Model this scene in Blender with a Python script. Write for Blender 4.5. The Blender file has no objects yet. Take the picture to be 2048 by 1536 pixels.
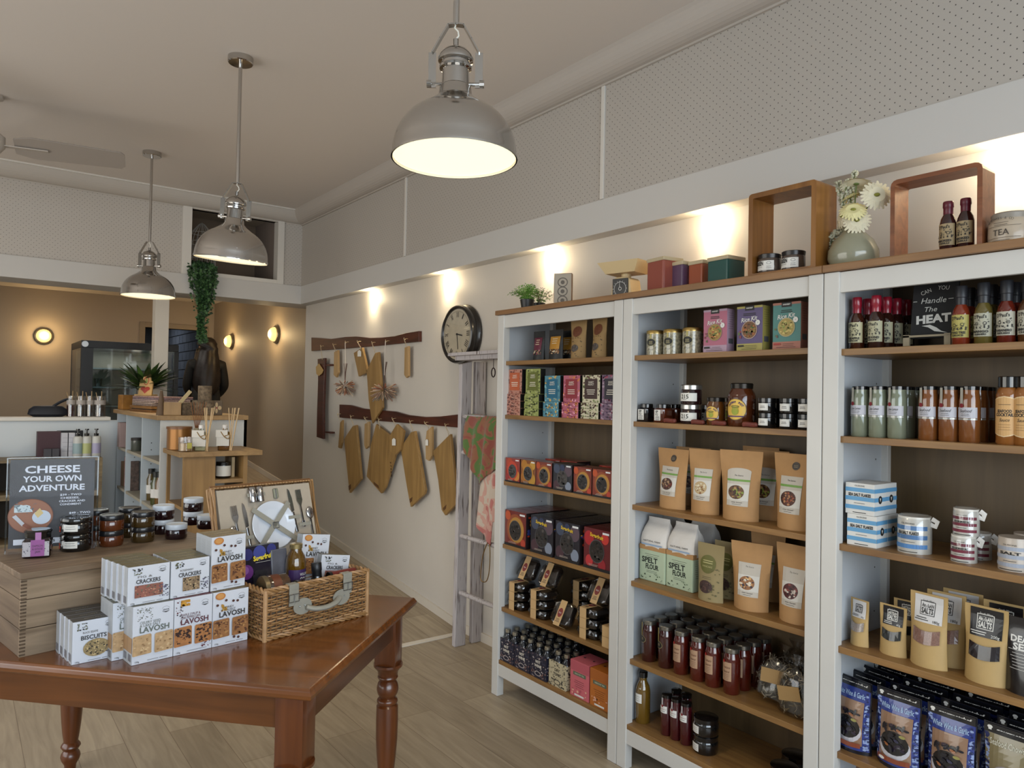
import bpy, bmesh, math, random
from mathutils import Vector, Matrix
PI = math.pi
R = math.radians
random.seed(7)
SC = bpy.context.scene
COL = SC.collection

# ------------------------------------------------------------------ camera
FPX, YAW, PITCH, ROLL = 1466.56, .648505, .016486, .018338
CAM = Vector((-2.24084, -3.08707, 1.53457))
_f = Vector((math.sin(YAW)*math.cos(PITCH), math.cos(YAW)*math.cos(PITCH), math.sin(PITCH)))
_r0 = Vector((math.cos(YAW), -math.sin(YAW), 0)); _u0 = _r0.cross(_f)
_r = _r0*math.cos(ROLL)+_u0*math.sin(ROLL); _u = -_r0*math.sin(ROLL)+_u0*math.cos(ROLL)
cd = bpy.data.cameras.new('camera'); cam = bpy.data.objects.new('camera', cd); COL.objects.link(cam)
cam.matrix_world = Matrix(((_r.x, _u.x, -_f.x, CAM.x), (_r.y, _u.y, -_f.y, CAM.y), (_r.z, _u.z, -_f.z, CAM.z), (0, 0, 0, 1)))
cd.sensor_width = 36; cd.lens = 36*FPX/2048; cd.clip_start = .02
SC.camera = cam
SC.view_settings.view_transform = 'Standard'; SC.view_settings.look = 'None'
SC.view_settings.exposure = -0.27; SC.view_settings.gamma = 1; SC.view_settings.use_curve_mapping = False

def ray(u, v): return _f+_r*((u-1024)/FPX)-_u*((v-768)/FPX)
def on(ax, val, u, v):
    d = ray(u, v); t = (val-CAM[ax])/d[ax]; return CAM+d*t
def on_x(x, u, v): return on(0, x, u, v)
def on_y(y, u, v): return on(1, y, u, v)
def on_z(z, u, v): return on(2, z, u, v)
def solve(u, ax, P):
    'the coordinate ax that puts point P in picture column u'
    w = _r-_f*((u-1024)/FPX); d = Vector(P)-CAM; d[ax] = 0-CAM[ax]
    return -(d.dot(w))/w[ax]
def yu(u, x, z): return solve(u, 1, (x, 0, z))
def zrow(v, x, y):
    w = _u-_f*((768-v)/FPX); d = Vector((x, y, 0))-CAM
    return -(d.dot(w))/w[2]

# ------------------------------------------------------------------ world and light
W = bpy.data.worlds.new('world'); SC.world = W; W.use_nodes = True
nt = W.node_tree; nt.nodes.clear()
sky = nt.nodes.new('ShaderNodeTexSky'); sky.sky_type = 'NISHITA'; sky.sun_disc = False; sky.sun_elevation = R(35); sky.sun_rotation = R(200)
bg = nt.nodes.new('ShaderNodeBackground'); bg.inputs[1].default_value = .25
wo = nt.nodes.new('ShaderNodeOutputWorld'); nt.links.new(sky.outputs[0], bg.inputs[0]); nt.links.new(bg.outputs[0], wo.inputs[0])
def lamp(name, kind, loc, energy, color, rot=(0, 0, 0), **k):
    l = bpy.data.lights.new(name, kind); l.energy = energy; l.color = color
    for a, b in k.items(): setattr(l, a, b)
    o = bpy.data.objects.new(name, l); o.location = loc; o.rotation_euler = rot; COL.objects.link(o); return o
# daylight entering the shop-front window behind the camera
lamp('window_daylight', 'AREA', (-2.2, -5.1, 1.65), 160, (.70, .85, 1), (R(90), 0, 0), shape='RECTANGLE', size=4.0, size_y=2.2)
# added fill from the unseen left side, lifts the ceiling and far walls
lamp('side_daylight', 'AREA', (-4.6, .4, 1.6), 92, (1, .975, .93), (R(90), 0, R(-90)), shape='RECTANGLE', size=4.4, size_y=2.0)
WARM = (1, .80, .52)
DOWN = [2.28, 1.15, .06, -1.05, -2.2]

# ------------------------------------------------------------------ materials
def lin(h):
    h = h.lstrip('#'); c = [int(h[i:i+2], 16)/255 for i in (0, 2, 4)]
    return tuple(x/12.92 if x <= .04045 else ((x+.055)/1.055)**2.4 for x in c)+(1,)
_MC = {}
def _new(name):
    m = bpy.data.materials.new(name); m.use_nodes = True; n = m.node_tree; n.nodes.clear()
    b = n.nodes.new('ShaderNodeBsdfPrincipled'); o = n.nodes.new('ShaderNodeOutputMaterial'); n.links.new(b.outputs[0], o.inputs[0])
    return m, n, b
def mat(h, rough=.5, metal=0, coat=0, emit=0, var=0, vs=8, trans=0, bump=0, bs=40, sheen=0):
    k = (h, rough, metal, coat, emit, var, vs, trans, bump, bs, sheen)
    if k in _MC: return _MC[k]
    m, n, b = _new('m_'+h.strip('#')); c = lin(h)
    b.inputs['Base Color'].default_value = c; b.inputs['Roughness'].default_value = rough; b.inputs['Metallic'].default_value = metal
    b.inputs['Coat Weight'].default_value = coat; b.inputs['Coat Roughness'].default_value = .05
    b.inputs['Transmission Weight'].default_value = trans
    if sheen: b.inputs['Sheen Weight'].default_value = sheen
    if emit: b.inputs['Emission Color'].default_value = c; b.inputs['Emission Strength'].default_value = emit
    if var or bump:
        tc = n.nodes.new('ShaderNodeTexCoord'); no = n.nodes.new('ShaderNodeTexNoise'); no.inputs['Scale'].default_value = vs if var else bs; no.inputs['Detail'].default_value = 5
        n.links.new(tc.outputs['Object'], no.inputs['Vector'])
        if var:
            r = n.nodes.new('ShaderNodeValToRGB'); e = r.color_ramp.elements
            e[0].position = .3; e[1].position = .7
            e[0].color = tuple(x*(1-var) for x in c[:3])+(1,); e[1].color = tuple(min(1, x*(1+var)) for x in c[:3])+(1,)
            n.links.new(no.outputs[0], r.inputs[0]); n.links.new(r.outputs[0], b.inputs['Base Color'])
        if bump:
            bp = n.nodes.new('ShaderNodeBump'); bp.inputs['Strength'].default_value = bump; bp.inputs['Distance'].default_value = .004
            n.links.new(no.outputs[0], bp.inputs['Height']); n.links.new(bp.outputs[0], b.inputs['Normal'])
    _MC[k] = m; return m
def wood(a, c, axis=0, rough=.45, scale=1., coat=0, knots=True):
    k = ('wood', a, c, axis, rough, scale, coat)
    if k in _MC: return _MC[k]
    m, n, b = _new('wood_'+a.strip('#')); b.inputs['Roughness'].default_value = rough; b.inputs['Coat Weight'].default_value = coat; b.inputs['Coat Roughness'].default_value = .12
    tc = n.nodes.new('ShaderNodeTexCoord'); mp = n.nodes.new('ShaderNodeMapping'); s = [22*scale]*3; s[axis] = 1.6*scale; mp.inputs['Scale'].default_value = s
    no = n.nodes.new('ShaderNodeTexNoise'); no.inputs['Scale'].default_value = 1.6; no.inputs['Detail'].default_value = 8; no.inputs['Distortion'].default_value = 1.2
    r = n.nodes.new('ShaderNodeValToRGB'); e = r.color_ramp.elements; e[0].position = .32; e[0].color = lin(a); e[1].position = .68; e[1].color = lin(c)
    n.links.new(tc.outputs['Object'], mp.inputs[0]); n.links.new(mp.outputs[0], no.inputs['Vector']); n.links.new(no.outputs[0], r.inputs[0])
    n2 = n.nodes.new('ShaderNodeTexNoise'); n2.inputs['Scale'].default_value = 3; mx = n.nodes.new('ShaderNodeMix'); mx.data_type = 'RGBA'; mx.blend_type = 'MULTIPLY'
    r2 = n.nodes.new('ShaderNodeValToRGB'); r2.color_ramp.elements[0].position = .25; r2.color_ramp.elements[0].color = (.62, .6, .58, 1); r2.color_ramp.elements[1].position = .6; r2.color_ramp.elements[1].color = (1, 1, 1, 1)
    n.links.new(tc.outputs['Object'], n2.inputs['Vector']); n.links.new(n2.outputs[0], r2.inputs[0]); mx.inputs[0].default_value = .6
    n.links.new(r.outputs[0], mx.inputs[6]); n.links.new(r2.outputs[0], mx.inputs[7]); n.links.new(mx.outputs[2], b.inputs['Base Color'])
    bp = n.nodes.new('ShaderNodeBump'); bp.inputs['Strength'].default_value = .15; bp.inputs['Distance'].default_value = .002
    n.links.new(no.outputs[0], bp.inputs['Height']); n.links.new(bp.outputs[0], b.inputs['Normal'])
    _MC[k] = m; return m
def clear(h='#ffffff', alpha=.12, rough=.03):
    'thin clear glass or plastic film: mostly see-through with a fresnel shine'
    k = ('clear', h, alpha, rough)
    if k in _MC: return _MC[k]
    m = bpy.data.materials.new('clear'); m.use_nodes = True; n = m.node_tree; n.nodes.clear()
    t = n.nodes.new('ShaderNodeBsdfTransparent'); t.inputs[0].default_value = lin(h); g = n.nodes.new('ShaderNodeBsdfGlossy'); g.inputs['Roughness'].default_value = rough
    fr = n.nodes.new('ShaderNodeLayerWeight'); fr.inputs[0].default_value = .5; pw = n.nodes.new('ShaderNodeMath'); pw.operation = 'POWER'; pw.inputs[1].default_value = 3.5; n.links.new(fr.outputs['Facing'], pw.inputs[0])
    ad = n.nodes.new('ShaderNodeMath'); ad.operation = 'MULTIPLY_ADD'; ad.inputs[1].default_value = .6; ad.inputs[2].default_value = alpha; n.links.new(pw.outputs[0], ad.inputs[0])
    x = n.nodes.new('ShaderNodeMixShader'); o = n.nodes.new('ShaderNodeOutputMaterial')
    n.links.new(ad.outputs[0], x.inputs[0]); n.links.new(t.outputs[0], x.inputs[1]); n.links.new(g.outputs[0], x.inputs[2]); n.links.new(x.outputs[0], o.inputs[0])
    _MC[k] = m; return m
def perforated(h, ax):
    'painted acoustic board drilled with a grid of small holes'
    m, n, b = _new('perforated_board'); b.inputs['Roughness'].default_value = .6
    tc = n.nodes.new('ShaderNodeTexCoord'); sp = n.nodes.new('ShaderNodeSeparateXYZ'); n.links.new(tc.outputs['Object'], sp.inputs[0])
    def ma(op, a, c=None):
        q = n.nodes.new('ShaderNodeMath'); q.operation = op
        for i, s in enumerate((a, c)):
            if s is None: continue
            if isinstance(s, (int, float)): q.inputs[i].default_value = s
            else: n.links.new(s, q.inputs[i])
        return q.outputs[0]
    P = .027
    U = ma('DIVIDE', ma('ADD', sp.outputs[ax], sp.outputs[2]), P*1.3); V = ma('DIVIDE', ma('SUBTRACT', sp.outputs[ax], sp.outputs[2]), P*1.3)
    fu = ma('SUBTRACT', ma('FRACT', U), .5); fv = ma('SUBTRACT', ma('FRACT', V), .5)
    d = ma('SQRT', ma('ADD', ma('MULTIPLY', fu, fu), ma('MULTIPLY', fv, fv)))
    hole = ma('LESS_THAN', d, .085)
    no = n.nodes.new('ShaderNodeTexNoise'); no.inputs['Scale'].default_value = 1.3; n.links.new(tc.outputs['Object'], no.inputs['Vector'])
    deep = ma('MULTIPLY', hole, ma('GREATER_THAN', no.outputs[0], .3))
    mx = n.nodes.new('ShaderNodeMix'); mx.data_type = 'RGBA'; mx.inputs[6].default_value = lin(h); mx.inputs[7].default_value = (.05, .045, .04, 1)
    n.links.new(deep, mx.inputs[0]); n.links.new(mx.outputs[2], b.inputs['Base Color'])
    return m
def planks():
    m, n, b = _new('floor_planks'); b.inputs['Roughness'].default_value = .42
    tc = n.nodes.new('ShaderNodeTexCoord'); mp = n.nodes.new('ShaderNodeMapping'); mp.inputs['Rotation'].default_value = (0, 0, R(90))
    br = n.nodes.new('ShaderNodeTexBrick'); br.inputs['Scale'].default_value = 1; br.inputs['Brick Width'].default_value = 1.25; br.inputs['Row Height'].default_value = .18
    br.inputs['Mortar Size'].default_value = .0015; br.inputs['Mortar'].default_value = lin('#7c6a54'); br.inputs['Color1'].default_value = lin('#b0a087'); br.inputs['Color2'].default_value = lin('#9c8c74'); br.offset = .37
    n.links.new(tc.outputs['Object'], mp.inputs[0]); n.links.new(mp.outputs[0], br.inputs[0])
    m2 = n.nodes.new('ShaderNodeMapping'); m2.inputs['Scale'].default_value = (14, 1.2, 1); no = n.nodes.new('ShaderNodeTexNoise'); no.inputs['Scale'].default_value = 2.2; no.inputs['Detail'].default_value = 9; no.inputs['Distortion'].default_value = 1
    n.links.new(tc.outputs['Object'], m2.inputs[0]); n.links.new(m2.outputs[0], no.inputs['Vector'])
    r = n.nodes.new('ShaderNodeValToRGB'); r.color_ramp.elements[0].position = .3; r.color_ramp.elements[0].color = (.62, .6, .57, 1); r.color_ramp.elements[1].position = .7; r.color_ramp.elements[1].color = (1.0, 1, 1, 1)
    mx = n.nodes.new('ShaderNodeMix'); mx.data_type = 'RGBA'; mx.blend_type = 'MULTIPLY'; mx.inputs[0].default_value = .75
    n.links.new(no.outputs[0], r.inputs[0]); n.links.new(br.outputs[0], mx.inputs[6]); n.links.new(r.outputs[0], mx.inputs[7]); n.links.new(mx.outputs[2], b.inputs['Base Color'])
    return m
def bricks(a, c, mo, w, h):
    m, n, b = _new('wall_tiles'); b.inputs['Roughness'].default_value = .15
    tc = n.nodes.new('ShaderNodeTexCoord'); mp = n.nodes.new('ShaderNodeMapping'); mp.inputs['Rotation'].default_value = (R(90), 0, 0)
    br = n.nodes.new('ShaderNodeTexBrick'); br.inputs['Scale'].default_value = 1; br.inputs['Brick Width'].default_value = w; br.inputs['Row Height'].default_value = h
    br.inputs['Mortar Size'].default_value = .008; br.inputs['Mortar'].default_value = lin(mo); br.inputs['Color1'].default_value = lin(a); br.inputs['Color2'].default_value = lin(c)
    n.links.new(tc.outputs['Object'], mp.inputs[0]); n.links.new(mp.outputs[0], br.inputs[0]); n.links.new(br.outputs[0], b.inputs['Base Color']); return m

# ------------------------------------------------------------------ mesh builder
class MB:
    def __init__(s): s.bm = bmesh.new(); s.mats = []
    def mi(s, m):
        if m not in s.mats: s.mats.append(m)
        return s.mats.index(m)
    def _fin(s, vs, m, T=None, smooth=False):
        if T is not None: bmesh.ops.transform(s.bm, matrix=T, verts=vs)
        i = s.mi(m); fs = {f for v in vs for f in v.link_faces}
        for f in fs: f.material_index = i; f.smooth = smooth
        return vs
    def box(s, x0, x1, y0, y1, z0, z1, m, bev=0, T=None):
        t = bmesh.new(); bmesh.ops.create_cube(t, size=1)
        for v in t.verts: v.co = Vector(((x0+x1)/2+v.co.x*(x1-x0), (y0+y1)/2+v.co.y*(y1-y0), (z0+z1)/2+v.co.z*(z1-z0)))
        if bev: bmesh.ops.bevel(t, geom=list(t.edges), offset=bev, segments=2, affect='EDGES', profile=.6)
        return s.merge(t, m, T)
    def merge(s, t, m, T=None, smooth=False):
        if T is not None: t.transform(T)
        mp = {}; i = s.mi(m)
        for v in t.verts: mp[v] = s.bm.verts.new(v.co)
        for f in t.faces:
            try: g = s.bm.faces.new([mp[v] for v in f.verts]); g.material_index = i; g.smooth = smooth or f.smooth
            except ValueError: pass
        t.free(); return s
    def lathe(s, prof, m, seg=20, sq=0, T=None, cap=True, sx=1, sy=1):
        t = bmesh.new(); rings = []
        for r, z in prof:
            ring = []
            for k in range(seg):
                a = 2*PI*(k+.5)/seg if sq else 2*PI*k/seg; rr = r
                if sq: rr = r/((abs(math.cos(a))**sq+abs(math.sin(a))**sq)**(1/sq))
                ring.append(t.verts.new((rr*math.cos(a)*sx, rr*math.sin(a)*sy, z)))
            rings.append(ring)
        for a, b in zip(rings, rings[1:]):
            for k in range(seg):
                f = t.faces.new((a[k], a[(k+1) % seg], b[(k+1) % seg], b[k])); f.smooth = True
        if cap and not (len(prof) == 2 and min(prof[0][0], prof[1][0]) < 1e-6):
            if prof[0][0] > 1e-6: t.faces.new(list(reversed(rings[0])))
            if prof[-1][0] > 1e-6: t.faces.new(rings[-1])
        bmesh.ops.remove_doubles(t, verts=t.verts, dist=1e-6)
        return s.merge(t, m, T)
    def cyl(s, r, z0, z1, m, x=0, y=0, seg=16, T=None, r2=None):
        M = Matrix.Translation((x, y, 0)); M = T@M if T is not None else M
        return s.lathe([(r, z0), (r if r2 is None else r2, z1)], m, seg, T=M)
    def tube(s, pts, r, m, seg=6, closed=False, flat=1, cap=True):
        pts = [Vector(p) for p in pts]; n = len(pts); rs = r if isinstance(r, (list, tuple)) else [r]*n
        t = bmesh.new(); rings = []; up = Vector((0, 0, 1)); prev = None
        for i, p in enumerate(pts):
            a = pts[(i-1) % n] if closed or i > 0 else p; b = pts[(i+1) % n] if closed or i < n-1 else p
            d = (b-a).normalized()
            if prev is None:
                x = d.cross(up) if abs(d.z) < .95 else d.cross(Vector((1, 0, 0)))
            else: x = prev-d*prev.dot(d)
            x.normalize(); prev = x; y = d.cross(x)
            rings.append([t.verts.new(p+x*(math.cos(2*PI*k/seg)*rs[i])+y*(math.sin(2*PI*k/seg)*rs[i]*flat)) for k in range(seg)])
        m2 = n if closed else n-1
        for i in range(m2):
            a, b = rings[i], rings[(i+1) % n]
            for k in range(seg):
                f = t.faces.new((a[k], a[(k+1) % seg], b[(k+1) % seg], b[k])); f.smooth = True
        if not closed and cap: t.faces.new(list(reversed(rings[0]))); t.faces.new(rings[-1])
        return s.merge(t, m)
    def prism(s, pts, y0, y1, m, T=None, bev=0):
        'polygon in x,z extruded along y'
        t = bmesh.new(); a = [t.verts.new((x, y0, z)) for x, z in pts]; b = [t.verts.new((x, y1, z)) for x, z in pts]; n = len(pts)
        t.faces.new(a); t.faces.new(list(reversed(b)))
        for k in range(n): t.faces.new((a[k], b[k], b[(k+1) % n], a[(k+1) % n]))
        bmesh.ops.recalc_face_normals(t, faces=t.faces)
        if bev: bmesh.ops.bevel(t, geom=list(t.edges), offset=bev, segments=1, affect='EDGES')
        return s.merge(t, m, T)
    def ball(s, c, r, m, sx=1, sy=1, sz=1, sub=2):
        t = bmesh.new(); bmesh.ops.create_icosphere(t, subdivisions=sub, radius=r)
        for v in t.verts: v.co = Vector((v.co.x*sx, v.co.y*sy, v.co.z*sz))+Vector(c)
        for f in t.faces: f.smooth = True
        return s.merge(t, m)
    def quad(s, pts, m, smooth=False):
        vs = [s.bm.verts.new(p) for p in pts]; f = s.bm.faces.new(vs); f.material_index = s.mi(m); f.smooth = smooth; return f
    def build(s, name, parent=None, loc=None, rot=None, sharp=40, smooth=None):
        me = bpy.data.meshes.new(name)
        s.bm.normal_update()
        s.bm.to_mesh(me); s.bm.free()
        for m in s.mats: me.materials.append(m)
        if smooth is not None: me.polygons.foreach_set('use_smooth', [smooth]*len(me.polygons))
        if sharp and any(p.use_smooth for p in me.polygons[:400]):
            try: me.set_sharp_from_angle(angle=R(sharp))
            except Exception: pass
        o = bpy.data.objects.new(name, me); COL.objects.link(o)
        if parent: o.parent = parent
        if loc is not None: o.location = loc
        if rot is not None: o.rotation_euler = rot
        return o

# ------------------------------------------------------------------ flat artwork wrapped onto packaging
_TC = {}
def text_mesh(t, bold=0.):
    k = (t, bold)
    if k not in _TC:
        c = bpy.data.curves.new('t', 'FONT'); c.body = t; c.resolution_u = 2; c.offset = bold; c.align_x = 'CENTER'
        o = bpy.data.objects.new('t', c); me = bpy.data.meshes.new_from_object(o)
        vs = [(v.co.x, v.co.y) for v in me.vertices]; fs = [tuple(p.vertices) for p in me.polygons]
        bpy.data.objects.remove(o); bpy.data.meshes.remove(me); bpy.data.curves.remove(c)
        xs = [v[0] for v in vs] or [0, 1]; _TC[k] = (vs, fs, min(xs), max(xs))
    return _TC[k]
class Print:
    def __init__(s): s.it = []; s.k = 0
    def poly(s, pts, m, layer=None):
        if layer is None: s.k += 1; layer = s.k
        s.it.append((list(pts), [tuple(range(len(pts)))], m, layer)); return s
    def rect(s, x0, z0, x1, z1, m): return s.poly([(x0, z0), (x1, z0), (x1, z1), (x0, z1)], m)
    def ell(s, cx, cz, rx, rz, m, n=20, a0=0, a1=360):
        pts = [(cx+rx*math.cos(R(a0+(a1-a0)*i/n)), cz+rz*math.sin(R(a0+(a1-a0)*i/n))) for i in range(n if a1-a0 >= 360 else n+1)]
        return s.poly(pts, m)
    def ring(s, cx, cz, rx, rz, w, m, n=24):
        s.k += 1
        for i in range(n):
            a, b = 2*PI*i/n, 2*PI*(i+1)/n
            s.poly([(cx+rx*math.cos(a), cz+rz*math.sin(a)), (cx+rx*math.cos(b), cz+rz*math.sin(b)), (cx+(rx-w)*math.cos(b), cz+(rz-w)*math.sin(b)), (cx+(rx-w)*math.cos(a), cz+(rz-w)*math.sin(a))], m, s.k)
        return s
    def text(s, t, cx, cz, h, m, w=None, bold=0., rot=0, shear=0):
        vs, fs, a, b = text_mesh(t, bold); sc = h/.7; sx = sc
        if w: sx = w/(b-a)
        mid = (a+b)/2; cr, sr = math.cos(R(rot)), math.sin(R(rot)); out = []
        for x, y in vs:
            X = (x-mid)*sx+shear*y*sc; Y = (y-.35)*sc; out.append((cx+X*cr-Y*sr, cz+X*sr+Y*cr))
        s.k += 1; s.it.append((out, fs, m, s.k)); return s
    def lines(s, cx, z0, w, n, gap, m, th=None):
        s.k += 1
        for i in range(n):
            ww = w*(.7+.3*random.random())/2; z = z0-i*gap; t2 = (th or gap*.35)/2
            s.poly([(cx-ww, z-t2), (cx+ww, z-t2), (cx+ww, z+t2), (cx-ww, z+t2)], m, s.k)
        return s
    def speck(s, n, x0, z0, x1, z1, a, b, ms, k=5, inside=None):
        s.k += 1; base = s.k
        for i in range(n):
            cx, cz = random.uniform(x0, x1), random.uniform(z0, z1)
            if inside and not inside(cx, cz): continue
            r = random.uniform(a, b); ph = random.random()*6
            q = random.uniform(.5, 1)
            pts = [(min(max(cx+r*math.cos(ph+2*PI*j/k), x0), x1), min(max(cz+r*q*math.sin(ph+2*PI*j/k), z0), z1)) for j in range(k)]
            s.poly(pts, random.choice(ms), base+(i % 3)*.3)
        s.k += 1; return s
    def food(s, cx, cz, rx, rz, base, ms, n=60, sz=.12):
        s.ell(cx, cz, rx, rz, base)
        return s.speck(n, cx-rx, cz-rz, cx+rx, cz+rz, rx*sz*.5, rx*sz, ms, inside=lambda x, z: ((x-cx)/rx)**2+((z-cz)/rz)**2 < .72)
    def build(s, name, parent, fn, du=0, dv=0, eps=.00022):
        bm = bmesh.new(); mats = []
        for vs, fs, m, L in s.it:
            if m not in mats: mats.append(m)
            i = mats.index(m); V = [bm.verts.new((x, z, L)) for x, z in vs]
            for f in fs:
                try: g = bm.faces.new([V[j] for j in f]); g.material_index = i
                except ValueError: pass
        for ax, d in ((0, du), (1, dv)):
            if not d or not bm.verts: continue
            lo = min(v.co[ax] for v in bm.verts); hi = max(v.co[ax] for v in bm.verts)
            no = (1, 0, 0) if ax == 0 else (0, 1, 0); q = math.ceil(lo/d)*d+1e-5
            while q < hi:
                bmesh.ops.bisect_plane(bm, geom=list(bm.verts)+list(bm.edges)+list(bm.faces), plane_co=tuple(c*q for c in no), plane_no=no); q += d
        for v in bm.verts: v.co = Vector(fn(v.co.x, v.co.y, .0003+eps*v.co.z))
        me = bpy.data.meshes.new(name); bm.to_mesh(me); bm.free()
        for m in mats: me.materials.append(m)
        o = bpy.data.objects.new(name, me); COL.objects.link(o); o.parent = parent; return o
def flat(y): return lambda u, v, e: (u, y-e, v)
def side(x): return lambda u, v, e: (x+e, u, v)
def sideL(x): return lambda u, v, e: (x-e, -u, v)
def topf(z): return lambda u, v, e: (u, v, z+e)
def cylf(r, a0=0): return lambda u, v, e: (math.sin(u/r+a0)*(r+e), -math.cos(u/r+a0)*(r+e), v)

# ------------------------------------------------------------------ things
def tag(o, label, cat, group=None, kind=None):
    o['label'] = label; o['category'] = cat
    if group: o['group'] = group
    if kind: o['kind'] = kind
    return o
def thing(name, label='', cat='', loc=(0, 0, 0), rz=0, group=None):
    o = bpy.data.objects.new(name, None); COL.objects.link(o); o.empty_display_size = .02
    o.location = loc; o.rotation_euler = (0, 0, R(rz))
    if label: tag(o, label, cat, group)
    return o
def copy_tree(o, parent=None):
    c = o.copy(); COL.objects.link(c); c.parent = parent
    for ch in list(o.children): copy_tree(ch, c)
    return c
PROTO = {}; BUILD = {}
def put(key, label, cat, loc, rz=0, group=None, sc=1, tilt=None):
    if key not in PROTO:
        o = BUILD[key](); PROTO[key] = o
    else: o = copy_tree(PROTO[key])
    o.location = loc; o.rotation_euler = (0, 0, R(rz)) if tilt is None else tilt
    o.scale = (sc, sc, sc) if isinstance(sc, (int, float)) else sc
    tag(o, label, cat)
    if group: o['group'] = group
    elif 'group' in o: del o['group']
    return o
def struct(name, mb, kind='structure'):
    o = mb.build(name); o['kind'] = kind; return o
ORD = ['first', 'second', 'third', 'fourth', 'fifth', 'sixth', 'seventh', 'eighth']

# ------------------------------------------------------------------ the room
WHITE = mat('#c9c2b8', .55, var=.03, vs=2); WHITE2 = mat('#c3c0bb', .6); CEIL = mat('#d2c9c0', .8); TAN = mat('#a09280', .6, var=.03, vs=1.5)
TRIM = mat('#d2cdc4', .4); RZ90 = Matrix.Rotation(R(90), 4, 'Z')
WX, SOF, BEAMX, CZ, CORN = .42, 2.365, .33, 3.23, .11
YB = 3.65
def ramp(y): return 0 if y < .9 else .11*(min(y, 6.4)-.9)
m = MB(); m.box(-4.8, .6, -5.4, .9, -.1, 0, planks()); m.box(-4.8, -.6, .9, 4.0, -.1, 0, planks()); struct('floor', m)
m = MB(); m.prism([(.9, -.1), (.9, 0), (6.4, .605), (6.4, -.1)], -.8, .6, planks(), T=RZ90); fl = struct('floor_ramp', m)
m = MB(); m.box(-4.8, .8, 6.4, 8.2, .5, .605, planks()); m.box(-4.8, -.6, 3.95, 6.4, .5, .6, planks()); struct('floor_rear', m)
m = MB(); m.box(-.6, .335, .855, .905, 0, .006, mat('#d8d0c2', .4), bev=.002); struct('trim_1', m)
m = MB(); m.box(-4.8, .45, -5.4, YB+.05, CZ, CZ+.1, CEIL); struct('ceiling', m)
m = MB(); m.box(-4.8, .9, 4.36, 8.2, 2.8, 2.9, CEIL); m.box(-4.8, .9, 3.76, 4.36, 2.54, 2.585, CEIL); m.box(-4.8, .9, 4.345, 4.36, 2.54, 2.9, CEIL); struct('ceiling_rear', m)
m = MB(); m.box(WX, .55, -5.4, 3.72, -.05, SOF, WHITE); struct('wall_right', m)
m = MB(); m.box(BEAMX, .55, -5.4, YB, SOF, 2.535, WHITE2, bev=.004); struct('trim_2', m)
m = MB(); m.box(BEAMX+.008, .55, -5.4, YB, 2.53, CZ, perforated('#b0a9a0', 1)); struct('wall_right_upper', m)
m = MB()
for u, v in ((1205, 250), (810, 430)):
    y = on_x(BEAMX, u, v).y; m.box(BEAMX-.002, BEAMX+.01, y-.012, y+.012, 2.536, 3.13, TRIM, bev=.003)
struct('trim_3', m)
m = MB(); prof = [(BEAMX+.02, CZ-CORN-.008), (BEAMX-.004, CZ-CORN-.008), (BEAMX-.004, CZ-CORN)]+[(BEAMX-CORN+CORN*math.cos(R(a)), CZ-CORN+CORN*math.sin(R(a))-.002) for a in range(0, 91, 10)]
# cove: concave quarter curve from wall to ceiling
prof = [(BEAMX+.02, CZ-CORN-.01), (BEAMX-.005, CZ-CORN-.01)]+[(BEAMX-CORN+(CORN-.005)*(1-math.sin(R(a))), CZ-CORN*math.cos(R(a))) for a in range(0, 91, 10)]+[(BEAMX-CORN, CZ+.01), (BEAMX+.02, CZ+.01)]
m.prism(prof, -5.4, YB, mat('#b4aba1', .6)); struct('trim_4', m)
# rear upper wall with an open recess
ox0, ox1 = on_y(YB, 383, 480).x, on_y(YB, 555, 500).x; oz1 = on_y(YB, 383, 415).z; oz0 = on_y(YB, 383, 541).z
PF = perforated('#bab3aa', 0); fx0 = ox0-.075
m = MB(); m.box(-4.8, fx0, YB, YB+.1, 2.53, CZ, PF); m.box(ox1+.06, BEAMX+.05, YB, YB+.1, 2.53, CZ, PF); m.box(fx0, ox1+.06, YB+.03, YB+.1, oz1, CZ, WHITE2); m.box(fx0, ox1+.06, YB+.03, YB+.1, 2.53, oz0, WHITE2); struct('wall_back_upper', m)
m = MB(); F = TRIM
m.box(fx0, ox0, YB-.012, YB+.1, oz0-.07, oz1+.06, F, bev=.003); m.box(ox1, ox1+.06, YB-.012, YB+.1, oz0-.07, oz1+.06, F, bev=.003); m.box(ox0, ox1, YB-.012, YB+.1, oz1, oz1+.06, F, bev=.003); m.box(ox0, ox1, YB-.012, YB+.1, oz0-.07, oz0, F, bev=.003); struct('trim_5', m)
m = MB(); DK = mat('#6b5a48', .7); m.box(ox0-.5, ox1+.02, 4.3, 4.34, oz0-.1, oz1+.1, DK); m.box(ox1, ox1+.04, YB+.1, 4.3, oz0-.1, oz1+.1, mat('#7c7068', .6)); m.box(ox0-.5, ox1, YB+.1, 4.3, oz0-.06, oz0-.005, mat('#50443a', .6)); m.box(ox0-.5, ox1, YB+.1, 4.3, oz1+.06, oz1+.09, mat('#a09686', .6)); m.box(ox0-.52, ox0-.5, YB+.1, 4.3, oz0-.1, oz1+.1, DK); struct('wall_recess', m)
m = MB(); m.box(-4.8, .9, YB-.02, 3.98, SOF, 2.535, WHITE2, bev=.004); struct('trim_6', m)
m = MB(); prof2 = [(YB+.02, CZ-CORN-.01), (YB-.005, CZ-CORN-.01)]+[(YB-CORN+(CORN-.005)*(1-math.sin(R(a))), CZ-CORN*math.cos(R(a))) for a in range(0, 91, 10)]+[(YB-CORN, CZ+.01), (YB+.02, CZ+.01)]
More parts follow.
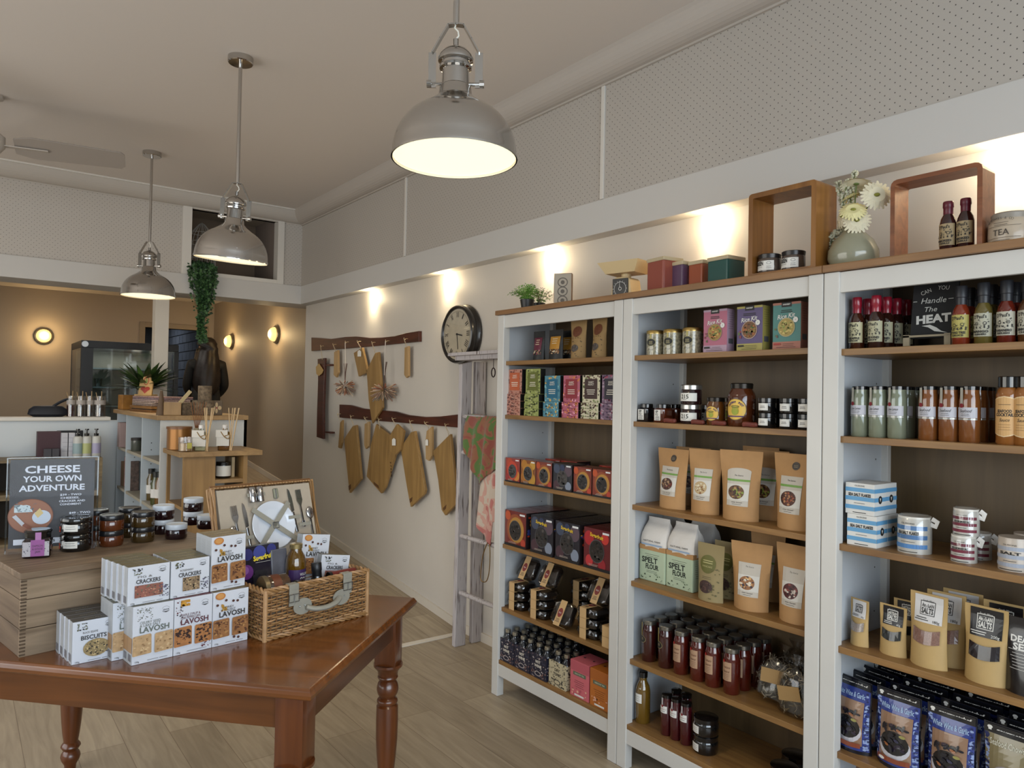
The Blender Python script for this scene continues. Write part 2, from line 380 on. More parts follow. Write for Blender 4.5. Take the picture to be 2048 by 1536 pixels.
m.prism(prof2, -.3, 4.8, mat('#b8b0a6', .6), T=RZ90); m.box(-4.8, .25, YB-CORN-.012, YB-CORN+.004, CZ-.012, CZ+.001, TRIM, bev=.003); struct('trim_7', m)
m = MB(); m.box(-4.9, -4.75, -5.4, -2.0, -.1, 3.3, WHITE2); m.box(-4.9, -4.75, 2.8, 8.2, -.1, 3.3, WHITE2); m.box(-4.9, -4.75, -2.0, 2.8, -.1, .5, WHITE2); m.box(-4.9, -4.75, -2.0, 2.8, 2.7, 3.3, WHITE2); struct('wall_left', m)
m = MB()
for y in (-2.0, -.4, 1.2, 2.76): m.box(-4.86, -4.8, y, y+.04, .5, 2.7, mat('#40403e', .4))
m.box(-4.835, -4.83, -2, 2.8, .5, 2.7, clear()); struct('fill_window', m)  # unseen window, added to go with the side fill
m = MB(); m.box(-4.8, -4.3, -5.4, -5.25, 0, CZ, WHITE2); m.box(-.1, .5, -5.4, -5.25, 0, CZ, WHITE2); m.box(-4.3, -.1, -5.4, -5.25, 0, .5, WHITE2); m.box(-4.3, -.1, -5.4, -5.25, 2.6, CZ, WHITE2); struct('wall_front', m)
m = MB()
for x in (-4.3, -2.9, -1.5, -.14): m.box(x, x+.04, -5.36, -5.3, .5, 2.6, mat('#40403e', .4))
m.box(-4.3, -.1, -5.36, -5.3, .5, .54, mat('#40403e', .4)); m.box(-4.3, -.1, -5.36, -5.3, 2.56, 2.6, mat('#40403e', .4)); m.box(-4.3, -.1, -5.335, -5.33, .54, 2.56, clear()); struct('window_1', m)
# rear alcove
TX, YR = .74, 8.08
m = MB(); m.box(TX, TX+.1, 3.72, 8.2, .1, 2.8, TAN); m.box(.55, TX+.1, 3.62, 3.72, .1, 2.8, TAN); struct('wall_right_rear', m)
da, dz_, dc = on_y(YR, 289, 700).x, on_y(YR, 350, 658).z, on_y(YR, 401, 700).x
m = MB(); m.box(-4.8, da, YR, YR+.12, .5, 2.8, TAN); m.box(dc, TX, YR, YR+.12, .5, 2.8, TAN); m.box(da, dc, YR, YR+.12, dz_, 2.8, TAN); struct('wall_back', m)
AR = mat('#8b7c68', .5); m = MB(); m.box(da-.07, da, YR-.02, YR+.12, .6, dz_+.07, AR, bev=.004); m.box(dc, min(dc+.1, TX-.01), YR-.02, YR+.12, .6, dz_+.07, AR, bev=.004); m.box(da, dc, YR-.02, YR+.12, dz_, dz_+.07, AR, bev=.004); struct('door_1', m)
TL = bricks('#454a52', '#393f48', '#0f1114', .24, .14); m = MB(); t = bmesh.new(); m.box(-2.4, dc+.05, YR+3.4, YR+3.5, .5, 2.8, mat('#1c1c1e', .5)); m.box(-2.5, -2.4, YR+.12, YR+3.5, .5, 2.8, mat('#1c1c1e', .5)); m.box(-2.5, dc+.2, YR+.1, YR+3.5, .5, .6, mat('#1c1c1e', .5)); m.box(-2.5, dc+.2, YR+.1, YR+3.5, 2.8, 2.85, mat('#1c1c1e', .5)); struct('wall_kitchen', m)
m = MB(); m.box(0, 3.4, -.05, 0, 0, 2.2, TL); o = struct('wall_kitchen_tiled', m); o.location = (dc+.06, YR+.12, .6); o.rotation_euler = (0, 0, R(90))
# baseboards
BB = mat('#cfc6b8', .4)
m = MB(); y1 = 3.72; m.prism([(-5.4, 0), (.9, 0), (y1, ramp(y1)), (y1, ramp(y1)+.055), (.9, .055), (-5.4, .055)], -WX, -WX+.014, BB, T=RZ90); struct('baseboard_right', m)
m = MB(); m.prism([(y1, ramp(y1)), (6.4, .605), (8.08, .605), (8.08, .665), (6.4, .665), (y1, ramp(y1)+.06)], -TX, -TX+.014, BB, T=RZ90); struct('baseboard_rear', m)
# knee wall and post
KW = mat('#c6ccd0', .5)
kx1 = on_y(3.9, 210, 850).x; kz = on_y(3.9, 105, 833).z
m = MB(); m.box(-4.75, -.62, 3.78, 3.9, 0, kz-.03, KW); m.box(-4.75, kx1+.02, 3.75, 3.93, kz-.03, kz, TRIM, bev=.006); struct('wall_knee', m)
px0, px1 = on_y(3.7, 309, 700).x, on_y(3.7, 336.5, 700).x
m = MB(); m.box(px0, px1, 3.7, 3.7+.12, 1.2, SOF, mat('#cbc3b6', .5), bev=.003); struct('trim_8', m)

# lamps recessed in the soffit
for i, y in enumerate(DOWN):
    t = thing('downlight', ['round recessed downlight in the soffit, farthest from the shelves', 'round recessed downlight in the soffit above the clock', 'round recessed downlight above the potted ferns', 'round recessed downlight above the coloured canisters', 'round recessed downlight above the tea canister'][i], 'light', (.375, y, SOF))
    m = MB(); m.lathe([(.025, 0), (.025, -.0012), (.02, -.0012), (.02, 0)], mat('#d8d4cc', .3), 24, cap=False); m.build('bezel', t)
    m = MB(); m.lathe([(0, -.0006), (.02, -.0006)], mat('#fff0d0', .4, emit=1.5), 20); m.build('bulb', t)
    lamp('downlight_beam', 'SPOT', (.372, y, SOF-.008), 11, (1, .85, .6), (0, 0, 0), spot_size=R(86), spot_blend=1, shadow_soft_size=.02)
for y in DOWN: lamp('downlight_spill', 'POINT', (.366, y, SOF-.06), 2.8, (1, .8, .5), shadow_soft_size=.04)
# wall lamps
def sconce(x, y, z, rz, lab):
    t = thing('wall_lamp', lab, 'lamp', (x, y, z), rz, 'round bulkhead wall lamps')
    m = MB(); m.lathe([(.105, 0), (.108, .012), (.1, .03), (.085, .034)], mat('#7d7462', .35, metal=.6), 28, T=Matrix.Rotation(R(90), 4, 'X'), cap=False); m.lathe([(0, .001), (.105, .001)], mat('#7d7462', .4), 28, T=Matrix.Rotation(R(90), 4, 'X')); m.build('backplate', t)
    m = MB(); m.lathe([(.086, .03), (.082, .05), (.066, .078), (.04, .095), (0, .102)], mat('#ffd98a', .3, emit=1.5), 28, T=Matrix.Rotation(R(90), 4, 'X'), cap=False); m.build('glass_dome', t)
    d = Vector((math.sin(R(rz)), -math.cos(R(rz)), 0))
    lamp('wall_lamp_glow', 'POINT', Vector((x, y, z))+d*.15, 7, (1, .7, .34), shadow_soft_size=.04)
s1, s2, s3 = on_x(TX, 554, 669), on_x(TX, 464, 683), on_y(YR, 87, 672)
sconce(TX, s1.y, s1.z, -90, 'glowing round wall lamp, nearer of two on the tan side wall'); sconce(TX, s2.y, s2.z, -90, 'glowing round wall lamp on the side wall beside the doorway'); sconce(s3.x, YR, s3.z, 0, 'glowing round wall lamp alone at far left above the half wall')
lamp('rear_fill', 'AREA', (-1.6, 5.6, 2.78), 26, (1, .93, .84), (0, 0, 0), shape='RECTANGLE', size=2, size_y=1.2)  # added fill to lift the alcove walls, no known fixture
lamp('kitchen_fill', 'AREA', (dc-.6, YR+1.6, 2.7), 26, (.95, .97, 1), (0, 0, 0), size=.6)  # added fill so the tiled wall shows through the doorway
lamp('alcove_downlight', 'SPOT', (.3, 5.4, 2.75), 22, (1, .8, .5), (0, 0, 0), spot_size=R(60), spot_blend=.5, shadow_soft_size=.05)

# pendants
CH = mat('#b9b6b2', .1, metal=1); CH2 = mat('#bfbcb8', .14, metal=1)
def pendant(x, y, z, tilt, lab):
    t = thing('pendant_lamp', lab, 'lamp', (x, y, z), 0, 'chrome dome pendant lamps')
    T = Matrix.Translation((0, 0, .38))@Matrix.Rotation(R(tilt), 4, Vector((.604, .797, 0)))@Matrix.Translation((0, 0, -.38))
    m = MB(); pr = [(.18, -.003), (.18, .003), (.177, .012)]+[(.177*math.cos(R(a))**.9, .012+.155*math.sin(R(a))) for a in range(8, 66, 6)]+[(.062, .168), (.048, .182), (.045, .205), (.04, .21)]
    m.lathe(pr, CH2, 48, T=T, cap=False); m.lathe([(a-.004, b) for a, b in pr[:-4]], mat('#f2ead8', .5), 48, T=T, cap=False); sh_ = m.build('shade', t)
    m = MB(); m.lathe([(0, .004), (.175, .004)], mat('#fff0c4', .5, emit=1.5), 48, T=T); m.build('diffuser', sh_)
    m = MB(); m.lathe([(.04, .2), (.038, .255), (.046, .258), (.047, .264), (.041, .268), (.041, .276), (.05, .28), (.051, .288), (.046, .298), (.034, .312), (.016, .322), (.008, .326), (.008, .345), (0, .346)], CH, 32, T=T); m.build('socket_cap', t)
    m = MB()
    for s in (-1, 1):
        pts = [(s*.067, .205), (s*.067, .305), (s*.045, .345), (s*.022, .385), (0, .388)]
        for a, b in zip(pts, pts[1:]):
            A, B = Vector((a[0], 0, a[1])), Vector((b[0], 0, b[1])); d = B-A; L = d.length; M = Matrix.Translation((A+B)/2)@d.to_track_quat('Z', 'Y').to_matrix().to_4x4(); m.box(-.011, .011, -.002, .002, -L/2-.001, L/2+.001, CH, T=T@M@Matrix.Rotation(R(90), 4, 'Z') if 0 else T@M)
        m.cyl(.005, .035, .075, CH, T=T@Matrix.Translation((0, 0, .215))@Matrix.Rotation(R(90*s), 4, 'Y'), seg=10)
        m.cyl(.011, .069, .082, CH, T=T@Matrix.Translation((0, 0, .215))@Matrix.Rotation(R(90*s), 4, 'Y'), seg=14)
    m.build('yoke', t)
    m = MB(); m.tube([(0, 0, .345), (.008, 0, .355), (.006, 0, .368), (-.004, 0, .378), (0, 0, .39)], .0025, mat('#e0dcd0', .4)); m.build('flex', t)
    m = MB(); m.cyl(.009, .385, CZ-z-.02, CH2, seg=16); m.build('rod', t)
    m = MB(); m.lathe([(.062, CZ-z), (.062, CZ-z-.028), (.058, CZ-z-.032), (.01, CZ-z-.034)], CH2, 32); m.build('ceiling_rose', t)
    t.rotation_euler[2] = R(-37)
    lamp('pendant_glow', 'SPOT', (x, y, z-.17), 16, (1, .88, .66), (0, 0, 0), spot_size=R(150), spot_blend=.6, shadow_soft_size=.15)
    return t
PEND = [(907, 318, 2.21, -.6, 'nearest and largest chrome dome pendant lamp, hanging above the shelves side'), (471.5, 519, 2.20, 6.3, 'tilted chrome dome pendant lamp, middle of the row of three'), (296.5, 592, 2.20, 0, 'farthest chrome dome pendant lamp, above the half wall')]
for u, v, z, tl, lab in PEND:
    p0 = on_z(z, u, v); pendant(p0.x, p0.y, z, tl, lab)
# ceiling fan
fan = on_z(2.95, -16, 286); tp = on_z(2.95, 250, 322)
t = thing('ceiling_fan', 'white ceiling fan with long flat blades at upper left', 'fan', fan)
FW = mat('#b0a79c', .45); m = MB(); m.lathe([(0, -.06), (.04, -.055), (.065, -.02), (.065, .04), (.04, .06), (.012, .07), (.012, .25), (.05, .26), (.05, .28), (0, .28)], FW, 24); m.build('motor', t)
a0 = math.atan2(tp.y-fan.y, tp.x-fan.x); L = (Vector((tp.x, tp.y))-Vector((fan.x, fan.y))).length
for k in range(3):
    m = MB(); m.prism([(.11, -.06), (.2, -.085), (L-.02, -.07), (L, -.05), (L, .05), (L-.02, .07), (.2, .085), (.11, .06)], -.004, .004, mat('#968c82', .35), T=Matrix.Rotation(R(62), 4, 'X'), bev=.001)
    m.build('blade', t, rot=(0, 0, a0+k*2*PI/3))
    m = MB(); m.box(.06, .28, -.018, .018, -.012, -.006, FW); m.build('blade_arm', t, rot=(0, 0, a0+k*2*PI/3))

# ------------------------------------------------------------------ bookcases
CW = mat('#c9c6c0', .38, var=.02, vs=6); CW2 = mat('#bcc0c4', .4, var=.02, vs=6); SHW = wood('#7a5630', '#96703f', 1, .42, .8); BKW = wood('#544229', '#624e32', 2, .5, .5)
CZS = [[1.714, 1.438, 1.098, .775, .452], [1.714, 1.438, 1.092, .775, .452], [1.705, 1.426, 1.083, .758, .425]]
BOT = .185; CTOP = 1.977
for c in range(3):
    y1 = -.9*c; y0 = y1-.897
    t = thing('bookcase', ['white bookcase with brown timber shelves, farthest from the camera beside the ladder', 'white bookcase with brown timber shelves, middle of the three', 'white bookcase with brown timber shelves, nearest the camera and cut by the right edge'][c], 'bookcase', (0, y0, 0), 0, 'white bookcases along the wall')
    w = .897
    for (x, y) in ((0, 0), (0, w-.052), (.33, 0), (.33, w-.052)):
        m = MB(); m.box(x, x+.04, y, y+.052, 0, 1.952, CW, bev=.003); m.build('post', t)
    for y in (.012, w-.03):
        m = MB(); m.box(.04, .33, y, y+.018, .09, 1.95, CW2)
        if y > .1:
            for zz in range(12): m.cyl(.003, 0, .0006, mat('#55504a', .6), seg=8, T=Matrix.Translation((.29, y, .3+zz*.13+.02*(zz % 2)))@Matrix.Rotation(R(90), 4, 'X'))
        m.build('side_panel', t)
    m = MB(); m.box(.352, .36, .02, w-.02, .12, 1.95, BKW); m.build('back_panel', t)
    m = MB(); m.box(.006, .024, .05, w-.05, 1.885, 1.951, CW, bev=.002); m.build('top_rail', t)
    m = MB(); m.box(.004, .024, .05, w-.05, .105, BOT-.02, CW, bev=.002); m.build('bottom_rail', t)
    for z in CZS[c]:
        m = MB(); m.box(.018, .35, .034, w-.034, z-.021, z, SHW, bev=.0015); m.build('shelf', t)
    m = MB(); m.box(.006, .35, .034, w-.034, BOT-.02, BOT, SHW, bev=.0015); m.build('shelf', t)
    m = MB(); m.box(-.012, .378, -.0015 if c else -.004, w+(.012 if c == 0 else .0005), 1.953, CTOP, wood('#785434', '#916a42', 1, .42, .8), bev=.003); m.build('top_board', t)

# ------------------------------------------------------------------ table
TT = .76
TWD = wood('#5f3411', '#7e491c', 0, .3, .45, .35); TWD2 = wood('#4c280e', '#653a16', 0, .28, .45, .3); LEGW = wood('#54290f', '#6c3a17', 2, .28, .5, .35)
near = on_z(TT, 622, 1381); far = on_z(TT, 833, 1194); ang = math.degrees(math.atan2(far.y-near.y, far.x-near.x))
TWI = (far-near).length; TLE = 1.49
# local frame: +x along the short end (to far corner), +y along the long side to the left
t = thing('dining_table', 'orange-brown farmhouse table with turned legs', 'table', (near.x, near.y, 0), ang)
m = MB()
pr = [(0, TT-.034), (-.006, TT-.03), (-.01, TT-.018), (-.005, TT-.008), (0, TT-.006), (.003, TT), (.02, TT)]
def rect_slab(m, W_, L_, prof, mt):
    t_ = bmesh.new(); rings = []
    for o_, z_ in prof:
        rings.append([t_.verts.new(v) for v in ((o_, o_, z_), (W_-o_, o_, z_), (W_-o_, L_-o_, z_), (o_, L_-o_, z_))])
    for a, b in zip(rings, rings[1:]):
        for k in range(4): t_.faces.new((a[k], a[(k+1) % 4], b[(k+1) % 4], b[k]))
    t_.faces.new(rings[-1]); t_.faces.new(list(reversed(rings[0]))); bmesh.ops.recalc_face_normals(t_, faces=t_.faces); m.merge(t_, mt)
rect_slab(m, TWI, TLE, [(.012, TT-.03), (.004, TT-.03), (0, TT-.026), (-.002, TT-.016), (.003, TT-.009), (.004, TT-.006), (.008, TT-.001), (.012, TT)], wood('#5f3411', '#7e491c', 1, .27, .45, .4))
m.build('tabletop', t)
i_ = .04
for nm, a in (('front', (i_+.01, i_+.035, .09, TLE-.09)), ('back', (TWI-i_-.035, TWI-i_-.01, .09, TLE-.09)), ('end', (.09, TWI-.09, i_+.01, i_+.035)), ('end2', (.09, TWI-.09, TLE-i_-.035, TLE-i_-.01))):
    m = MB(); m.box(a[0], a[1], a[2], a[3], TT-.13, TT-.03, wood('#4e2a0e', '#683b16', 1, .3, .5, .2) if nm in ('front', 'back') else TWD2, bev=.002); m.build('apron', t)
def leg(x, y):
    m = MB(); m.box(-.04, .04, -.04, .04, TT-.235, TT-.03, LEGW, bev=.003)
    z = TT-.255
    m.lathe([(.036, z-.015), (.0385, z), (.054, TT-.237), (.054, TT-.228)], LEGW, 28)
    m.lathe([(.038, z), (.033, z-.008), (.031, z-.012), (.037, z-.018), (.038, z-.024), (.033, z-.032), (.03, z-.036), (.036, z-.045), (.04, z-.06), (.0405, z-.07), (.037, z-.084), (.031, z-.094), (.029, z-.098), (.037, z-.105), (.039, z-.113), (.036, z-.12), (.033, z-.123), (.04, z-.13), (.041, z-.18), (.04, z-.25), (.036, z-.31), (.031, z-.36), (.027, z-.385), (.026, z-.395), (.034, z-.405), (.036, z-.412), (.03, z-.422), (.025, z-.428), (.033, z-.44), (.036, z-.452), (.033, z-.465), (.022, z-.485), (.02, .0)], LEGW, 28)
    m.build('leg', t, loc=(x, y, 0))
for x, y in ((i_+.04, i_+.04), (TWI-i_-.04, i_+.04), (i_+.04, TLE-i_-.04), (TWI-i_-.04, TLE-i_-.04)): leg(x, y)

# ------------------------------------------------------------------ old ladder with towels
def distressed():
    m, n, b = _new('flaking_white_paint'); b.inputs['Roughness'].default_value = .65
    tc = n.nodes.new('ShaderNodeTexCoord'); mp = n.nodes.new('ShaderNodeMapping'); mp.inputs['Scale'].default_value = (60, 60, 3.5); no = n.nodes.new('ShaderNodeTexNoise'); no.inputs['Scale'].default_value = 1.5; no.inputs['Detail'].default_value = 8
    r = n.nodes.new('ShaderNodeValToRGB'); e = r.color_ramp.elements; e[0].position = .34; e[0].color = lin('#6b5f5c'); e[1].position = .44; e[1].color = lin('#b9b2b2')
    n.links.new(tc.outputs['Object'], mp.inputs[0]); n.links.new(mp.outputs[0], no.inputs['Vector']); n.links.new(no.outputs[0], r.inputs[0]); n.links.new(r.outputs[0], b.inputs['Base Color'])
    bp = n.nodes.new('ShaderNodeBump'); bp.inputs['Strength'].default_value = .5; bp.inputs['Distance'].default_value = .003; n.links.new(no.outputs[0], bp.inputs['Height']); n.links.new(bp.outputs[0], b.inputs['Normal']); return m
DP = distressed(); LX = .215
t = thing('ladder', 'old white stepladder with flaking paint standing against the wall', 'ladder', (LX, .68, 0))
ltop = zrow(722, LX, .72)
for x0, sk in ((0, .0), (.105, .02)):
    m = MB(); m.prism([(x0+sk, 0), (x0+sk+.078, 0), (x0+.078+.01, ltop), (x0+.004+.01, ltop-(.02 if x0 == 0 else .0))], 0, .036, DP, bev=.003); m.build('stile', t)
    m = MB(); m.prism([(x0+sk, 0), (x0+sk+.078, 0), (x0+.078+.01, ltop), (x0+.004+.01, ltop)], -.64, -.604, DP, bev=.003); m.build('stile', t)
for v in (833, 905, 1073, 1187):
    zr = zrow(v, LX+.03, .66)
    m = MB(); m.tube([(.035, .01, zr), (.035, -.62, zr)], .017, DP, 12, flat=.8); m.build('rung', t)
m = MB(); m.box(-.03, .15, -.66, .1, ltop+.03, ltop+.05, DP, bev=.003); m.box(.0, .12, -.66, .06, ltop+.004, ltop+.03, DP); m.build('top_plank', t)
m = MB(); yr = yu(990, LX+.04, ltop)-.68; m.tube([(.03+.0*math.cos(a), yr+.018*math.cos(a), ltop-.075+.026*math.sin(a)) for a in [2*PI*k/20 for k in range(20)]], .0035, mat('#3a2c2c', .5, metal=.6), 6, closed=True); m.tube([(.03, yr, ltop-.05), (.03, yr, ltop+.01)], .002, mat('#3a2c2c', .5)); m.build('iron_ring', t)
# wire hook hanging low on the ladder
def bez(pts, n=10):
    out = []
    P = [Vector(p) for p in pts]
    for i in range(len(P)-1):
        p0 = P[max(i-1, 0)]; p1 = P[i]; p2 = P[i+1]; p3 = P[min(i+2, len(P)-1)]
        for k in range(n):
            s = k/n; out.append(.5*((2*p1)+(-p0+p2)*s+(2*p0-5*p1+4*p2-p3)*s*s+(-p0+3*p1-3*p2+p3)*s**3))
    out.append(P[-1]); return out
zr2 = zrow(1073, LX+.03, .66); hy = lambda u, v: yu(u, LX+.02, zr2-.1)
m = MB(); H = [(975, 1085), (966, 1110), (962, 1140), (962, 1160), (972, 1163), (978, 1145), (980, 1110), (979, 1088)]
m.tube(bez([(LX, on_x(LX, u, v).y, on_x(LX, u, v).z) for u, v in H], 6), .003, mat('#8a6c3a', .35, metal=.7), 6)
o = m.build('wire_whisk'); tag(o, 'brass-coloured bent wire loop hanging from a low ladder rung', 'hook')

def towel(name, pts, cols, lab, cat, x, fold=.012):
    'a cloth hung over a rung: polygon outline in (y,z) with soft vertical folds'
    m, n, b = _new(name+'_cloth'); b.inputs['Roughness'].default_value = .9; b.inputs['Sheen Weight'].default_value = .3
    tc = n.nodes.new('ShaderNodeTexCoord'); no = n.nodes.new('ShaderNodeTexNoise'); no.inputs['Scale'].default_value = cols[3]; no.inputs['Detail'].default_value = 1.5; no.inputs['Distortion'].default_value = 1.5
    r = n.nodes.new('ShaderNodeValToRGB'); r.color_ramp.interpolation = 'CONSTANT'; e = r.color_ramp.elements; e[0].position = 0; e[0].color = lin(cols[0]); e[1].position = .46; e[1].color = lin(cols[1]); q = e.new(.57); q.color = lin(cols[2])
    n.links.new(tc.outputs['Object'], no.inputs['Vector']); n.links.new(no.outputs[0], r.inputs[0]); n.links.new(r.outputs[0], b.inputs['Base Color'])
    t = bmesh.new(); V = [t.verts.new((0, p[0], p[1])) for p in pts]; t.faces.new(V)
    for ax in (1, 2):
        lo = min(p[ax-1] for p in pts); hi = max(p[ax-1] for p in pts); k = lo+.012
        while k < hi:
            co = [0, 0, 0]; co[ax] = k; no_ = [0, 0, 0]; no_[ax] = 1
            bmesh.ops.bisect_plane(t, geom=list(t.verts)+list(t.edges)+list(t.faces), plane_co=co, plane_no=no_); k += .012
    zt = max(p[1] for p in pts)
    for v in t.verts:
        d = zt-v.co.z; v.co.x = -fold*(math.sin(v.co.y*55+v.co.z*9)*min(1, d*6))-.022*min(1, d*14)**.5+(.02 if d < .004 else 0)
    for f in t.faces: f.smooth = True
    M_ = MB(); M_.merge(t, m); o = M_.build(name, loc=(x, 0, 0), sharp=0)
    sol = o.modifiers.new('s', 'SOLIDIFY'); sol.thickness = .003
    tag(o, lab, cat); return o
YZ = lambda x, L: [(on_x(x, u, v).y, on_x(x, u, v).z) for u, v in L]
towel('towel', YZ(.2, [(926, 828), (988, 834), (992, 905), (994, 935), (968, 950), (952, 970), (924, 905), (922, 860)]), ('#557038', '#8c5c42', '#8c4a3e', 9), 'orange and green patterned towel hanging from the upper ladder rung', 'towel', LX+.03)
towel('tea_towel', YZ(.22, [(966, 908), (1000, 905), (1000, 1040), (983, 1045), (978, 1092), (950, 1052), (956, 985)]), ('#c8b8a8', '#c99c8e', '#b8706a', 8), 'cream and pink patterned tea towel hanging below the orange one', 'towel', LX+.04, .008)

# ------------------------------------------------------------------ hook rails on the wall, boards and dried flowers
RW = wood('#3c1c12', '#56291a', 1, .4, .8); OAK = wood('#8a6a3c', '#a5824e', 2, .5, .6); OAKL = wood('#a58454', '#b8976a', 2, .5, .6); CORD = mat('#b9a78a', .8)
def yzpoly(m, pts, x0, x1, mt, bev=0): m.prism(pts, -x1, -x0, mt, T=RZ90, bev=bev)
RAILS = [([(623, 675), (640, 676), (662, 678), (690, 674), (712, 673), (740, 676), (765, 675), (790, 672), (812, 666), (838, 662)], [(838, 683), (760, 691), (690, 697), (623, 702)], 'dark wavy-edged timber hook rail, higher of the two on the wall'),
         ([(679, 809), (700, 810), (725, 817), (755, 820), (790, 823), (815, 830), (850, 834), (880, 833), (905, 830), (925, 828)], [(925, 856), (860, 850), (760, 842), (679, 835)], 'dark wavy-edged timber hook rail, lower of the two on the wall')]
RO = []
for i, (a, b, lab) in enumerate(RAILS):
    t = thing('hook_rail', lab, 'rack', (0, 0, 0), 0, 'timber hook rails'); m = MB(); yzpoly(m, YZ(.395, a+b), .393, .418, RW, .002); m.build('board', t); RO.append(t)
def hook(t, u, v):
    p = on_x(.39, u, v); m = MB(); m.tube(bez([(.393, p.y, p.z+.005), (.375, p.y, p.z+.004), (.365, p.y, p.z-.006), (.36, p.y, p.z+.012)], 4), .0022, mat('#c9b48a', .4, metal=.4), 6); m.build('hook', t)
    return p
def hang(u, v, top, name='serving_board', poly=None, th=.02, lab='', mt=None, tag_=None, x=.372, cat='board', rail=0, stamp=None, carve=None):
    p = hook(RO[rail], u, v); t = thing(name, lab, cat, (0, 0, 0)); pts = YZ(x, poly); m = MB(); yzpoly(m, pts, x, x+th, mt or OAK, .002); m.build('board', t)
    q = on_x(x, *top); m = MB(); m.tube([(.362, p.y, p.z), (x-.004, q.y-.006, q.z+.01), (x-.003, q.y, q.z-.012), (x-.004, q.y+.007, q.z+.008), (.362, p.y+.001, p.z)], .0016, CORD, 5); m.build('cord', t)
    if tag_:
        a = YZ(x-.006, tag_); m = MB(); yzpoly(m, a, x-.008, x-.007, mat('#e2dfd8' if len(tag_) > 4 or name != 'x' else '#c9b48a', .7)); m.build('price_tag', t)
    if stamp:
        a = YZ(x, stamp); m = MB(); yzpoly(m, a, x-.0008, x, mat('#5c3c1c', .8)); m.build('maker_stamp', t)
    return t
def T5(u, v, w=7, h=13): return [(u-w/2, v+3), (u, v), (u+w/2, v+3), (u+w/2, v+h), (u-w/2, v+h)]
# upper rail
t = hang(647, 693, (645, 716), 'rolling_rack', [(635, 718), (649, 716), (648, 760), (646, 820), (646, 878), (633, 874), (634, 820), (636, 760)], .022, 'long dark timber towel bar hanging vertically at far left of the upper rail', mt=RW, cat='rail', x=.36)
m = MB()
for v in (730, 864):
    m = MB(); p = on_x(.36, 648, v); m.box(.372, .418, p.y-.1, p.y, p.z-.008, p.z+.006, RW); m.build('bracket', t)
m = MB(); yzpoly(m, YZ(.35, [(632, 734), (638, 727), (647, 740), (644, 747), (638, 752), (633, 748)]), .348, .352, mat('#b4935c', .6)); m.build('wooden_tag', t)
hang(672, 690, (671, 701), poly=[(668, 704), (675, 700), (676, 745), (672, 755), (667, 750)], lab='narrow oak board with a knife-like tip, second on the upper rail', mt=OAKL)
hang(721, 684, (722, 697), poly=[(707, 706), (724, 695), (735, 744), (717, 753)], lab='small square oak board with white price tag on the upper rail', tag_=T5(719, 700))
hang(750, 686, (750, 703), poly=[(736, 735), (750, 706), (757, 704), (762, 760), (765, 815), (744, 847), (737, 800), (733, 740)], lab='long oak board behind the dried flowers on the upper rail', th=.018)
hang(815, 679, (813, 692), poly=[(809, 695), (816, 692), (816, 752), (812, 756), (808, 750)], lab='thin oak board seen edge-on at right end of the upper rail', mt=OAKL)
# lower rail
hang(681, 829, (681, 842), poly=[(680, 845), (684, 840), (683, 885), (680, 897), (676, 895)], lab='thin oak board seen edge-on at left end of the lower rail', rail=1)
hang(707, 833, (707, 850), poly=[(688, 878), (705, 852), (712, 850), (722, 958), (699, 986), (694, 940)], lab='long oak board with a slanted end, first wide one on the lower rail', rail=1, stamp=[(697, 972), (702, 968), (702, 977), (698, 981)], mt=OAK)
hang(735, 836, (735, 845), poly=[(729, 848), (737, 843), (736, 893), (731, 898), (728, 890)], lab='short narrow oak board beside the initial-carved board', rail=1, mt=OAKL)
t = hang(763, 839, (760, 855), poly=[(752, 848), (781, 872), (800, 862), (790, 910), (770, 975), (762, 987), (733, 953), (741, 890)], lab='wide irregular oak board with burnt lettering on its edge', rail=1, stamp=[(747, 963), (757, 971), (758, 978), (748, 969)], mt=OAK)
P = Print()
for k, ch in enumerate('REBAM'): P.text(ch, .0, -.024*k, .018, mat('#40260f', .8), bold=.03, rot=70)
q = on_x(.37, 781, 925); P.build('burnt_lettering', t, lambda u, v, e: (.372-e, q.y-u+.02*(v/.1), q.z+v))
hang(791, 838, (791, 850), poly=[(781, 868), (793, 848), (807, 862), (800, 900), (789, 911), (779, 902)], lab='small oak board with white tag overlapping the lettered board', rail=1, tag_=T5(788, 876, 7, 15), x=.352)
hang(826, 843, (826, 860), poly=[(801, 895), (822, 864), (829, 862), (850, 980), (848, 988), (821, 1014), (812, 965)], lab='long wide oak board with a slanted end, left of the price-tagged strip', rail=1, stamp=[(819, 998), (825, 994), (824, 1002), (820, 1006)])
hang(856, 846, (858, 855), poly=[(853, 862), (863, 853), (863, 912), (857, 922), (851, 918), (851, 880)], lab='small narrow oak board with white price tag near the ladder', rail=1, tag_=T5(854, 878, 5, 13), mt=OAKL)
hang(897, 850, (898, 868), poly=[(866, 902), (900, 868), (912, 985), (912, 1008), (890, 1031), (883, 1020), (876, 960)], lab='widest oak board hanging beside the ladder', rail=1, stamp=[(886, 1016), (893, 1009), (892, 1017), (887, 1022)])
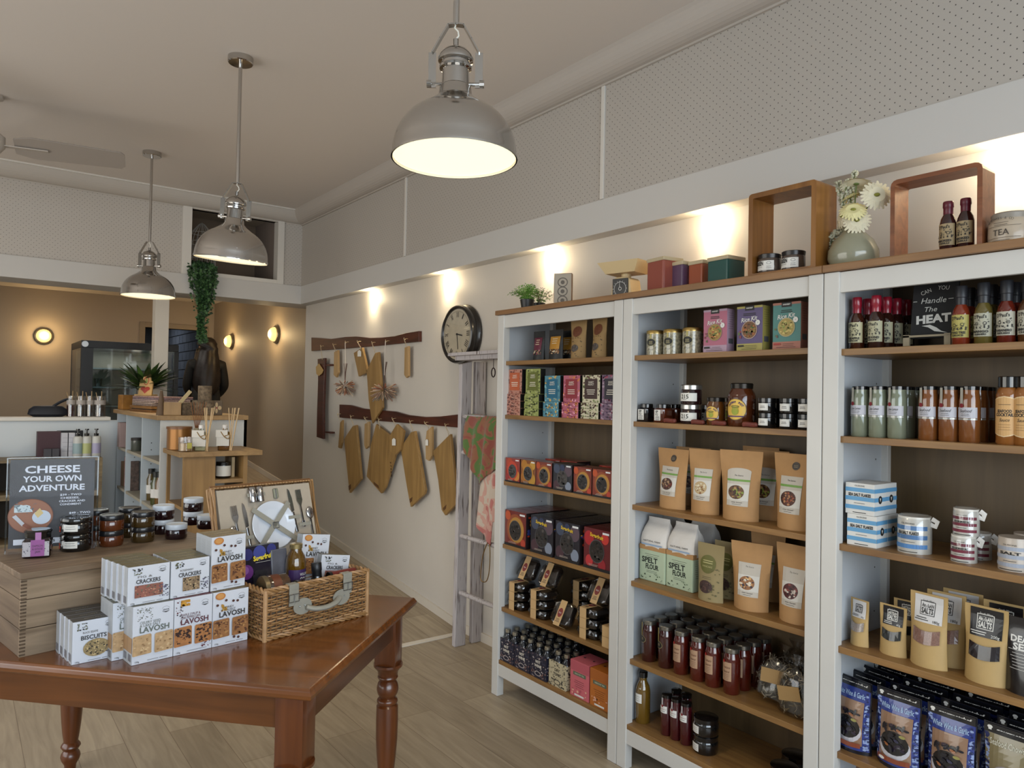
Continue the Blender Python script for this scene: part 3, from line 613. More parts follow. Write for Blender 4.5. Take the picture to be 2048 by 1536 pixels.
def dried(u, v, u2, v2, r, lab):
    p = hook(RO[0], u, v); c = on_x(.34, u2, v2); t = thing('dried_flowers', lab, 'flowers', (c.x, c.y, c.z)); rnd = random.Random(int(u)); n = 90
    m = MB(); m.tube([(.02, p.y-c.y, p.z-c.z), (.0, 0, r*1.6), (0, 0, r*.9)], .003, mat('#cfc7bd', .8), 5); m.build('ribbon', t)
    m = MB()
    for k in range(6): a = rnd.random()*6; m.tube([(0, 0, .0), (.006*math.cos(a), .006*math.sin(a), r), (.02*math.cos(a), .02*math.sin(a), r*1.75)], .0018, mat('#5c4238', .8), 4)
    m.build('stem', t); m = MB(); cs = [mat(h, .9) for h in ('#a8907c', '#8a6e60', '#c4b09a', '#9c5e42', '#7c7468', '#b99c80')]
    for k in range(n):
        a = rnd.random()*2*PI; b = rnd.uniform(-.95, .75); rr = r*rnd.uniform(.75, 1.1); d = Vector((math.cos(a)*math.cos(b)*.8, math.sin(a)*math.cos(b)*1.05, math.sin(b)*.85-.15)); e = d*rr; st = e*.35
        m.tube([st, st+(e-st)*.6, e], [.001, .0045, .0035], rnd.choice(cs), 5)
    m.build('flower_head', t)
dried(697, 685, 690, 771, .105, 'bunch of dried flowers with copper centre, left one on the upper rail'); dried(778, 683, 768, 779, .12, 'fuller bunch of dried flowers hanging beside the long board')

# ------------------------------------------------------------------ wall clock
c = on_x(.335, 909, 668); t = thing('wall_clock', 'round black wall clock with roman numerals', 'clock', (WX-.002, c.y, c.z), -90)
BK = mat('#171412', .3, coat=.5); RX = Matrix.Rotation(R(90), 4, 'X'); m = MB()
m.lathe([(.13, 0), (.196, 0), (.2, .012), (.194, .024), (.186, .032), (.19, .045), (.192, .06), (.186, .072), (.176, .076), (.168, .07), (.163, .056), (.163, .05)], BK, 56, T=RX, cap=False); m.build('case', t)
m = MB(); m.lathe([(0, .062), (.165, .062)], mat('#b5aa94', .6, var=.08, vs=14), 48, T=RX); dl_ = m.build('dial', t)
P = Print(); K = mat('#2e2a26', .7)
for k, s in enumerate(['XII', 'I', 'II', 'III', 'IIII', 'V', 'VI', 'VII', 'VIII', 'IX', 'X', 'XI']):
    a = R(90-30*k); P.text(s, .128*math.cos(a), .128*math.sin(a), .034, K, w=.010*max(1.2, len(s)), rot=-30*k, bold=.01)
P.ring(0, 0, .15, .15, .0015, K, 48); P.build('numerals', dl_, flat(-.062))
m = MB(); m.box(-.003, .003, -.065, -.064, -.005, .1, K, T=Matrix.Rotation(R(172), 4, 'Y')); m.box(-.004, .004, -.067, -.066, -.005, .065, K, T=Matrix.Rotation(R(100), 4, 'Y')); m.cyl(.007, .062, .068, K, T=RX); m.build('hands', t)
m = MB(); m.lathe([(0, .073), (.08, .072), (.168, .069)], clear(alpha=.03), 40, T=RX, cap=False); m.build('glass', t)


# ------------------------------------------------------------------ shop goods: one builder for every kind
DARK = mat('#2a2622', .6); INK = mat('#22201e', .6); PAPER = mat('#d9d6cf', .55); GLOSSBLK = mat('#0f0e0e', .12, coat=.6); GOLD = mat('#b79a5c', .28, metal=.9); SILV = mat('#b8b6b2', .25, metal=.9)
KRAFT = mat('#a98052', .7, var=.05, vs=30, bump=.15, bs=60); KRAFTL = mat('#c3a070', .7); REDW = mat('#7c1420', .4)
def root(name): return thing(name)
def carton(name, w, d, h, base, front=None, sd=None, tp=None, bev=.0012, sides=None):
    t = root(name); m = MB(); m.box(-w/2, w/2, -d/2, d/2, 0, h, base, bev=bev); cb = m.build('carton', t)
    if sides:
        m = MB(); m.box(w/2, w/2+.0004, -d/2+.001, d/2-.001, .001, h-.001, sides); m.build('side_face', cb)
    if front: P = Print(); front(P, w, h); P.build('front_print', cb, flat(-d/2))
    if sd: P = Print(); sd(P, d, h); P.build('side_print', cb, side(w/2))
    if tp: P = Print(); tp(P, w, d); P.build('top_print', cb, topf(h))
    return t
def jar(name, prof, body, lid, lidm, seg=28, sq=0, label=None, r=None, tag2=None, bodyname='jar'):
    t = root(name); m = MB(); m.lathe(prof, body, seg, sq=sq); m.build(bodyname, t)
    if lid: m = MB(); m.lathe(lid, lidm, seg, sq=0 if sq else sq); m.build('lid', t)
    if label:
        P = Print(); label(P); r = r or prof[1][0]
        P.build('label', t, flat(-r) if sq else cylf(r), du=0 if sq else r*.22)
    return t
def pouch(name, w, h, d, m_, front=None, taper=.0, wv=.004, topm=None, back=None, seed=1, sealh=.03):
    'stand-up bag: gusseted base, flat sealed top'
    t = root(name); NX, NZ = 10, 16; rnd = random.Random(seed); ph = rnd.random()*6
    def dep(u, v):
        s = max(0, min(1, v/(h-sealh))); q = min(1, abs(2*u/w)); base = d/2*(1-s**1.6)*(1-q**2.5)+.0015
        return base+wv*math.sin(u*40+ph)*math.sin(v*28+ph)*(1-q)*(.4+s)*(1-s*.7)
    def wid(v): s = v/h; return 1+taper*(s-.5)-.05*math.sin(PI*min(1, s*1.15))*(1 if d > .03 else .4)
    m = MB(); bm = bmesh.new()
    def grid(sgn):
        G = []
        for j in range(NZ+1):
            v = h*j/NZ; row = []
            for i in range(NX+1):
                u = -w/2+w*i/NX; lift = 0
                if j == 0: lift = .004*(1-abs(2*u/w))*0
                row.append(bm.verts.new((u*wid(v), sgn*dep(u, v), v+lift)))
            G.append(row)
        for j in range(NZ):
            for i in range(NX):
                q = (G[j][i], G[j][i+1], G[j+1][i+1], G[j+1][i]); f = bm.faces.new(q if sgn < 0 else tuple(reversed(q))); f.smooth = True
        return G
    A = grid(-1); B = grid(1)
    for i in range(NX):
        bm.faces.new((A[0][i+1], A[0][i], B[0][i], B[0][i+1])); bm.faces.new((A[NZ][i], A[NZ][i+1], B[NZ][i+1], B[NZ][i]))
    for j in range(NZ):
        bm.faces.new((A[j][0], A[j+1][0], B[j+1][0], B[j][0])); bm.faces.new((A[j+1][NX], A[j][NX], B[j][NX], B[j+1][NX]))
    bmesh.ops.recalc_face_normals(bm, faces=bm.faces)
    m.merge(bm, m_); m.build('bag', t, sharp=60)
    P = Print()
    if front: front(P, w, h)
    sl = mat('#00000', .5) if 0 else None
    if P.it: P.build('front_label', t, lambda u, v, e: (u*wid(v), -dep(u, max(0, v))-e-.0009, v), du=w/10, dv=h/16)
    return t
S = lambda c: mat(c, .5)

# --- case 1 goods
def b_giftbag(col, col2, w=.085):
    def f(P, w_, h): P.rect(-w*.36, h*.36, w*.36, h*.78, S(col)); P.text('COFFEE', 0, h*.68, .006, S('#d8cfc0')) if 0 else P.lines(0, h*.7, w*.4, 3, .011, S('#c9b79a')); P.speck(26, -w*.38, h*.2, w*.38, h*.36, .003, .007, [S(c) for c in ('#c9b79a', col2, '#8a6a4a')])
    return lambda: pouch('gift_pouch', w, .15, .05, mat('#151312', .5), f, 0, .002)
BUILD['bag_burgundy'] = b_giftbag('#5e1c30', '#7c2c40'); BUILD['bag_amber'] = b_giftbag('#b07c28', '#7c4c1c', .105)
def f_oval(P, w, h): P.food(0, h*.66, w*.3, h*.13, S('#6a3c24'), [S('#804c30'), S('#54301c')], 30); P.food(0, h*.26, w*.24, h*.085, S('#4c4440'), [S('#766c66'), S('#2c2624')], 30); P.speck(30, -w*.4, h*.05, w*.4, h*.55, .002, .004, [S('#4c3a24')])
BUILD['kraft_oval'] = lambda: pouch('kraft_pouch', .105, .198, .06, mat('#96784c', .7), f_oval, .12, .002)
def choc(name, a, b, dk, n):
    pal = [S(c) for c in b]
    def f(P, w, h): P.speck(70, -w/2, 0, w/2, h, .003, .009, pal); P.rect(-w*.36, h*.14, w*.36, h*.86, S(dk)); P.text(n[0], 0, h*.74, .008, S('#e8e0d0'), w=w*.3); P.text(n[1], 0, h*.66, .008, S('#e8e0d0'), w=w*.34); P.lines(0, h*.46, w*.5, 3, .009, S('#d8d0c0'))
    BUILD[name+'_up'] = lambda: carton('tall_gift_box', .114, .034, .125, S(a), f, sides=S('#141210'))
    def g(P, w, h): P.speck(36, -w/2, 0, w/2, h, .003, .008, pal); P.text(n[0], 0, h*.62, .006, INK, w=w*.26); P.text(n[1], 0, h*.3, .006, INK, w=w*.3)
    BUILD[name+'_flat'] = lambda: carton('flat_gift_box', .114, .13, .036, S(a), g, sides=S('#141210'))
CH_ = [('orange', '#b07a68', ('#8c4c3c', '#c08c7c', '#5c2c28'), '#b0542c', -.104), ('green', '#8c9450', ('#5c6430', '#a8ac70', '#3c4420'), '#5e6424', -.251), ('blue', '#4c7e8c', ('#7cb0b8', '#c09c58', '#2c6c84'), '#145c78', -.40), ('pink', '#a8586a', ('#e09cac', '#7c2c3c', '#c87840'), '#84242f', -.538), ('cream', '#c4bca0', ('#3c2c24', '#7c8458', '#5c3c30'), '#3a2420', -.670), ('purple', '#70586c', ('#94445c', '#402c48', '#a08c98'), '#26202c', -.797)]
for n, a, b, dk, y in CH_: choc(n, a, b, dk, ('SWEET', 'ADDICT') if n != 'x' else '')
def fruitbox(key, w, h, d, base, blobs, win, brand=False, mid='#2c2522', name='fruit_box'):
    def f(P, w_, h_):
        for (cx, cz, r, c) in blobs: P.ell(max(-w/2+r*w, min(w/2-r*w, cx*w)), max(r*h, min(h-r*h, cz*h)), r*w, r*h, S(c), 18)
        P.ring(0, h*.46, w*.285, h*.285, .003, S('#4c4c50')); P.food(0, h*.46, w*.27, h*.27, mat(win, .2, coat=.5), [S(mid), S('#0e0c0c'), S('#4c4644')], 40, .25)
        P.rect(-w/2, 0, w/2, h*.07, S('#141012')); P.rect(w*.22, h*.9, w*.46, h*.95, S('#d8d8d8'))
        if brand: P.text('Sugarfruit', 0, h*.83, h*.085, S('#d8b428'), w=w*.5, bold=.03, rot=-6)
        P.lines(-w*.12, h*.12, w*.4, 2, .005, S('#a89c90'))
    BUILD[key] = lambda: carton(name, w, d, h, mat(base, .3, coat=.3), f, sd=lambda P, d_, h_: [P.rect(-d/2, .001, d/2, h, S('#1a1214')), P.speck(14, -d*.4, h*.3, d*.4, h*.9, .005, .012, [S('#b0341c'), S('#c88c1c'), S('#2c3c7c')], 8)])
PB = [(-.25, .8, .2, '#a87028'), (.25, .25, .24, '#b08430'), (-.3, .3, .18, '#9c6020'), (.3, .8, .18, '#b88c38'), (0, .5, .36, '#ac762c')]
PR = [(-.2, .8, .2, '#a84028'), (.28, .3, .22, '#c07c34'), (0, .5, .38, '#b8402c'), (-.35, .2, .14, '#8c2c2c')]
PC = [(0, .5, .42, '#8a4424'), (.05, .48, .36, '#a87a34'), (-.36, .85, .13, '#b04a24'), (.38, .15, .11, '#a83c28')]
PD = [(-.3, .8, .17, '#3c4458'), (.3, .75, .2, '#54424c'), (-.3, .2, .17, '#442c34'), (.32, .2, .16, '#7c8494'), (0, .85, .12, '#2c3450')]
PL = [(-.3, .75, .18, '#a01c24'), (.3, .8, .14, '#b83028'), (-.28, .2, .14, '#b02c30'), (.2, .15, .14, '#8c1c24')]
fruitbox('fb_red', .118, .122, .09, '#8c3028', PR, '#3c3836'); fruitbox('fb_peach', .118, .122, .09, '#7c441c', PB, '#2c2826'); fruitbox('fb_cut', .118, .122, .09, '#742c1c', PC, '#26201e'); fruitbox('fb_plum', .132, .126, .09, '#1e1c24', PD, '#3a3430')
fruitbox('bf_peach', .172, .178, .07, '#6c241c', PC, '#2c2624', False); fruitbox('bf_plum', .168, .18, .07, '#1c1a24', PD, '#2c2a2c', True); fruitbox('bf_cherry', .168, .18, .07, '#5c141c', PL, '#201c1c', True)
def b_tub():
    t = root('clear_tub'); m = MB(); c = mat('#2c2420', .35, var=.4, vs=70, bump=.6, bs=120)
    m.box(-.056, .056, -.045, .045, .004, .036, c, bev=.008); m.build('contents', t); m = MB(); m.lathe([(.05, 0), (.056, .004), (.06, .02), (.066, .022), (.066, .025), (.058, .042), (.05, .044)], clear('#dcdcdc', .1, .08), 24, sq=5, sx=1.08, sy=.86, cap=True); m.build('tub', t)
    m = MB()
    for a, b in (((-.021, -.0655, .0), (-.021, -.0655, .046)),): m.box(-.028, .014, -.0665, -.0655, .004, .045, KRAFTL, T=None) if 0 else None
    m.box(-.026, .016, -.0605, -.0595, .0, .044, KRAFTL); m.box(-.026, .016, -.0605, .058, .0445, .0455, KRAFTL); m.build('paper_band', t)
    P = Print(); P.ell(-.005, -.0, .016, .022, S('#7c2c28')); P.text('Nut', -.005, 0, .008, PAPER); P.lines(-.005, -.03, .03, 3, .006, INK); P.build('band_print', t, topf(.0456))
    return t
BUILD['tub'] = b_tub
def b_carrier(dark):
    base = S('#1c1c2e') if dark else mat('#b8ab8c', .6); ink = S('#a89c98') if dark else S('#4c463c'); ac = S('#7c5c54') if dark else S('#2c2a28')
    def f(P, w, h):
        P.speck(110, -w/2, 0, w/2, h, .002, .006, [ink, ac, S('#3c3c50') if dark else S('#8c8068')]); P.ell(0, h*.58, w*.3, h*.2, base)
        for k, s in enumerate((('NOT', 'WINE') if dark else ('DRY', 'TONIC'))): P.text(s, 0, h*(.68-.17*k), h*.11, S('#d0c8bc') if dark else INK, w=w*(.3+.14*k), bold=.04)
        P.ell(0, h*.2, w*.2, h*.1, ink); P.ell(0, h*.2, w*.15, h*.07, base)
    def g():
        t = root('bottle_carrier'); h = .115; m = MB(); w = .122
        m.box(-w/2, w/2, -.061, -.0595, 0, h, base); m.box(-w/2, w/2, .0595, .061, 0, h, base); m.box(-w/2, -w/2+.0015, -.06, .06, 0, h*.95, base); m.box(w/2-.0015, w/2, -.06, .06, 0, h*.95, base); m.box(-w/2, w/2, -.06, .06, 0, .0015, base); m.build('carton', t)
        P = Print(); f(P, w, h); P.build('front_print', t, flat(-.061)); P = Print(); f(P, .12, h); P.build('side_print', t, side(w/2)); return t
    return g
BUILD['carrier_navy'] = b_carrier(True); BUILD['carrier_cream'] = b_carrier(False)
def b_sbottle():
    t = root('small_bottle'); m = MB(); m.lathe([(.026, 0), (.028, .004), (.028, .1), (.024, .112), (.0125, .126), (.0115, .14), (.0125, .142)], mat('#1a1c22', .1, coat=.8), 18); m.build('bottle', t); m = MB(); m.lathe([(.0138, .138), (.0142, .152), (.012, .154), (0, .154)], mat('#a39a88', .3, metal=.8), 18); m.build('cap', t); return t
BUILD['sbottle'] = b_sbottle
def teabox(key, base, ink, lab):
    def f(P, w, h): P.poly([(-w/2, h*.72), (w/2, h*.72), (w/2, h*.99), (-w/2, h*.99)], S(ink)); P.rect(-w*.34, h*.6, w*.34, h*.7, S('#5c6450')); P.text('HEALTHY TEA', 0, h*.65, h*.04, S('#d8d0b8'), w=w*.5); P.lines(0, h*.46, w*.6, 4, h*.055, INK, .0012); P.speck(12, -w*.4, h*.06, w*.4, h*.26, .004, .008, [S(ink), S('#d8a48c')], 8); P.rect(-w*.25, h*.04, w*.25, h*.09, PAPER)
    BUILD[key] = lambda: carton('tea_box', .122, .12, .16, mat(base, .5), f, tp=lambda P, w, d: [P.ell(-.03, 0, .006, .006, INK), P.ell(.03, 0, .006, .006, INK)], sides=S(ink))
teabox('tea_pink', '#c4626a', '#b0525c', ''); teabox('tea_orange', '#b06424', '#a05820', '')
# --- case 2 goods
def b_tin(r=.038, h=.105):
    t = root('glass_canister'); m = MB(); m.lathe([(r, 0), (r, h-.014)], mat('#948c74', .15, coat=.7, var=.65, vs=110), 28); m.build('canister', t)
    m = MB(); m.lathe([(r*1.03, h-.015), (r*1.03, h-.004), (r*.96, h), (0, h)], GOLD, 28); m.build('lid', t)
    P = Print(); P.ell(0, h*.52, .022, .016, S('#8c8454')); P.ell(0, h*.52, .02, .014, S('#171614')); P.lines(0, h*.55, .02, 3, .005, S('#a89c6c')); P.rect(-.004, h*.68, .004, h*.86, S('#a89c5c')); P.build('label', t, cylf(r, .15), du=.009); return t
BUILD['tin'] = b_tin
def rice(key, a, b, c, food, tm):
    def f(P, w, h):
        P.rect(-w/2, 0, w/2, h*.17, S(b)); P.rect(-w/2, h*.95, w/2, h, S(b)); P.rect(-w*.18, h*.9, w*.18, h, S('#1a1818')); P.text('HARVEST', 0, h*.955, h*.03, PAPER, w=w*.26, bold=.03)
        P.lines(0, h*.83, w*.5, 2, h*.035, INK, h*.016); P.text('Rice Kit', -.002, h*.71, h*.095, PAPER, w=w*.62, rot=6, shear=.25, bold=.015)
        P.ell(.0, h*.47, w*.31, w*.31, S(c)); P.food(.0, h*.47, w*.28, w*.28, S(food), [S(x) for x in tm], 90, .2); P.ell(w*.33, h*.62, w*.09, w*.09, PAPER); P.text('V', w*.33, h*.62, h*.03, INK)
        P.speck(4, -w*.44, h*.24, -w*.3, h*.46, .004, .007, [S('#7c3c44'), S('#5c6440')], 8); P.rect(-w*.44, h*.1, -w*.2, h*.14, S('#9c2c28') if key == 'rice_teal' else DARK); P.lines(w*.08, h*.12, w*.5, 2, h*.035, INK, .001); P.lines(0, h*.05, w*.8, 1, h*.03, INK, .0014)
    BUILD[key] = lambda: carton('rice_kit_box', .108, .046, .165, S(a), f, sides=S(b), sd=lambda P, d, h: [P.lines(0, h*.9, d*.7, 8, h*.05, DARK, .0008), P.rect(-d*.3, h*.2, d*.3, h*.32, S('#58585c'))])
rice('rice_pink', '#ac6478', '#ac90a0', '#8c7a60', '#9c7c3c', ('#c4a458', '#7c5c2c', '#a8482c', '#5c6c34')); rice('rice_purple', '#5a4c72', '#a39650', '#a48c80', '#6c4828', ('#a05c2c', '#3c5c2c', '#402418', '#8c7434')); rice('rice_teal', '#487a74', '#a56a58', '#a89c74', '#a08a48', ('#c4b068', '#7c6c34', '#8c9448'))
def blk(P_): pass
def sqjar(key, body, labelf, h=.075, w=.03):
    BUILD[key] = lambda: jar('square_jar', [(w*.93, 0), (w, .004), (w, h-.022), (w*.8, h-.016)], mat(body, .12, coat=.8), [(w*.88, h-.016), (w*.9, h-.002), (w*.84, h), (0, h)], GLOSSBLK, 32, 8, labelf)
def l_ep(P): P.rect(-.02, .008, .012, .052, PAPER); P.text('EP', -.007, .044, .009, INK, bold=.04); P.text('SQ', -.008, .033, .008, INK, bold=.02); P.lines(-.004, .024, .024, 4, .0045, DARK)
sqjar('jar_dark', '#120e10', l_ep); sqjar('jar_amber', '#4c2010', l_ep)
def l_215(P): P.rect(-.045, .012, .05, .044, PAPER); P.text('215', .0, .03, .016, INK, w=.034, bold=.02); P.lines(-.0, .018, .02, 1, .004, INK)
BUILD['jar_215'] = lambda: jar('spread_jar', [(.039, 0), (.041, .004), (.041, .054), (.036, .06)], mat('#241014', .12, coat=.8), [(.0415, .058), (.042, .074), (.039, .077), (0, .077)], SILV, 32, 0, l_215, .041)
def l_honey(r, h):
    def f(P):
        c = -r*.15; P.ell(-c, h*.42, r*.82, h*.27, S('#5c4420'), 28); P.ell(-c, h*.42, r*.76, h*.25, S('#d8b04c'), 28)
        for k, ch in enumerate('HUNNY POT'): a = R(150-k*15); P.text(ch, -c+r*.6*math.cos(a), h*.42+h*.18*math.sin(a), h*.05, S('#3c1c5c'), rot=150-k*15-90, bold=.04)
        P.ell(-c, h*.38, r*.26, h*.1, S('#8c9424')); P.rect(-c-r*.22, h*.4, -c+r*.22, h*.5, S('#98902c')); P.ring(-c, h*.49, r*.3, h*.03, .0015, DARK); P.rect(-c-r*.6, h*.235, -c+r*.6, h*.265, S('#4c2c5c'))
    return f
BUILD['honey_s'] = lambda: jar('honey_jar', [(.034, 0), (.0355, .004), (.0355, .076), (.031, .086), (.03, .092)], mat('#5c3410', .1, coat=.8), [(.0325, .09), (.033, .104), (.03, .106), (0, .106)], mat('#2a2622', .25, metal=.7), 32, 0, l_honey(.0355, .106), .0355)
BUILD['honey_b'] = lambda: jar('large_honey_jar', [(.048, 0), (.051, .005), (.051, .112), (.048, .122), (.04, .134), (.037, .142)], mat('#4c2410', .1, coat=.8), [(.04, .14), (.041, .157), (.038, .16), (0, .16)], mat('#2a2622', .25, metal=.7), 36, 0, l_honey(.051, .15), .051)
def l_blk(P): P.rect(-.014, .009, .024, .034, PAPER); P.rect(-.0115, .0115, .0215, .0315, S('#8c8c88')); P.rect(-.011, .012, .021, .031, PAPER); P.lines(.005, .024, .02, 2, .005, INK)
BUILD['jar_black'] = lambda: jar('black_jar', [(.029, 0), (.032, .004), (.032, .036), (.028, .04)], GLOSSBLK, [(.031, .038), (.0315, .052), (.029, .053), (0, .053)], GLOSSBLK, 28, 0, l_blk, .032)
def b_twig(): t = root('dried_sausage'); m = MB(); m.tube(bez([(-.045, 0, .009), (-.02, -.002, .011), (.01, .002, .009), (.045, 0, .009)], 4), [.004]+[.0095]*11+[.004], mat('#642a1e', .6, var=.2, vs=60), 8); m.build('link', t); return t
BUILD['twig'] = b_twig
def l_mix(food, ms, green=True, dot=False, arch=False):
    def f(P, w, h):
        x0, x1 = -w*.3, w*.29; P.rect(x0, h*.21, x1, h*.7, mat('#b8b0a4', .5)); 
        if arch: P.ell(0, h*.7, (x1-x0)/2, h*.05, mat('#b8b0a4', .5), 16, 0, 180)
        if dot: P.ell(.01, h*.84, .014, .014, S('#3a3028')); P.lines(.01, h*.845, .016, 2, .005, S('#a8987c'), .001)
        P.text('The Source', 0, h*.645, h*.022, INK, w=w*.22, shear=.3)
        if green: P.rect(x0, h*.56, x1, h*.59, S('#6c9444'))
        P.rect(x0, h*.29, x1, h*.52, mat('#c8c4bc', .5)); P.food(-w*.04, h*.405, w*.22, h*.1, S(food), [S(c) for c in ms], 60, .2); P.text('mix bowl', 0, h*.265, h*.018, INK, w=w*.3); P.lines(0, h*.235, w*.3, 1, .004, DARK, .001)
    return f
PK = [('mix_a', .165, .24, '#4c3028', ('#8c6c4c', '#2c1814', '#a88c6c', '#6c2c24'), True, True, False), ('mix_b', .137, .248, '#b09870', ('#7c4c24', '#d0c4a8', '#8c6c3c'), True, False, False), ('mix_c', .155, .256, '#5c3c20', ('#a07c4c', '#7c8c34', '#341c10'), True, False, True), ('mix_d', .15, .26, '#4c2414', ('#8c4424', '#2c140c', '#a8744c'), True, True, False), ('pancake', .145, .24, '#8c5c34', ('#c89c64', '#2c2434', '#d8ccb8'), False, False, False), ('mix_e', .145, .262, '#4c1c1c', ('#7c342c', '#2c1010', '#c4b8ac'), False, False, False)]
for i, (k, w, h, fo, ms, g, d, a) in enumerate(PK): BUILD[k] = (lambda k=k, w=w, h=h, fo=fo, ms=ms, g=g, d=d, a=a, i=i: pouch('kraft_pouch', w, h, .075, KRAFT, l_mix(fo, ms, g, d, a), .19, .005, seed=i))
def f_olive(P, w, h): P.ell(-.006, h*.64, w*.32, h*.16, S('#5e5c28'), 28); P.lines(-.006, h*.7, w*.4, 2, .008, S('#b0a874')); P.text('PANCAKE', -.006, h*.6, h*.03, S('#b0a874'), w=w*.4); P.lines(-.004, h*.42, w*.4, 2, .006, INK, .001); P.food(-.006, h*.25, w*.29, h*.11, S('#3c2824'), [S('#5c4038'), S('#201412')], 40); P.speck(26, w*.1, h*.05, w*.44, h*.6, .002, .005, [S('#5c5434')])
BUILD['olive'] = lambda: pouch('printed_pouch', .118, .212, .055, mat('#8c7c56', .7), f_olive, .06, .002, seed=9)
def b_flour():
    t = root('flour_bag'); w, d = .14, .085; m = MB(); G = mat('#a9b79c', .55); Wt = mat('#cfcac4', .5, bump=.5, bs=50)
    m.box(-w/2, w/2, -d/2, d/2, 0, .145, G, bev=.006); m.build('bag', t)
    m = MB(); m.box(-w/2-.0005, w/2+.0005, -d/2-.0005, d/2+.0005, .128, .148, KRAFT, bev=.002); m.build('kraft_band', t)
    m = MB(); bm = bmesh.new(); rings = []
    for j, (sx, sy, z) in enumerate([(1.01, 1.02, .14), (1.02, 1.03, .17), (.99, .9, .195), (.93, .6, .22), (.86, .25, .238), (.82, .1, .246), (.82, .06, .262)]):
        ring = []; N = 28
        for k in range(N):
            a = 2*PI*k/N; q = (abs(math.cos(a))**6+abs(math.sin(a))**6)**(-1/6); wob = 1+.025*math.sin(5*a+j*1.3)*(j > 0)*(j < 6)
            ring.append(bm.verts.new((w/2*sx*q*math.cos(a)*wob, d/2*sy*q*math.sin(a)*wob, z+(.006*math.sin(3*a) if j == 0 else 0))))
        rings.append(ring)
    for a_, b_ in zip(rings, rings[1:]):
        for k in range(28): f = bm.faces.new((a_[k], a_[(k+1) % 28], b_[(k+1) % 28], b_[k])); f.smooth = True
    bm.faces.new(rings[-1]); m.merge(bm, Wt); m.build('folded_top', t)
    P = Print(); P.lines(0, .112, .08, 2, .008, DARK, .0012); P.text('SPELT', -.012, .088, .022, S('#242a24'), w=.085, bold=.03); P.text('FLOUR', .002, .062, .02, S('#242a24'), w=.07, bold=.03); P.lines(.0, .044, .07, 2, .006, DARK, .001); P.speck(16, -.06, .01, .06, .035, .002, .004, [S('#5c6c54'), S('#3c4438')]); P.build('front_print', t, flat(-d/2))
    P = Print(); P.lines(0, .12, .06, 9, .008, S('#4c544c'), .0012); P.build('side_print', t, side(w/2)); P = Print(); P.text('NATURAL FARM', 0, .168, .007, DARK, w=.09, shear=.2); P.rect(-w*.4, .15, w*.4, .156, S('#8ca0b8')); P.build('brand_print', t, flat(-d/2-.004)); return t
BUILD['flour'] = b_flour
TJ = [(.028, 0), (.031, .004), (.031, .118), (.029, .132), (.025, .148)]
def l_talloval(P): P.ell(-.012, .09, .02, .015, S('#8c7c54')); P.ell(-.012, .09, .018, .013, S('#14120e')); P.lines(-.012, .094, .018, 2, .005, S('#a8946c')); P.rect(-.019, .105, -.01, .158, S('#8c7c44'))
def l_tallkraft(P): P.rect(-.024, .05, .018, .118, mat('#a8866a', .6)); P.ell(-.014, .12, .006, .006, S('#a01818')); P.text('Tomato', -.003, .1, .009, S('#5c3020'), w=.03, shear=.3); P.text('Sauce', -.003, .085, .009, S('#5c3020'), w=.026, shear=.3); P.lines(-.003, .074, .03, 4, .006, S('#5c3020'), .0009)
LIDT = [(.027, .15), (.0275, .164), (.025, .167), (0, .167)]
BUILD['tall_oval'] = lambda: jar('tall_sauce_jar', TJ, mat('#340e0c', .1, coat=.9), LIDT, mat('#8c8880', .25, metal=.9), 26, 0, l_talloval, .0312)
BUILD['tall_kraft'] = lambda: jar('tall_sauce_jar', TJ, mat('#4c140c', .1, coat=.9), LIDT, mat('#8c8880', .25, metal=.9), 26, 0, l_tallkraft, .0312)
def b_pasta(c1='#948876', c2='#6e6252', n=240):
    def g():
        t = root('pasta_bag'); rnd = random.Random(n); m = MB(); cs = [mat(c1, .6), mat(c2, .6), mat('#b5a78e', .5)]
        m.box(-.058, .058, -.026, .026, .004, .12, mat('#4c4438', .8), bev=.022)
        for k in range(n):
            a = rnd.random()*2*PI; z = rnd.uniform(.0, .135); e = (1-abs(z-.06)/.1*.5); p = Vector((.066*e*math.cos(a), .036*e*math.sin(a), z+.006)); d = Vector((rnd.gauss(0, 1), rnd.gauss(0, 1), rnd.gauss(0, 1))).normalized()*.014; q = Vector((rnd.gauss(0, 1), rnd.gauss(0, 1), rnd.gauss(0, 1))).normalized()*.006
            m.tube([p-d, p+q, p+d], .0016, rnd.choice(cs), 4, cap=False)
        m.build('pasta', t)
        m = MB(); m.lathe([(.05, 0), (.072, .01), (.078, .06), (.066, .13), (.03, .16), (.012, .172), (.03, .2)], clear('#e8e8e8', .08, .1), 24, sx=1, sy=.62, cap=False); m.build('film', t)
        m = MB(); m.box(-.042, .042, -.0005, .0005, -.024, .024, mat('#9a7a4c', .7), T=Matrix.Translation((.0, -.052, .085))@Matrix.Rotation(R(-12), 4, 'Y')); m.build('paper_tag', t); return t
    return g
BUILD['pasta'] = b_pasta(); BUILD['pasta_b'] = b_pasta('#a3906e', '#8c7752', 200)
def b_oil():
    t = root('oil_bottle'); m = MB(); m.lathe([(.028, 0), (.031, .004), (.031, .13), (.026, .152), (.016, .172), (.0155, .19)], mat('#7c5c1c', .06, coat=1, trans=.35), 26); m.build('bottle', t)
    m = MB(); m.lathe([(.0185, .186), (.019, .207), (.016, .21), (0, .21)], GLOSSBLK, 24); m.build('cap', t); P = Print(); P.rect(-.026, .085, .018, .122, PAPER); P.lines(-.004, .11, .03, 3, .008, INK, .001); P.build('label', t, cylf(.031), du=.008); return t
BUILD['oil'] = b_oil
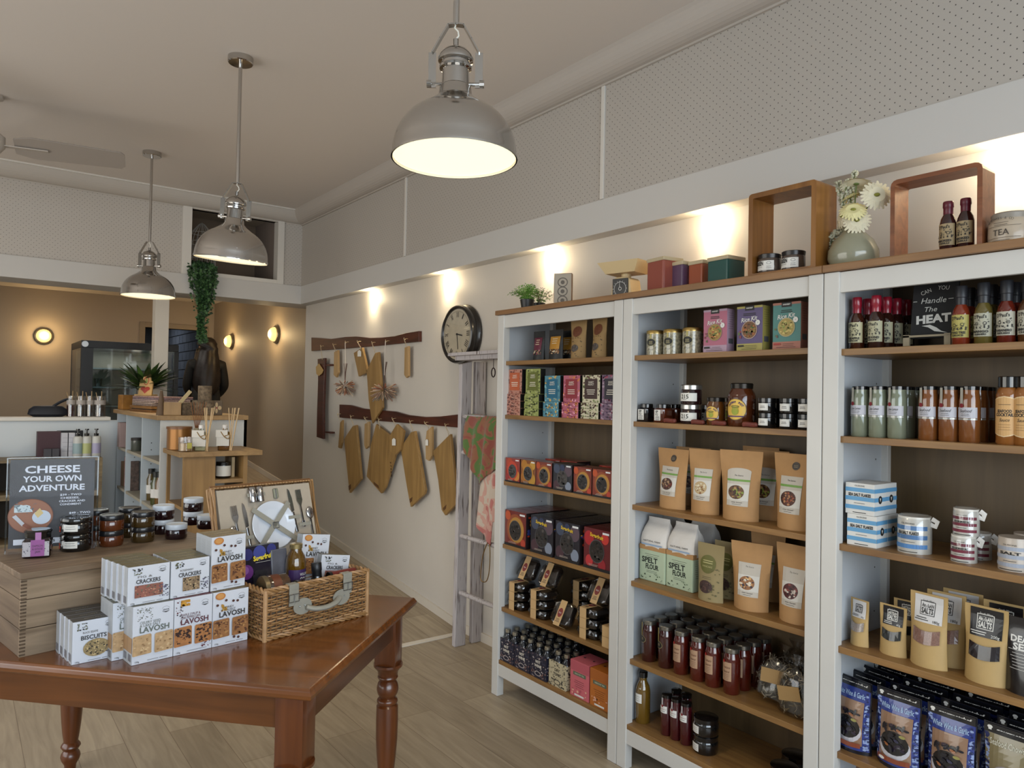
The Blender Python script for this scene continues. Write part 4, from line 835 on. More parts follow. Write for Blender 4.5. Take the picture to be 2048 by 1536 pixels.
def l_red(P): P.rect(-.02, .09, .018, .118, PAPER); P.text('Raspberry', -.001, .106, .006, S('#7c2c34'), w=.03, shear=.3); P.lines(-.001, .097, .026, 1, .004, DARK); P.rect(-.006, .118, .002, .15, mat('#a8a4a4', .4)); P.ell(-.002, .118, .005, .005, REDW)
BUILD['redbottle'] = lambda: jar('red_sauce_bottle', [(.022, 0), (.0245, .004), (.0245, .12), (.021, .138), (.0195, .15)], mat('#400a12', .08, coat=1), [(.021, .148), (.0215, .16), (.019, .162), (0, .162)], GLOSSBLK, 24, 0, l_red, .0246)
def l_bj(P): P.rect(-.036, .01, .004, .038, PAPER); P.lines(-.016, .03, .028, 3, .007, DARK, .001)
BUILD['jar_wide'] = lambda: jar('black_preserve_jar', [(.044, 0), (.048, .005), (.048, .042), (.044, .05)], mat('#0d0c0c', .1, coat=.8), [(.046, .048), (.0475, .064), (.045, .066), (0, .066)], GLOSSBLK, 32, 0, l_bj, .048)
# --- case 3 goods
def hot(key, body, capm, capr, labc, n2, h=.17, lab2=''):
    def l(P):
        P.rect(-.03, .022, .03, .088, mat(labc, .55)); P.text("D'Paul's", -.002, .078, .0095, INK, w=.034, bold=.03, rot=3); P.ring(-.01, .058, .005, .005, .0015, INK, 10); P.ring(.011, .059, .005, .005, .0015, INK, 10)
        for a in (-20, -10, 0, 10, 20): P.rect(a*.001-.0015, .045, a*.001+.0015, .049+abs(a)*.0002, INK)
        P.speck(22, -.025, .042, .025, .07, .001, .0026, [INK], 4); P.text(n2[0], 0, .036, .0065, INK, w=.038, bold=.04); P.text(n2[1], 0, .028, .005, INK, w=.028, bold=.04)
    def g():
        t = root('hot_sauce_bottle'); m = MB(); m.lathe([(.021, 0), (.0235, .003), (.0235, .09), (.021, .104), (.0135, .118), (.012, .13), (.012, .14)], mat(body, .1, coat=.9), 26); m.build('bottle', t)
        m = MB(); m.lathe([(capr, .118), (capr, .138), (capr*1.12, .14), (capr*1.1, h-.003), (capr, h), (0, h)], capm, 24); m.build('cap_seal', t); P = Print(); l(P); P.build('label', t, cylf(.0237), du=.006); return t
    BUILD[key] = g
REDC = mat('#8c1428', .3, coat=.4); BLC = mat('#26262a', .4)
hot('hs_pine', '#3c1c10', REDC, .0135, '#b8b08c', ('PINEAPPLE', 'CAPSICUM')); hot('hs_bbq', '#2c140e', REDC, .0135, '#a8a284', ('BEE KIND', 'HOT')); hot('hs_sting', '#742a16', BLC, .0145, '#a89c54', ('STING TREE', 'SAUCE'), .173); hot('hs_mango', '#5c5024', BLC, .0145, '#a8a490', ('MANGO', 'HABANERO'), .176); hot('hs_haban', '#5c1c10', BLC, .0145, '#b0aa98', ('HABANERO', 'RELISH'), .176); hot('hs_plain', '#4c2c14', BLC, .0145, '#aca694', ('SMOKY', 'CHILLI'), .174)
def sc_jar(key, body, word):
    def l(P): P.rect(-.03, .07, .03, .1, mat('#b4b2b8', .5)); P.rect(-.03, .064, .03, .069, mat('#9c9a94', .3, metal=.5)); P.text(word, -.002, .09, .0085, INK, w=.03, shear=.3); P.lines(-.002, .081, .026, 2, .005, DARK, .001); P.rect(-.016, .104, -.007, .156, mat('#a8a498', .45)); P.ell(-.0115, .105, .0062, .0062, REDW)
    BUILD[key] = lambda: jar('dressing_jar', [(.0255, 0), (.0275, .004), (.0275, .118), (.0255, .132), (.0235, .142), (.024, .15)], mat(body, .12, coat=.8), [(.0245, .15), (.0248, .16), (.023, .161), (0, .161)], GLOSSBLK, 26, 0, l, .0277)
sc_jar('dress_green', '#777c68', 'Lime Lemon'); sc_jar('dress_orange', '#744420', 'Seafood')
def l_cock(P):
    o = S('#c89c64'); P.poly([(-.03, .03), (-.015, .024), (0, .021), (.015, .024), (.03, .03), (.03, .125), (.015, .131), (0, .133), (-.015, .131), (-.03, .125)], S('#d8bc90')); P.poly([(-.0295, .032), (0, .023), (.0295, .032), (.0295, .123), (0, .131), (-.0295, .123)], o)
    P.text('SEAFOOD', 0, .092, .008, INK, w=.036, bold=.04); P.text('COCKTAIL', 0, .082, .008, INK, w=.044, bold=.04); P.text('Sauce', 0, .068, .009, INK, w=.024, shear=.3); P.lines(0, .11, .03, 1, .005, INK, .001); P.lines(0, .055, .036, 3, .007, S('#7c5c34'), .0007)
BUILD['cocktail'] = lambda: jar('cocktail_sauce_bottle', [(.027, 0), (.0295, .004), (.0295, .135), (.026, .15), (.019, .16)], mat('#8c5626', .12, coat=.8), [(.0195, .156), (.0245, .158), (.0245, .186), (.022, .188), (0, .188)], GLOSSBLK, 26, 0, l_cock, .0297)
def stripes(P, x0, x1, h, col, word, sub=True, s=1):
    c = S(col)
    for z in (.72, .44, .16): P.rect(x0, h*z, x1, h*(z+.13), c)
    P.text(word, (x0+x1)/2, h*.63, h*.09, INK, w=(x1-x0)*.78*s, bold=.04); P.text('OLSSONS', (x0+x1)/2, h*.92, h*.05, INK, w=(x1-x0)*.34); P.lines((x0+x1)/2, h*.36, (x1-x0)*.4, 1, .004, DARK, .0012); P.lines((x0+x1)/2, h*.06, (x1-x0)*.6, 1, .004, INK, .002)
def emblem(P, x, z, r): P.ell(x, z, r, r*1.15, INK); P.poly([(x-r*.35, z+r*.5), (x, z-r*.6), (x+r*.35, z+r*.5), (x+r*.12, z+r*.5), (x, z+r*.1), (x-r*.12, z+r*.5)], PAPER)
def b_salt():
    def sd(P, d, h):
        for z in (.72, .44, .16): P.rect(-d/2, h*z, d/2, h*(z+.13), S('#5c94bc'))
        emblem(P, 0, h*.5, .011)
    return carton('salt_box', .094, .068, .098, mat('#cfcdc8', .5), lambda P, w, h: stripes(P, -w/2, w/2, h, '#5c94bc', 'SEA SALT FLAKES'), sd)
BUILD['salt'] = b_salt
def b_stub(r, h, col, word, film, base='#cfcac0'):
    def g():
        t = root('salt_tub'); m = MB(); m.lathe([(r, 0), (r, h-.012), (r*.97, h-.006), (r*.97, h), (0, h)], mat(base, .35, coat=.4), 36); m.build('tub', t)
        P = Print(); stripes(P, -r*1.2, r*1.2, h-.012, col, word, s=.7); P.build('label', t, cylf(r), du=r*.2)
        m = MB(); m.tube([(r*.9, -.0, h-.02), (r*1.25, .004, h-.026), (r*1.35, .004, h-.012), (r*1.05, 0, h-.004)], .004, mat('#d0ccc6', .3), 6, flat=2); m.build('clip', t)
        if film: m = MB(); m.lathe([(r*1.015, .0), (r*1.02, h*.5), (r*1.01, h-.008), (r*.8, h+.004)], clear('#f4f4f4', .1, .1), 36, cap=False); m.build('film', t)
        return t
    return g
BUILD['tub_blue'] = b_stub(.047, .11, '#4c7cb0', 'SEA SALT FLAKES', True); BUILD['tub_red'] = b_stub(.0335, .076, '#6c1c30', 'RED GUM SMOKED SALT', True); BUILD['tub_grey'] = b_stub(.04, .09, '#9aa0ac', 'SALT', False, '#b3a698')
def f_art(dark, gr, w2, fillc):
    def f(P, w, h):
        a, b = (mat('#141214', .3), PAPER) if dark else (mat('#c9c6c4', .4), INK); P.rect(-w*.36, h*.6, w*.4, h*.97, a)
        bx, bz = 0, h*.8; s = w*.2; P.rect(bx-s, bz-s*.95, bx+s, bz+s*.9, b); P.rect(bx-s+.002, bz-s*.95+.002, bx+s-.002, bz+s*.9-.002, a)
        P.text('South West', bx, bz+s*.95, w*.06, b, w=w*.3, shear=.3); P.text('ARTISAN', bx, bz+s*.35, w*.1, b, w=w*.32, bold=.03); P.text('SALTS', bx, bz-s*.35, w*.14, b, w=w*.32, bold=.03)
        P.lines(-w*.14, h*.665, w*.4, 2, w*.055, b, w*.02); P.text(gr, w*.26, h*.635, w*.07, b)
        n = 8; cz = h*.42; P.poly([(-w*.36+w*.74*k/n, h*.34-.006*math.sin(PI*k/n)) for k in range(n+1)]+[(w*.38-w*.74*k/n, h*.53-.008*math.sin(PI*k/n)) for k in range(n+1)], mat(fillc, .2, coat=.6, var=.3, vs=300))
    return f
KR2 = mat('#b0925e', .6, var=.04, vs=30)
BUILD['art_small'] = lambda: pouch('salt_pouch', .068, .145, .04, KR2, f_art(False, '40g', 0, '#8c8078'), 0, .002, seed=3); BUILD['art_blk_s'] = lambda: pouch('salt_pouch', .086, .15, .045, KR2, f_art(True, '40g', 0, '#1c1e1c'), 0, .002, seed=4)
BUILD['art_white'] = lambda: pouch('salt_pouch', .11, .212, .06, KR2, f_art(False, '180g', 0, '#7c5c50'), 0, .002, seed=5); BUILD['art_black'] = lambda: pouch('salt_pouch', .112, .21, .06, KR2, f_art(True, '200g', 0, '#1c1418'), 0, .002, seed=6)
def f_dsalt(P, w, h): P.text('DEAD', -w*.1, h*.72, .016, PAPER, w=w*.5, bold=.04); P.text('SEA', -w*.1, h*.62, .016, PAPER, w=w*.4, bold=.04); P.rect(-w*.4, h*.57, w*.3, h*.575, PAPER); P.lines(-w*.1, h*.53, w*.5, 6, .008, PAPER, .001)
BUILD['dark_salt'] = lambda: pouch('black_pouch', .12, .2, .06, mat('#141112', .25, coat=.4), f_dsalt, 0, .003, seed=8)
def f_sea(blue, word):
    def f(P, w, h):
        P.rect(-w*.48, h*.05, w*.48, h*.88, mat('#26367c' if blue else '#7c7050', .2, coat=.5)); P.speck(60, -w*.48, h*.05, -w*.38, h*.88, .003, .007, [mat('#8c9cc4', .25), mat('#1c2450', .3)]); P.speck(60, w*.38, h*.05, w*.48, h*.88, .003, .007, [mat('#8c9cc4', .25), mat('#1c2450', .3)])
        P.rect(-w*.48, h*.88, w*.48, h*.985, mat('#101014', .2, coat=.5)); P.text('gourmetchef', w*.06, h*.93, h*.045, PAPER, w=w*.66, bold=.03, shear=.2); P.ell(-w*.38, h*.945, w*.05, h*.02, PAPER); P.rect(-w*.41, h*.91, -w*.35, h*.94, PAPER)
        P.text(word, 0, h*.79, h*.07, S('#a8c0dc' if blue else '#c8c4b0'), w=w*.74, bold=.01)
        if blue:
            P.rect(-w*.37, h*.12, w*.37, h*.71, mat('#8c6c54', .25, coat=.5)); P.ell(0, h*.3, w*.36, h*.17, mat('#b8b4b8', .25, coat=.5)); P.ell(0, h*.34, w*.33, h*.15, mat('#221e1c', .25))
            for k in range(34):
                a = random.uniform(0, 2*PI); cx = random.uniform(-.28, .28)*w; cz = random.uniform(.25, .58)*h; L = random.uniform(.05, .09)*w; q = .45; c = random.choice(['#14141c', '#241c2c', '#3a2c34', '#8c542c', '#1c1c20', '#2c2c44', '#8c8448'] if k % 2 else ['#14141c', '#1c1820'])
                P.poly([(cx+L*math.cos(b)*math.cos(a)-L*q*math.sin(b)*math.sin(a), cz+L*math.cos(b)*math.sin(a)+L*q*math.sin(b)*math.cos(a)) for b in [2*PI*i/8 for i in range(8)]], mat(c, .2, coat=.5))
            P.rect(-w*.37, h*.1, w*.37, h*.16, mat('#7c3c24', .3)); P.ell(-w*.24, h*.12, w*.08, h*.02, PAPER)
        else: P.ell(0, h*.35, w*.36, h*.2, mat('#8c8484', .25)); P.ell(0, h*.34, w*.3, h*.16, mat('#b0aca8', .25)); P.speck(30, -w*.2, h*.24, w*.2, h*.44, .004, .01, [S('#a08c7c'), S('#6c5c54'), S('#c4bcb0')])
    return f
SEAM = mat('#10121c', .22, coat=.5, bump=.4, bs=30)
BUILD['sea_blue'] = lambda: pouch('seafood_sauce_pouch', .135, .225, .07, SEAM, f_sea(True, 'White Wine & Garlic'), 0, .004, seed=11, sealh=.02); BUILD['sea_chow'] = lambda: pouch('seafood_sauce_pouch', .135, .225, .07, SEAM, f_sea(False, 'Seafood Chowder'), 0, .004, seed=12, sealh=.02)

# ------------------------------------------------------------------ stocking the shelves
def shelf(c, s): return BOT if s == 5 else CZS[c][s]
def stock(key, lab, cat, c, s, x, u=None, y=None, dz=0, rz=-90, group=None, **k):
    z = shelf(c, s); y = yu(u, x, z) if y is None else y
    return put(key, lab, cat, (x, y, z+dz), rz, group, **k)
# case 1
stock('bag_burgundy', 'black gift pouch with burgundy label, leftmost on the top shelf', 'pouch', 0, 0, .1, 1078)
stock('bag_amber', 'black gift pouch with amber label, in front on the top shelf', 'pouch', 0, 0, .1, 1112); stock('bag_amber', 'black gift pouch with amber label half hidden behind its twin', 'pouch', 0, 0, .17, 1136)
stock('kraft_oval', 'tall brown pouch with two ovals, left of the pair under the plants shelf top', 'pouch', 0, 0, .1, 1157, rz=-90); stock('kraft_oval', 'tall brown pouch with two ovals beside the right post', 'pouch', 0, 0, .09, 1199, rz=-98)
for n, a, b, dk, y in CH_:
    q = 3 if n in ('orange', 'green') else 2; hh = .036
    for k in range(q): stock(n+'_flat', f'flat {n} patterned gift box, {["bottom", "second lowest", "third lowest"][k]} of its stack', 'box', 0, 1, .095, y=y, dz=k*hh+.0002*k, group=None)
    stock(n+'_up', f'{n} gift box standing upright on its stack of flat boxes', 'box', 0, 1, .055, y=y, dz=q*hh+.001)
for i, (key, y, d) in enumerate([('fb_red', -.128, 'reddest small fruit box, leftmost'), ('fb_peach', -.254, 'small fruit box with whole golden peaches'), ('fb_cut', -.376, 'small peach fruit box between golden peach and dark plum'), ('fb_plum', -.511, 'small dark plum fruit box'), ('fb_cut', -.648, 'small peach fruit box right of the dark plum box'), ('fb_cut', -.772, 'small peach fruit box cut off by the right post')]):
    stock(key, d+' on the third shelf', 'box', 0, 2, .06, y=y); 
    if i in (1, 2, 4): stock('fb_red', 'small red fruit box standing behind the '+['', 'golden peach box', 'left cut peach box', '', 'right cut peach box'][i], 'box', 0, 2, .21, y=y-.01)
for i, (key, y, d) in enumerate([('bf_peach', -.147, 'peach'), ('bf_plum', -.355, 'left plum'), ('bf_plum', -.541, 'right plum'), ('bf_cherry', -.738, 'cherry')]):
    for k in range(4): stock(key, f'large {d} fruit box, {["front", "second", "third", "rear"][k]} of its row', 'box', 0, 3, .06+.073*k, y=y)
for y, col, d in ((-.125, 3, 'left'), (-.30, 3, 'middle'), (-.655, 3, 'right')):
    for k in range(col): stock('tub', f'clear tub of dark fruit, {["bottom", "middle", "top"][k]} of the {d} front stack', 'tub', 0, 4, .09, y=y, dz=.0465*k)
    stock('tub', f'clear tub of dark fruit leaning on top of the {d} front stack', 'tub', 0, 4, .13, y=y-.03, dz=.0465*3+.052, tilt=(R(62), 0, R(-90)))
stock('tub', 'clear tub of dark fruit leaning alone on the shelf between stacks', 'tub', 0, 4, .08, y=-.49, dz=.052, tilt=(R(62), 0, R(-90)))
for k in range(4): stock('tub', f'clear tub in the dark rear stack, {["lowest", "second", "third", "topmost"][k]}', 'tub', 0, 4, .26, y=-.42, dz=.0465*k)
for k in range(2): stock('tub', f'clear tub beside the right post, {["lower", "upper"][k]} of two', 'tub', 0, 4, .09, y=-.80, dz=.0465*k)
for i in range(3):
    for j in range(2):
        y = -.105-.127*i; x = .075+.13*j
        stock('carrier_navy', f'navy patterned four-bottle carrier, {["left", "middle", "right"][i]} in the {["front", "back"][j]} row', 'carton', 0, 5, x, y=y)
        for a in (-1, 1):
            for b in (-1, 1): stock('sbottle', f'dark silver-capped bottle, {["far", "near"][a > 0]} {["front", "back"][b > 0]} corner of the {["left", "middle", "right"][i]} {["front", "back"][j]} navy carrier', 'bottle', 0, 5, x+b*.029, y=y-a*.0295, dz=.0016, group='bottles in the navy carriers')
stock('carrier_cream', 'cream patterned four-bottle carrier between navy carriers and pink box', 'carton', 0, 5, .08, y=-.495)
for a in (-1, 1):
    for b in (-1, 1): stock('sbottle', f'dark silver-capped bottle, {["far", "near"][a > 0]} {["front", "back"][b > 0]} corner of the cream carrier', 'bottle', 0, 5, .08+b*.029, y=-.495-a*.0295, dz=.0016, group='bottles in the cream carrier')
stock('tea_pink', 'pink cube tea box on the bottom shelf', 'box', 0, 5, .08, y=-.645); stock('tea_orange', 'orange cube tea box beside the right post', 'box', 0, 5, .08, y=-.775)
# case 2
for i, u in enumerate((1311, 1345, 1384)):
    stock('tin', f'canister of flecked tea with gold lid, {["leftmost", "middle", "rightmost"][i]} in the front row', 'canister', 1, 0, .09, u); 
    if i < 2 or 1: stock('tin', f'canister with gold lid behind the {["leftmost", "middle", "rightmost"][i]} front canister', 'canister', 1, 0, .19, u+18)
for key, u, d in (('rice_pink', 1437, 'pink'), ('rice_purple', 1506, 'purple and yellow'), ('rice_teal', 1580, 'teal and coral')): stock(key, f'{d} rice kit box', 'box', 1, 0, .08, u)
stock('jar_dark', 'square dark jam jar with printed white label, leftmost', 'jar', 1, 1, .07, 1293); stock('jar_amber', 'square amber jam jar with printed white label', 'jar', 1, 1, .07, 1326); stock('jar_amber', 'square amber jar behind, left of the price-numbered jars', 'jar', 1, 1, .15, 1350)
stock('jar_215', 'silver-lidded jar numbered 215, lower of two', 'jar', 1, 1, .085, 1382); stock('jar_215', 'silver-lidded jar numbered 215, upper of two', 'jar', 1, 1, .085, 1382, dz=.0775); stock('jar_215', 'silver-lidded jar behind the numbered pair', 'jar', 1, 1, .19, 1412)
stock('honey_s', 'small honey jar with yellow round label', 'jar', 1, 1, .08, 1431); stock('honey_s', 'small honey jar hidden behind, beside the big honey jar', 'jar', 1, 1, .19, 1460); stock('honey_b', 'big honey jar with yellow round label', 'jar', 1, 1, .09, 1483)
for i, u in enumerate((1534, 1577, 1614)):
    for k in range(2):
        stock('jar_black', f'small black jar, {["lower", "upper"][k]} of the {["left", "middle", "right"][i]} front stack', 'jar', 1, 1, .07, u, dz=.0535*k, rz=-96); stock('jar_black', f'small black jar, {["lower", "upper"][k]} of the {["left", "middle", "right"][i]} rear stack', 'jar', 1, 1, .16, u+10, dz=.0535*k, rz=-96)
for i, (u, d) in enumerate(((1340, 'in front of the amber square jar'), (1396, 'in front of the numbered jars'), (1438, 'in front of the small honey jar'), (1500, 'in front of the big honey jar'))): stock('twig', 'small reddish-brown dried link lying '+d, 'sausage', 1, 1, .034, u, rz=-80+i*4, sc=(.6, 1, 1))
for key, u, x, d, rz in (('mix_a', 1345, .1, 'brown pouch with white label and dark seal, leftmost on the third shelf', -98), ('mix_b', 1410, .1, 'narrower brown pouch with a bowl picture, second from left', -84), ('mix_c', 1481, .09, 'brown pouch with arched white label, third from left', -80), ('mix_c', 1534, .2, 'brown pouch behind, right of the arched-label pouch', -84), ('mix_d', 1588, .09, 'brown pouch with dark seal beside the right post', -94), ('mix_a', 1385, .24, 'brown pouch at the back left of the third shelf', -90), ('mix_d', 1520, .3, 'brown pouch at the very back of the third shelf', -90)): stock(key, d, 'pouch', 1, 2, x, u, rz=rz)
stock('flour', 'pale green spelt flour bag, front left of four', 'bag', 1, 3, .12, 1317); stock('flour', 'pale green spelt flour bag, front right of four', 'bag', 1, 3, .12, 1372, rz=-92); stock('flour', 'pale green spelt flour bag, rear left of four', 'bag', 1, 3, .24, 1345); stock('flour', 'pale green spelt flour bag, rear right of four', 'bag', 1, 3, .24, 1405)
for key, u, x, d, rz in (('olive', 1421, .06, 'olive-brown printed pouch with round badge in front', -90), ('olive', 1455, .15, 'olive-brown printed pouch behind its twin', -90), ('pancake', 1502, .09, 'brown pouch with pancake picture', -80), ('mix_b', 1535, .26, 'brown pouch behind the pancake-picture pouch', -90), ('mix_e', 1592, .09, 'brown pouch with dark red picture beside the right post', -92)): stock(key, d, 'pouch', 1, 3, x, u, rz=rz)
fr = [('tall_oval', 1298), ('tall_oval', 1331), ('tall_kraft', 1362), ('tall_kraft', 1396), ('tall_kraft', 1426), ('tall_kraft', 1463)]
for i, (key, u) in enumerate(fr):
    stock(key, f'tall dark red sauce jar, {ORD[i]} from left in the front row', 'jar', 1, 4, .075+(.0 if i % 2 else .0), u)
    for j in (1, 2, 3):
        stock('tall_kraft' if i > 1 else 'tall_oval', f'tall dark red sauce jar, {ORD[i]} from left in the {["", "second", "third", "rear"][j]} row', 'jar', 1, 4, .075+.068*j, y=yu(u, .075, .452))
stock('pasta', 'clear bag of dark curly pasta with diamond paper tag', 'bag', 1, 4, .12, 1543, tilt=(R(-14), R(10), R(-84)), dz=.012); stock('pasta_b', 'clear bag of pale pasta beside the right post', 'bag', 1, 4, .1, 1594); stock('pasta', 'clear bag of dark pasta standing at the back', 'bag', 1, 4, .26, 1592)
stock('oil', 'golden oil bottle with black cap, front one', 'bottle', 1, 5, .08, 1285); stock('oil', 'golden oil bottle standing behind another against the panel', 'bottle', 1, 5, .17, 1283)
for i, (u, x) in enumerate(((1333, .075), (1352, .075), (1372, .075), (1352, .14), (1372, .14))): stock('redbottle', f'slim dark red bottle, {["left front", "middle front", "right front", "left rear", "right rear"][i]} of five', 'bottle', 1, 5, x, u)
for k in range(2): stock('jar_wide', f'wide black jar on the bottom shelf, {["lower", "upper"][k]} of two stacked', 'jar', 1, 5, .09, 1411, dz=.067*k)
stock('jar_wide', 'wide black jar at the right end of the bottom shelf, front one', 'jar', 1, 5, .12, 1568); stock('jar_wide', 'wide black jar at the right end of the bottom shelf, behind', 'jar', 1, 5, .23, 1590)
# case 3
for i, u in enumerate((1713, 1752)):
    for j in range(4 if i else 3): stock('hs_bbq' if i else 'hs_pine', f'red-capped hot sauce bottle, {ORD[j]} from the front in the {["left", "right"][i]} row', 'bottle', 2, 0, .085+.055*j, y=yu(u, .085, 1.7)-.006*j)
t = thing('chalk_sign', 'black chalk sign asking about handling the heat, between hot sauces', 'sign', (.12, yu(1862, .12, 1.72), shelf(2, 0)), -90)
m = MB(); m.box(-.062, .068, -.004, .004, .03, .212, mat('#19191b', .8), T=Matrix.Rotation(R(-8), 4, 'X')); m.build('chalkboard', t)
m = MB(); m.box(-.07, -.052, -.028, -.02, 0, .04, mat('#8c8068', .6)); m.box(.048, .066, -.028, -.02, 0, .04, mat('#8c8068', .6)); m.box(-.07, .066, -.028, -.02, .032, .038, mat('#8c8068', .6)); m.box(-.07, .066, -.028, .03, .0, .006, mat('#8c8068', .6)); m.build('stand', t)
P = Print(); W_ = mat('#c4c4c0', .8); P.text('CAN', -.025, .198, .015, W_, w=.032, rot=22); P.text('YOU', .028, .208, .015, W_, w=.034, rot=-6); P.text('Handle', .0, .165, .02, W_, w=.075, shear=.2); P.text('The', -.008, .133, .018, W_, w=.04, shear=.2); P.text('HEAT', .004, .098, .028, W_, w=.105, bold=.05, rot=3); P.rect(-.062, .163, -.05, .165, W_); P.rect(.045, .165, .06, .167, W_); P.poly([(-.03, .073), (-.01, .067), (.01, .052), (.05, .044), (.03, .052), (.015, .065), (-.005, .076)], W_)
P.build('chalk_writing', t, lambda u, v, e: (u*.95, -.0045-e+(v*.86)*math.sin(R(8)), v*.86*math.cos(R(8))+.006))
for i, (key, u) in enumerate((('hs_sting', 1922), ('hs_mango', 1967), ('hs_haban', 2013), ('hs_plain', 2056))):
    for j in range(3): stock(key, f'black-capped hot sauce bottle, {ORD[j]} from the front in the {ORD[i]} row', 'bottle', 2, 0, .08+.055*j, y=yu(u, .08, 1.7))
for i, u in enumerate((1720, 1756, 1794)):
    for j in range(3): stock('dress_green', f'pale green dressing jar, {ORD[j]} from the front in the {ORD[i]} row', 'jar', 2, 1, .08+.06*j, y=yu(u, .08, 1.43))
for i, u in enumerate((1857, 1898, 1939)):
    for j in range(3): stock('dress_orange', f'orange dressing jar, {ORD[j]} from the front in the {ORD[i]} row', 'jar', 2, 1, .08+.06*j, y=yu(u, .08, 1.43))
for i, u in enumerate((2016, 2052)):
    for j in range(2): stock('cocktail', f'seafood cocktail sauce bottle, {["left", "right"][i]} one in the {["front", "back"][j]} row', 'bottle', 2, 1, .08+.065*j, y=yu(u, .08, 1.43))
for k in range(2):
    for j in range(2): stock('salt', f'blue striped salt box, {["lower", "upper"][k]} {["front", "rear"][j]} of four', 'box', 2, 2, .072+.071*j, y=-1.913+.006*k, dz=.0985*k, rz=-90-2*k)
stock('tub_blue', 'blue striped salt tub in clear wrap', 'tub', 2, 2, .1, 1829); stock('tub_red', 'maroon striped salt tub, lower of two stacked', 'tub', 2, 2, .085, 1928); stock('tub_red', 'maroon striped salt tub, upper of two stacked', 'tub', 2, 2, .085, 1932, dz=.077); stock('tub_red', 'maroon striped salt tub standing behind the stack', 'tub', 2, 2, .17, 1957); stock('tub_grey', 'pale grey salt tub at the right edge, front one', 'tub', 2, 2, .09, 2030); stock('tub_grey', 'pale grey salt tub at the right edge, behind', 'tub', 2, 2, .19, 2060)
for key, u, x, d, rz in (('art_small', 1719, .09, 'smallest kraft salt pouch with white label, leftmost', -104), ('art_blk_s', 1786, .09, 'small kraft salt pouch with black label, front one', -96), ('art_blk_s', 1815, .19, 'small kraft salt pouch with black label, behind', -90), ('art_white', 1857, .08, 'kraft salt pouch with big white label, front one', -96), ('art_white', 1892, .14, 'kraft salt pouch with big white label, second', -92), ('art_white', 1925, .2, 'kraft salt pouch with big white label, rearmost', -90), ('art_black', 1972, .08, 'kraft salt pouch with big black label, front one', -94), ('art_black', 2010, .17, 'kraft salt pouch with big black label, behind', -90), ('dark_salt', 2058, .08, 'black salt pouch cut by the right edge', -90)): stock(key, d, 'pouch', 2, 3, x, u, rz=rz)
for i, u in enumerate((1705, 1797, 1903, 2022)):
    for j in range(4): stock('sea_blue' if i < 3 else 'sea_chow', f'glossy seafood sauce pouch, {ORD[j]} from the front in the {ORD[i]} row', 'pouch', 2, 4, .085+.068*j, y=yu(u, .085, .43)-.008*j, rz=-92-(i == 0)*6, dz=0)
for i, u in enumerate((1730, 1830)): stock('sea_blue', f'glossy seafood pouch on the bottom shelf, {["left", "right"][i]} one', 'pouch', 2, 5, .2, u)

# ------------------------------------------------------------------ on top of the bookcases
ZT = CTOP
def fern(name, n, r, hgt, seed, c, x, y, z, lab, pot=.038, poth=.065, leaf=.011):
    rnd = random.Random(seed); t = thing(name, lab, 'plant', (x, y, z))
    m = MB(); m.lathe([(pot*.62, 0), (pot*.72, .002), (pot, poth), (pot*.93, poth), (pot*.9, poth-.008), (0, poth-.008)], mat('#1c1b1b', .4), 28); m.build('pot', t)
    m = MB(); ms = [mat(h, .55) for h in c]
    for k in range(n):
        a = rnd.random()*2*PI; b = rnd.uniform(.05, 1)**.6; tip = Vector((math.cos(a)*r*b, math.sin(a)*r*b, poth+hgt*(1.05-b*b*.75)*rnd.uniform(.7, 1.1))); P0 = Vector((math.cos(a)*pot*.4*b, math.sin(a)*pot*.4*b, poth-.01)); mid = (P0+tip)/2+Vector((0, 0, hgt*.22)); mt = rnd.choice(ms)
        prev = None
        for s in range(5):
            q = s/4; p = P0*(1-q)**2+mid*2*q*(1-q)+tip*q*q
            if s: 
                for sg in (-1, 1):
                    d = (p-prev).normalized(); w = d.cross(Vector((rnd.random()-.5, rnd.random()-.5, 1))).normalized()*leaf*sg*rnd.uniform(.6, 1.2)+d*leaf*.6
                    m.quad([p, p+w*.5+d*leaf*.25, p+w, p+w*.5-d*leaf*.3], mt)
                d2 = (p-prev); sdv = d2.cross(Vector((0, 0, 1))).normalized()*.0007; m.quad([prev-sdv, prev+sdv, p+sdv, p-sdv], mt)
            prev = p
    m.build('foliage', t); return t
GRN = ('#5c8a34', '#7aa84c', '#4c7a30', '#94b866'); fern('potted_fern', 170, .1, .075, 3, GRN, .14, yu(1054, .14, 2.0), ZT, 'bushy light green plant in black pot, front one'); fern('potted_fern', 60, .1, .085, 4, ('#4c7a30', '#5c6a4c', '#6c4c4c', '#5c8a34'), .25, yu(1078, .25, 2.0), ZT, 'looser plant with dark leaf tips in black pot, behind', .034, .06, .009)
t = thing('wooden_plaque', 'small upright wooden block printed with circles', 'plaque', (.15, yu(1126, .15, 2.0), ZT), -52); m = MB(); m.box(-.045, .045, -.016, .016, 0, .17, wood('#7a5c40', '#94704e', 2, .5, .8), bev=.002); m.build('block', t); P = Print(); P.rect(-.043, .002, .043, .168, mat('#a0988a', .6))
for z in (.125, .08, .035): P.ring(0, z, .026, .024, .005, S('#5c564e'), 20); P.ell(0, z, .01, .01, S('#5c564e'))
P.build('printed_face', t, flat(-.016))
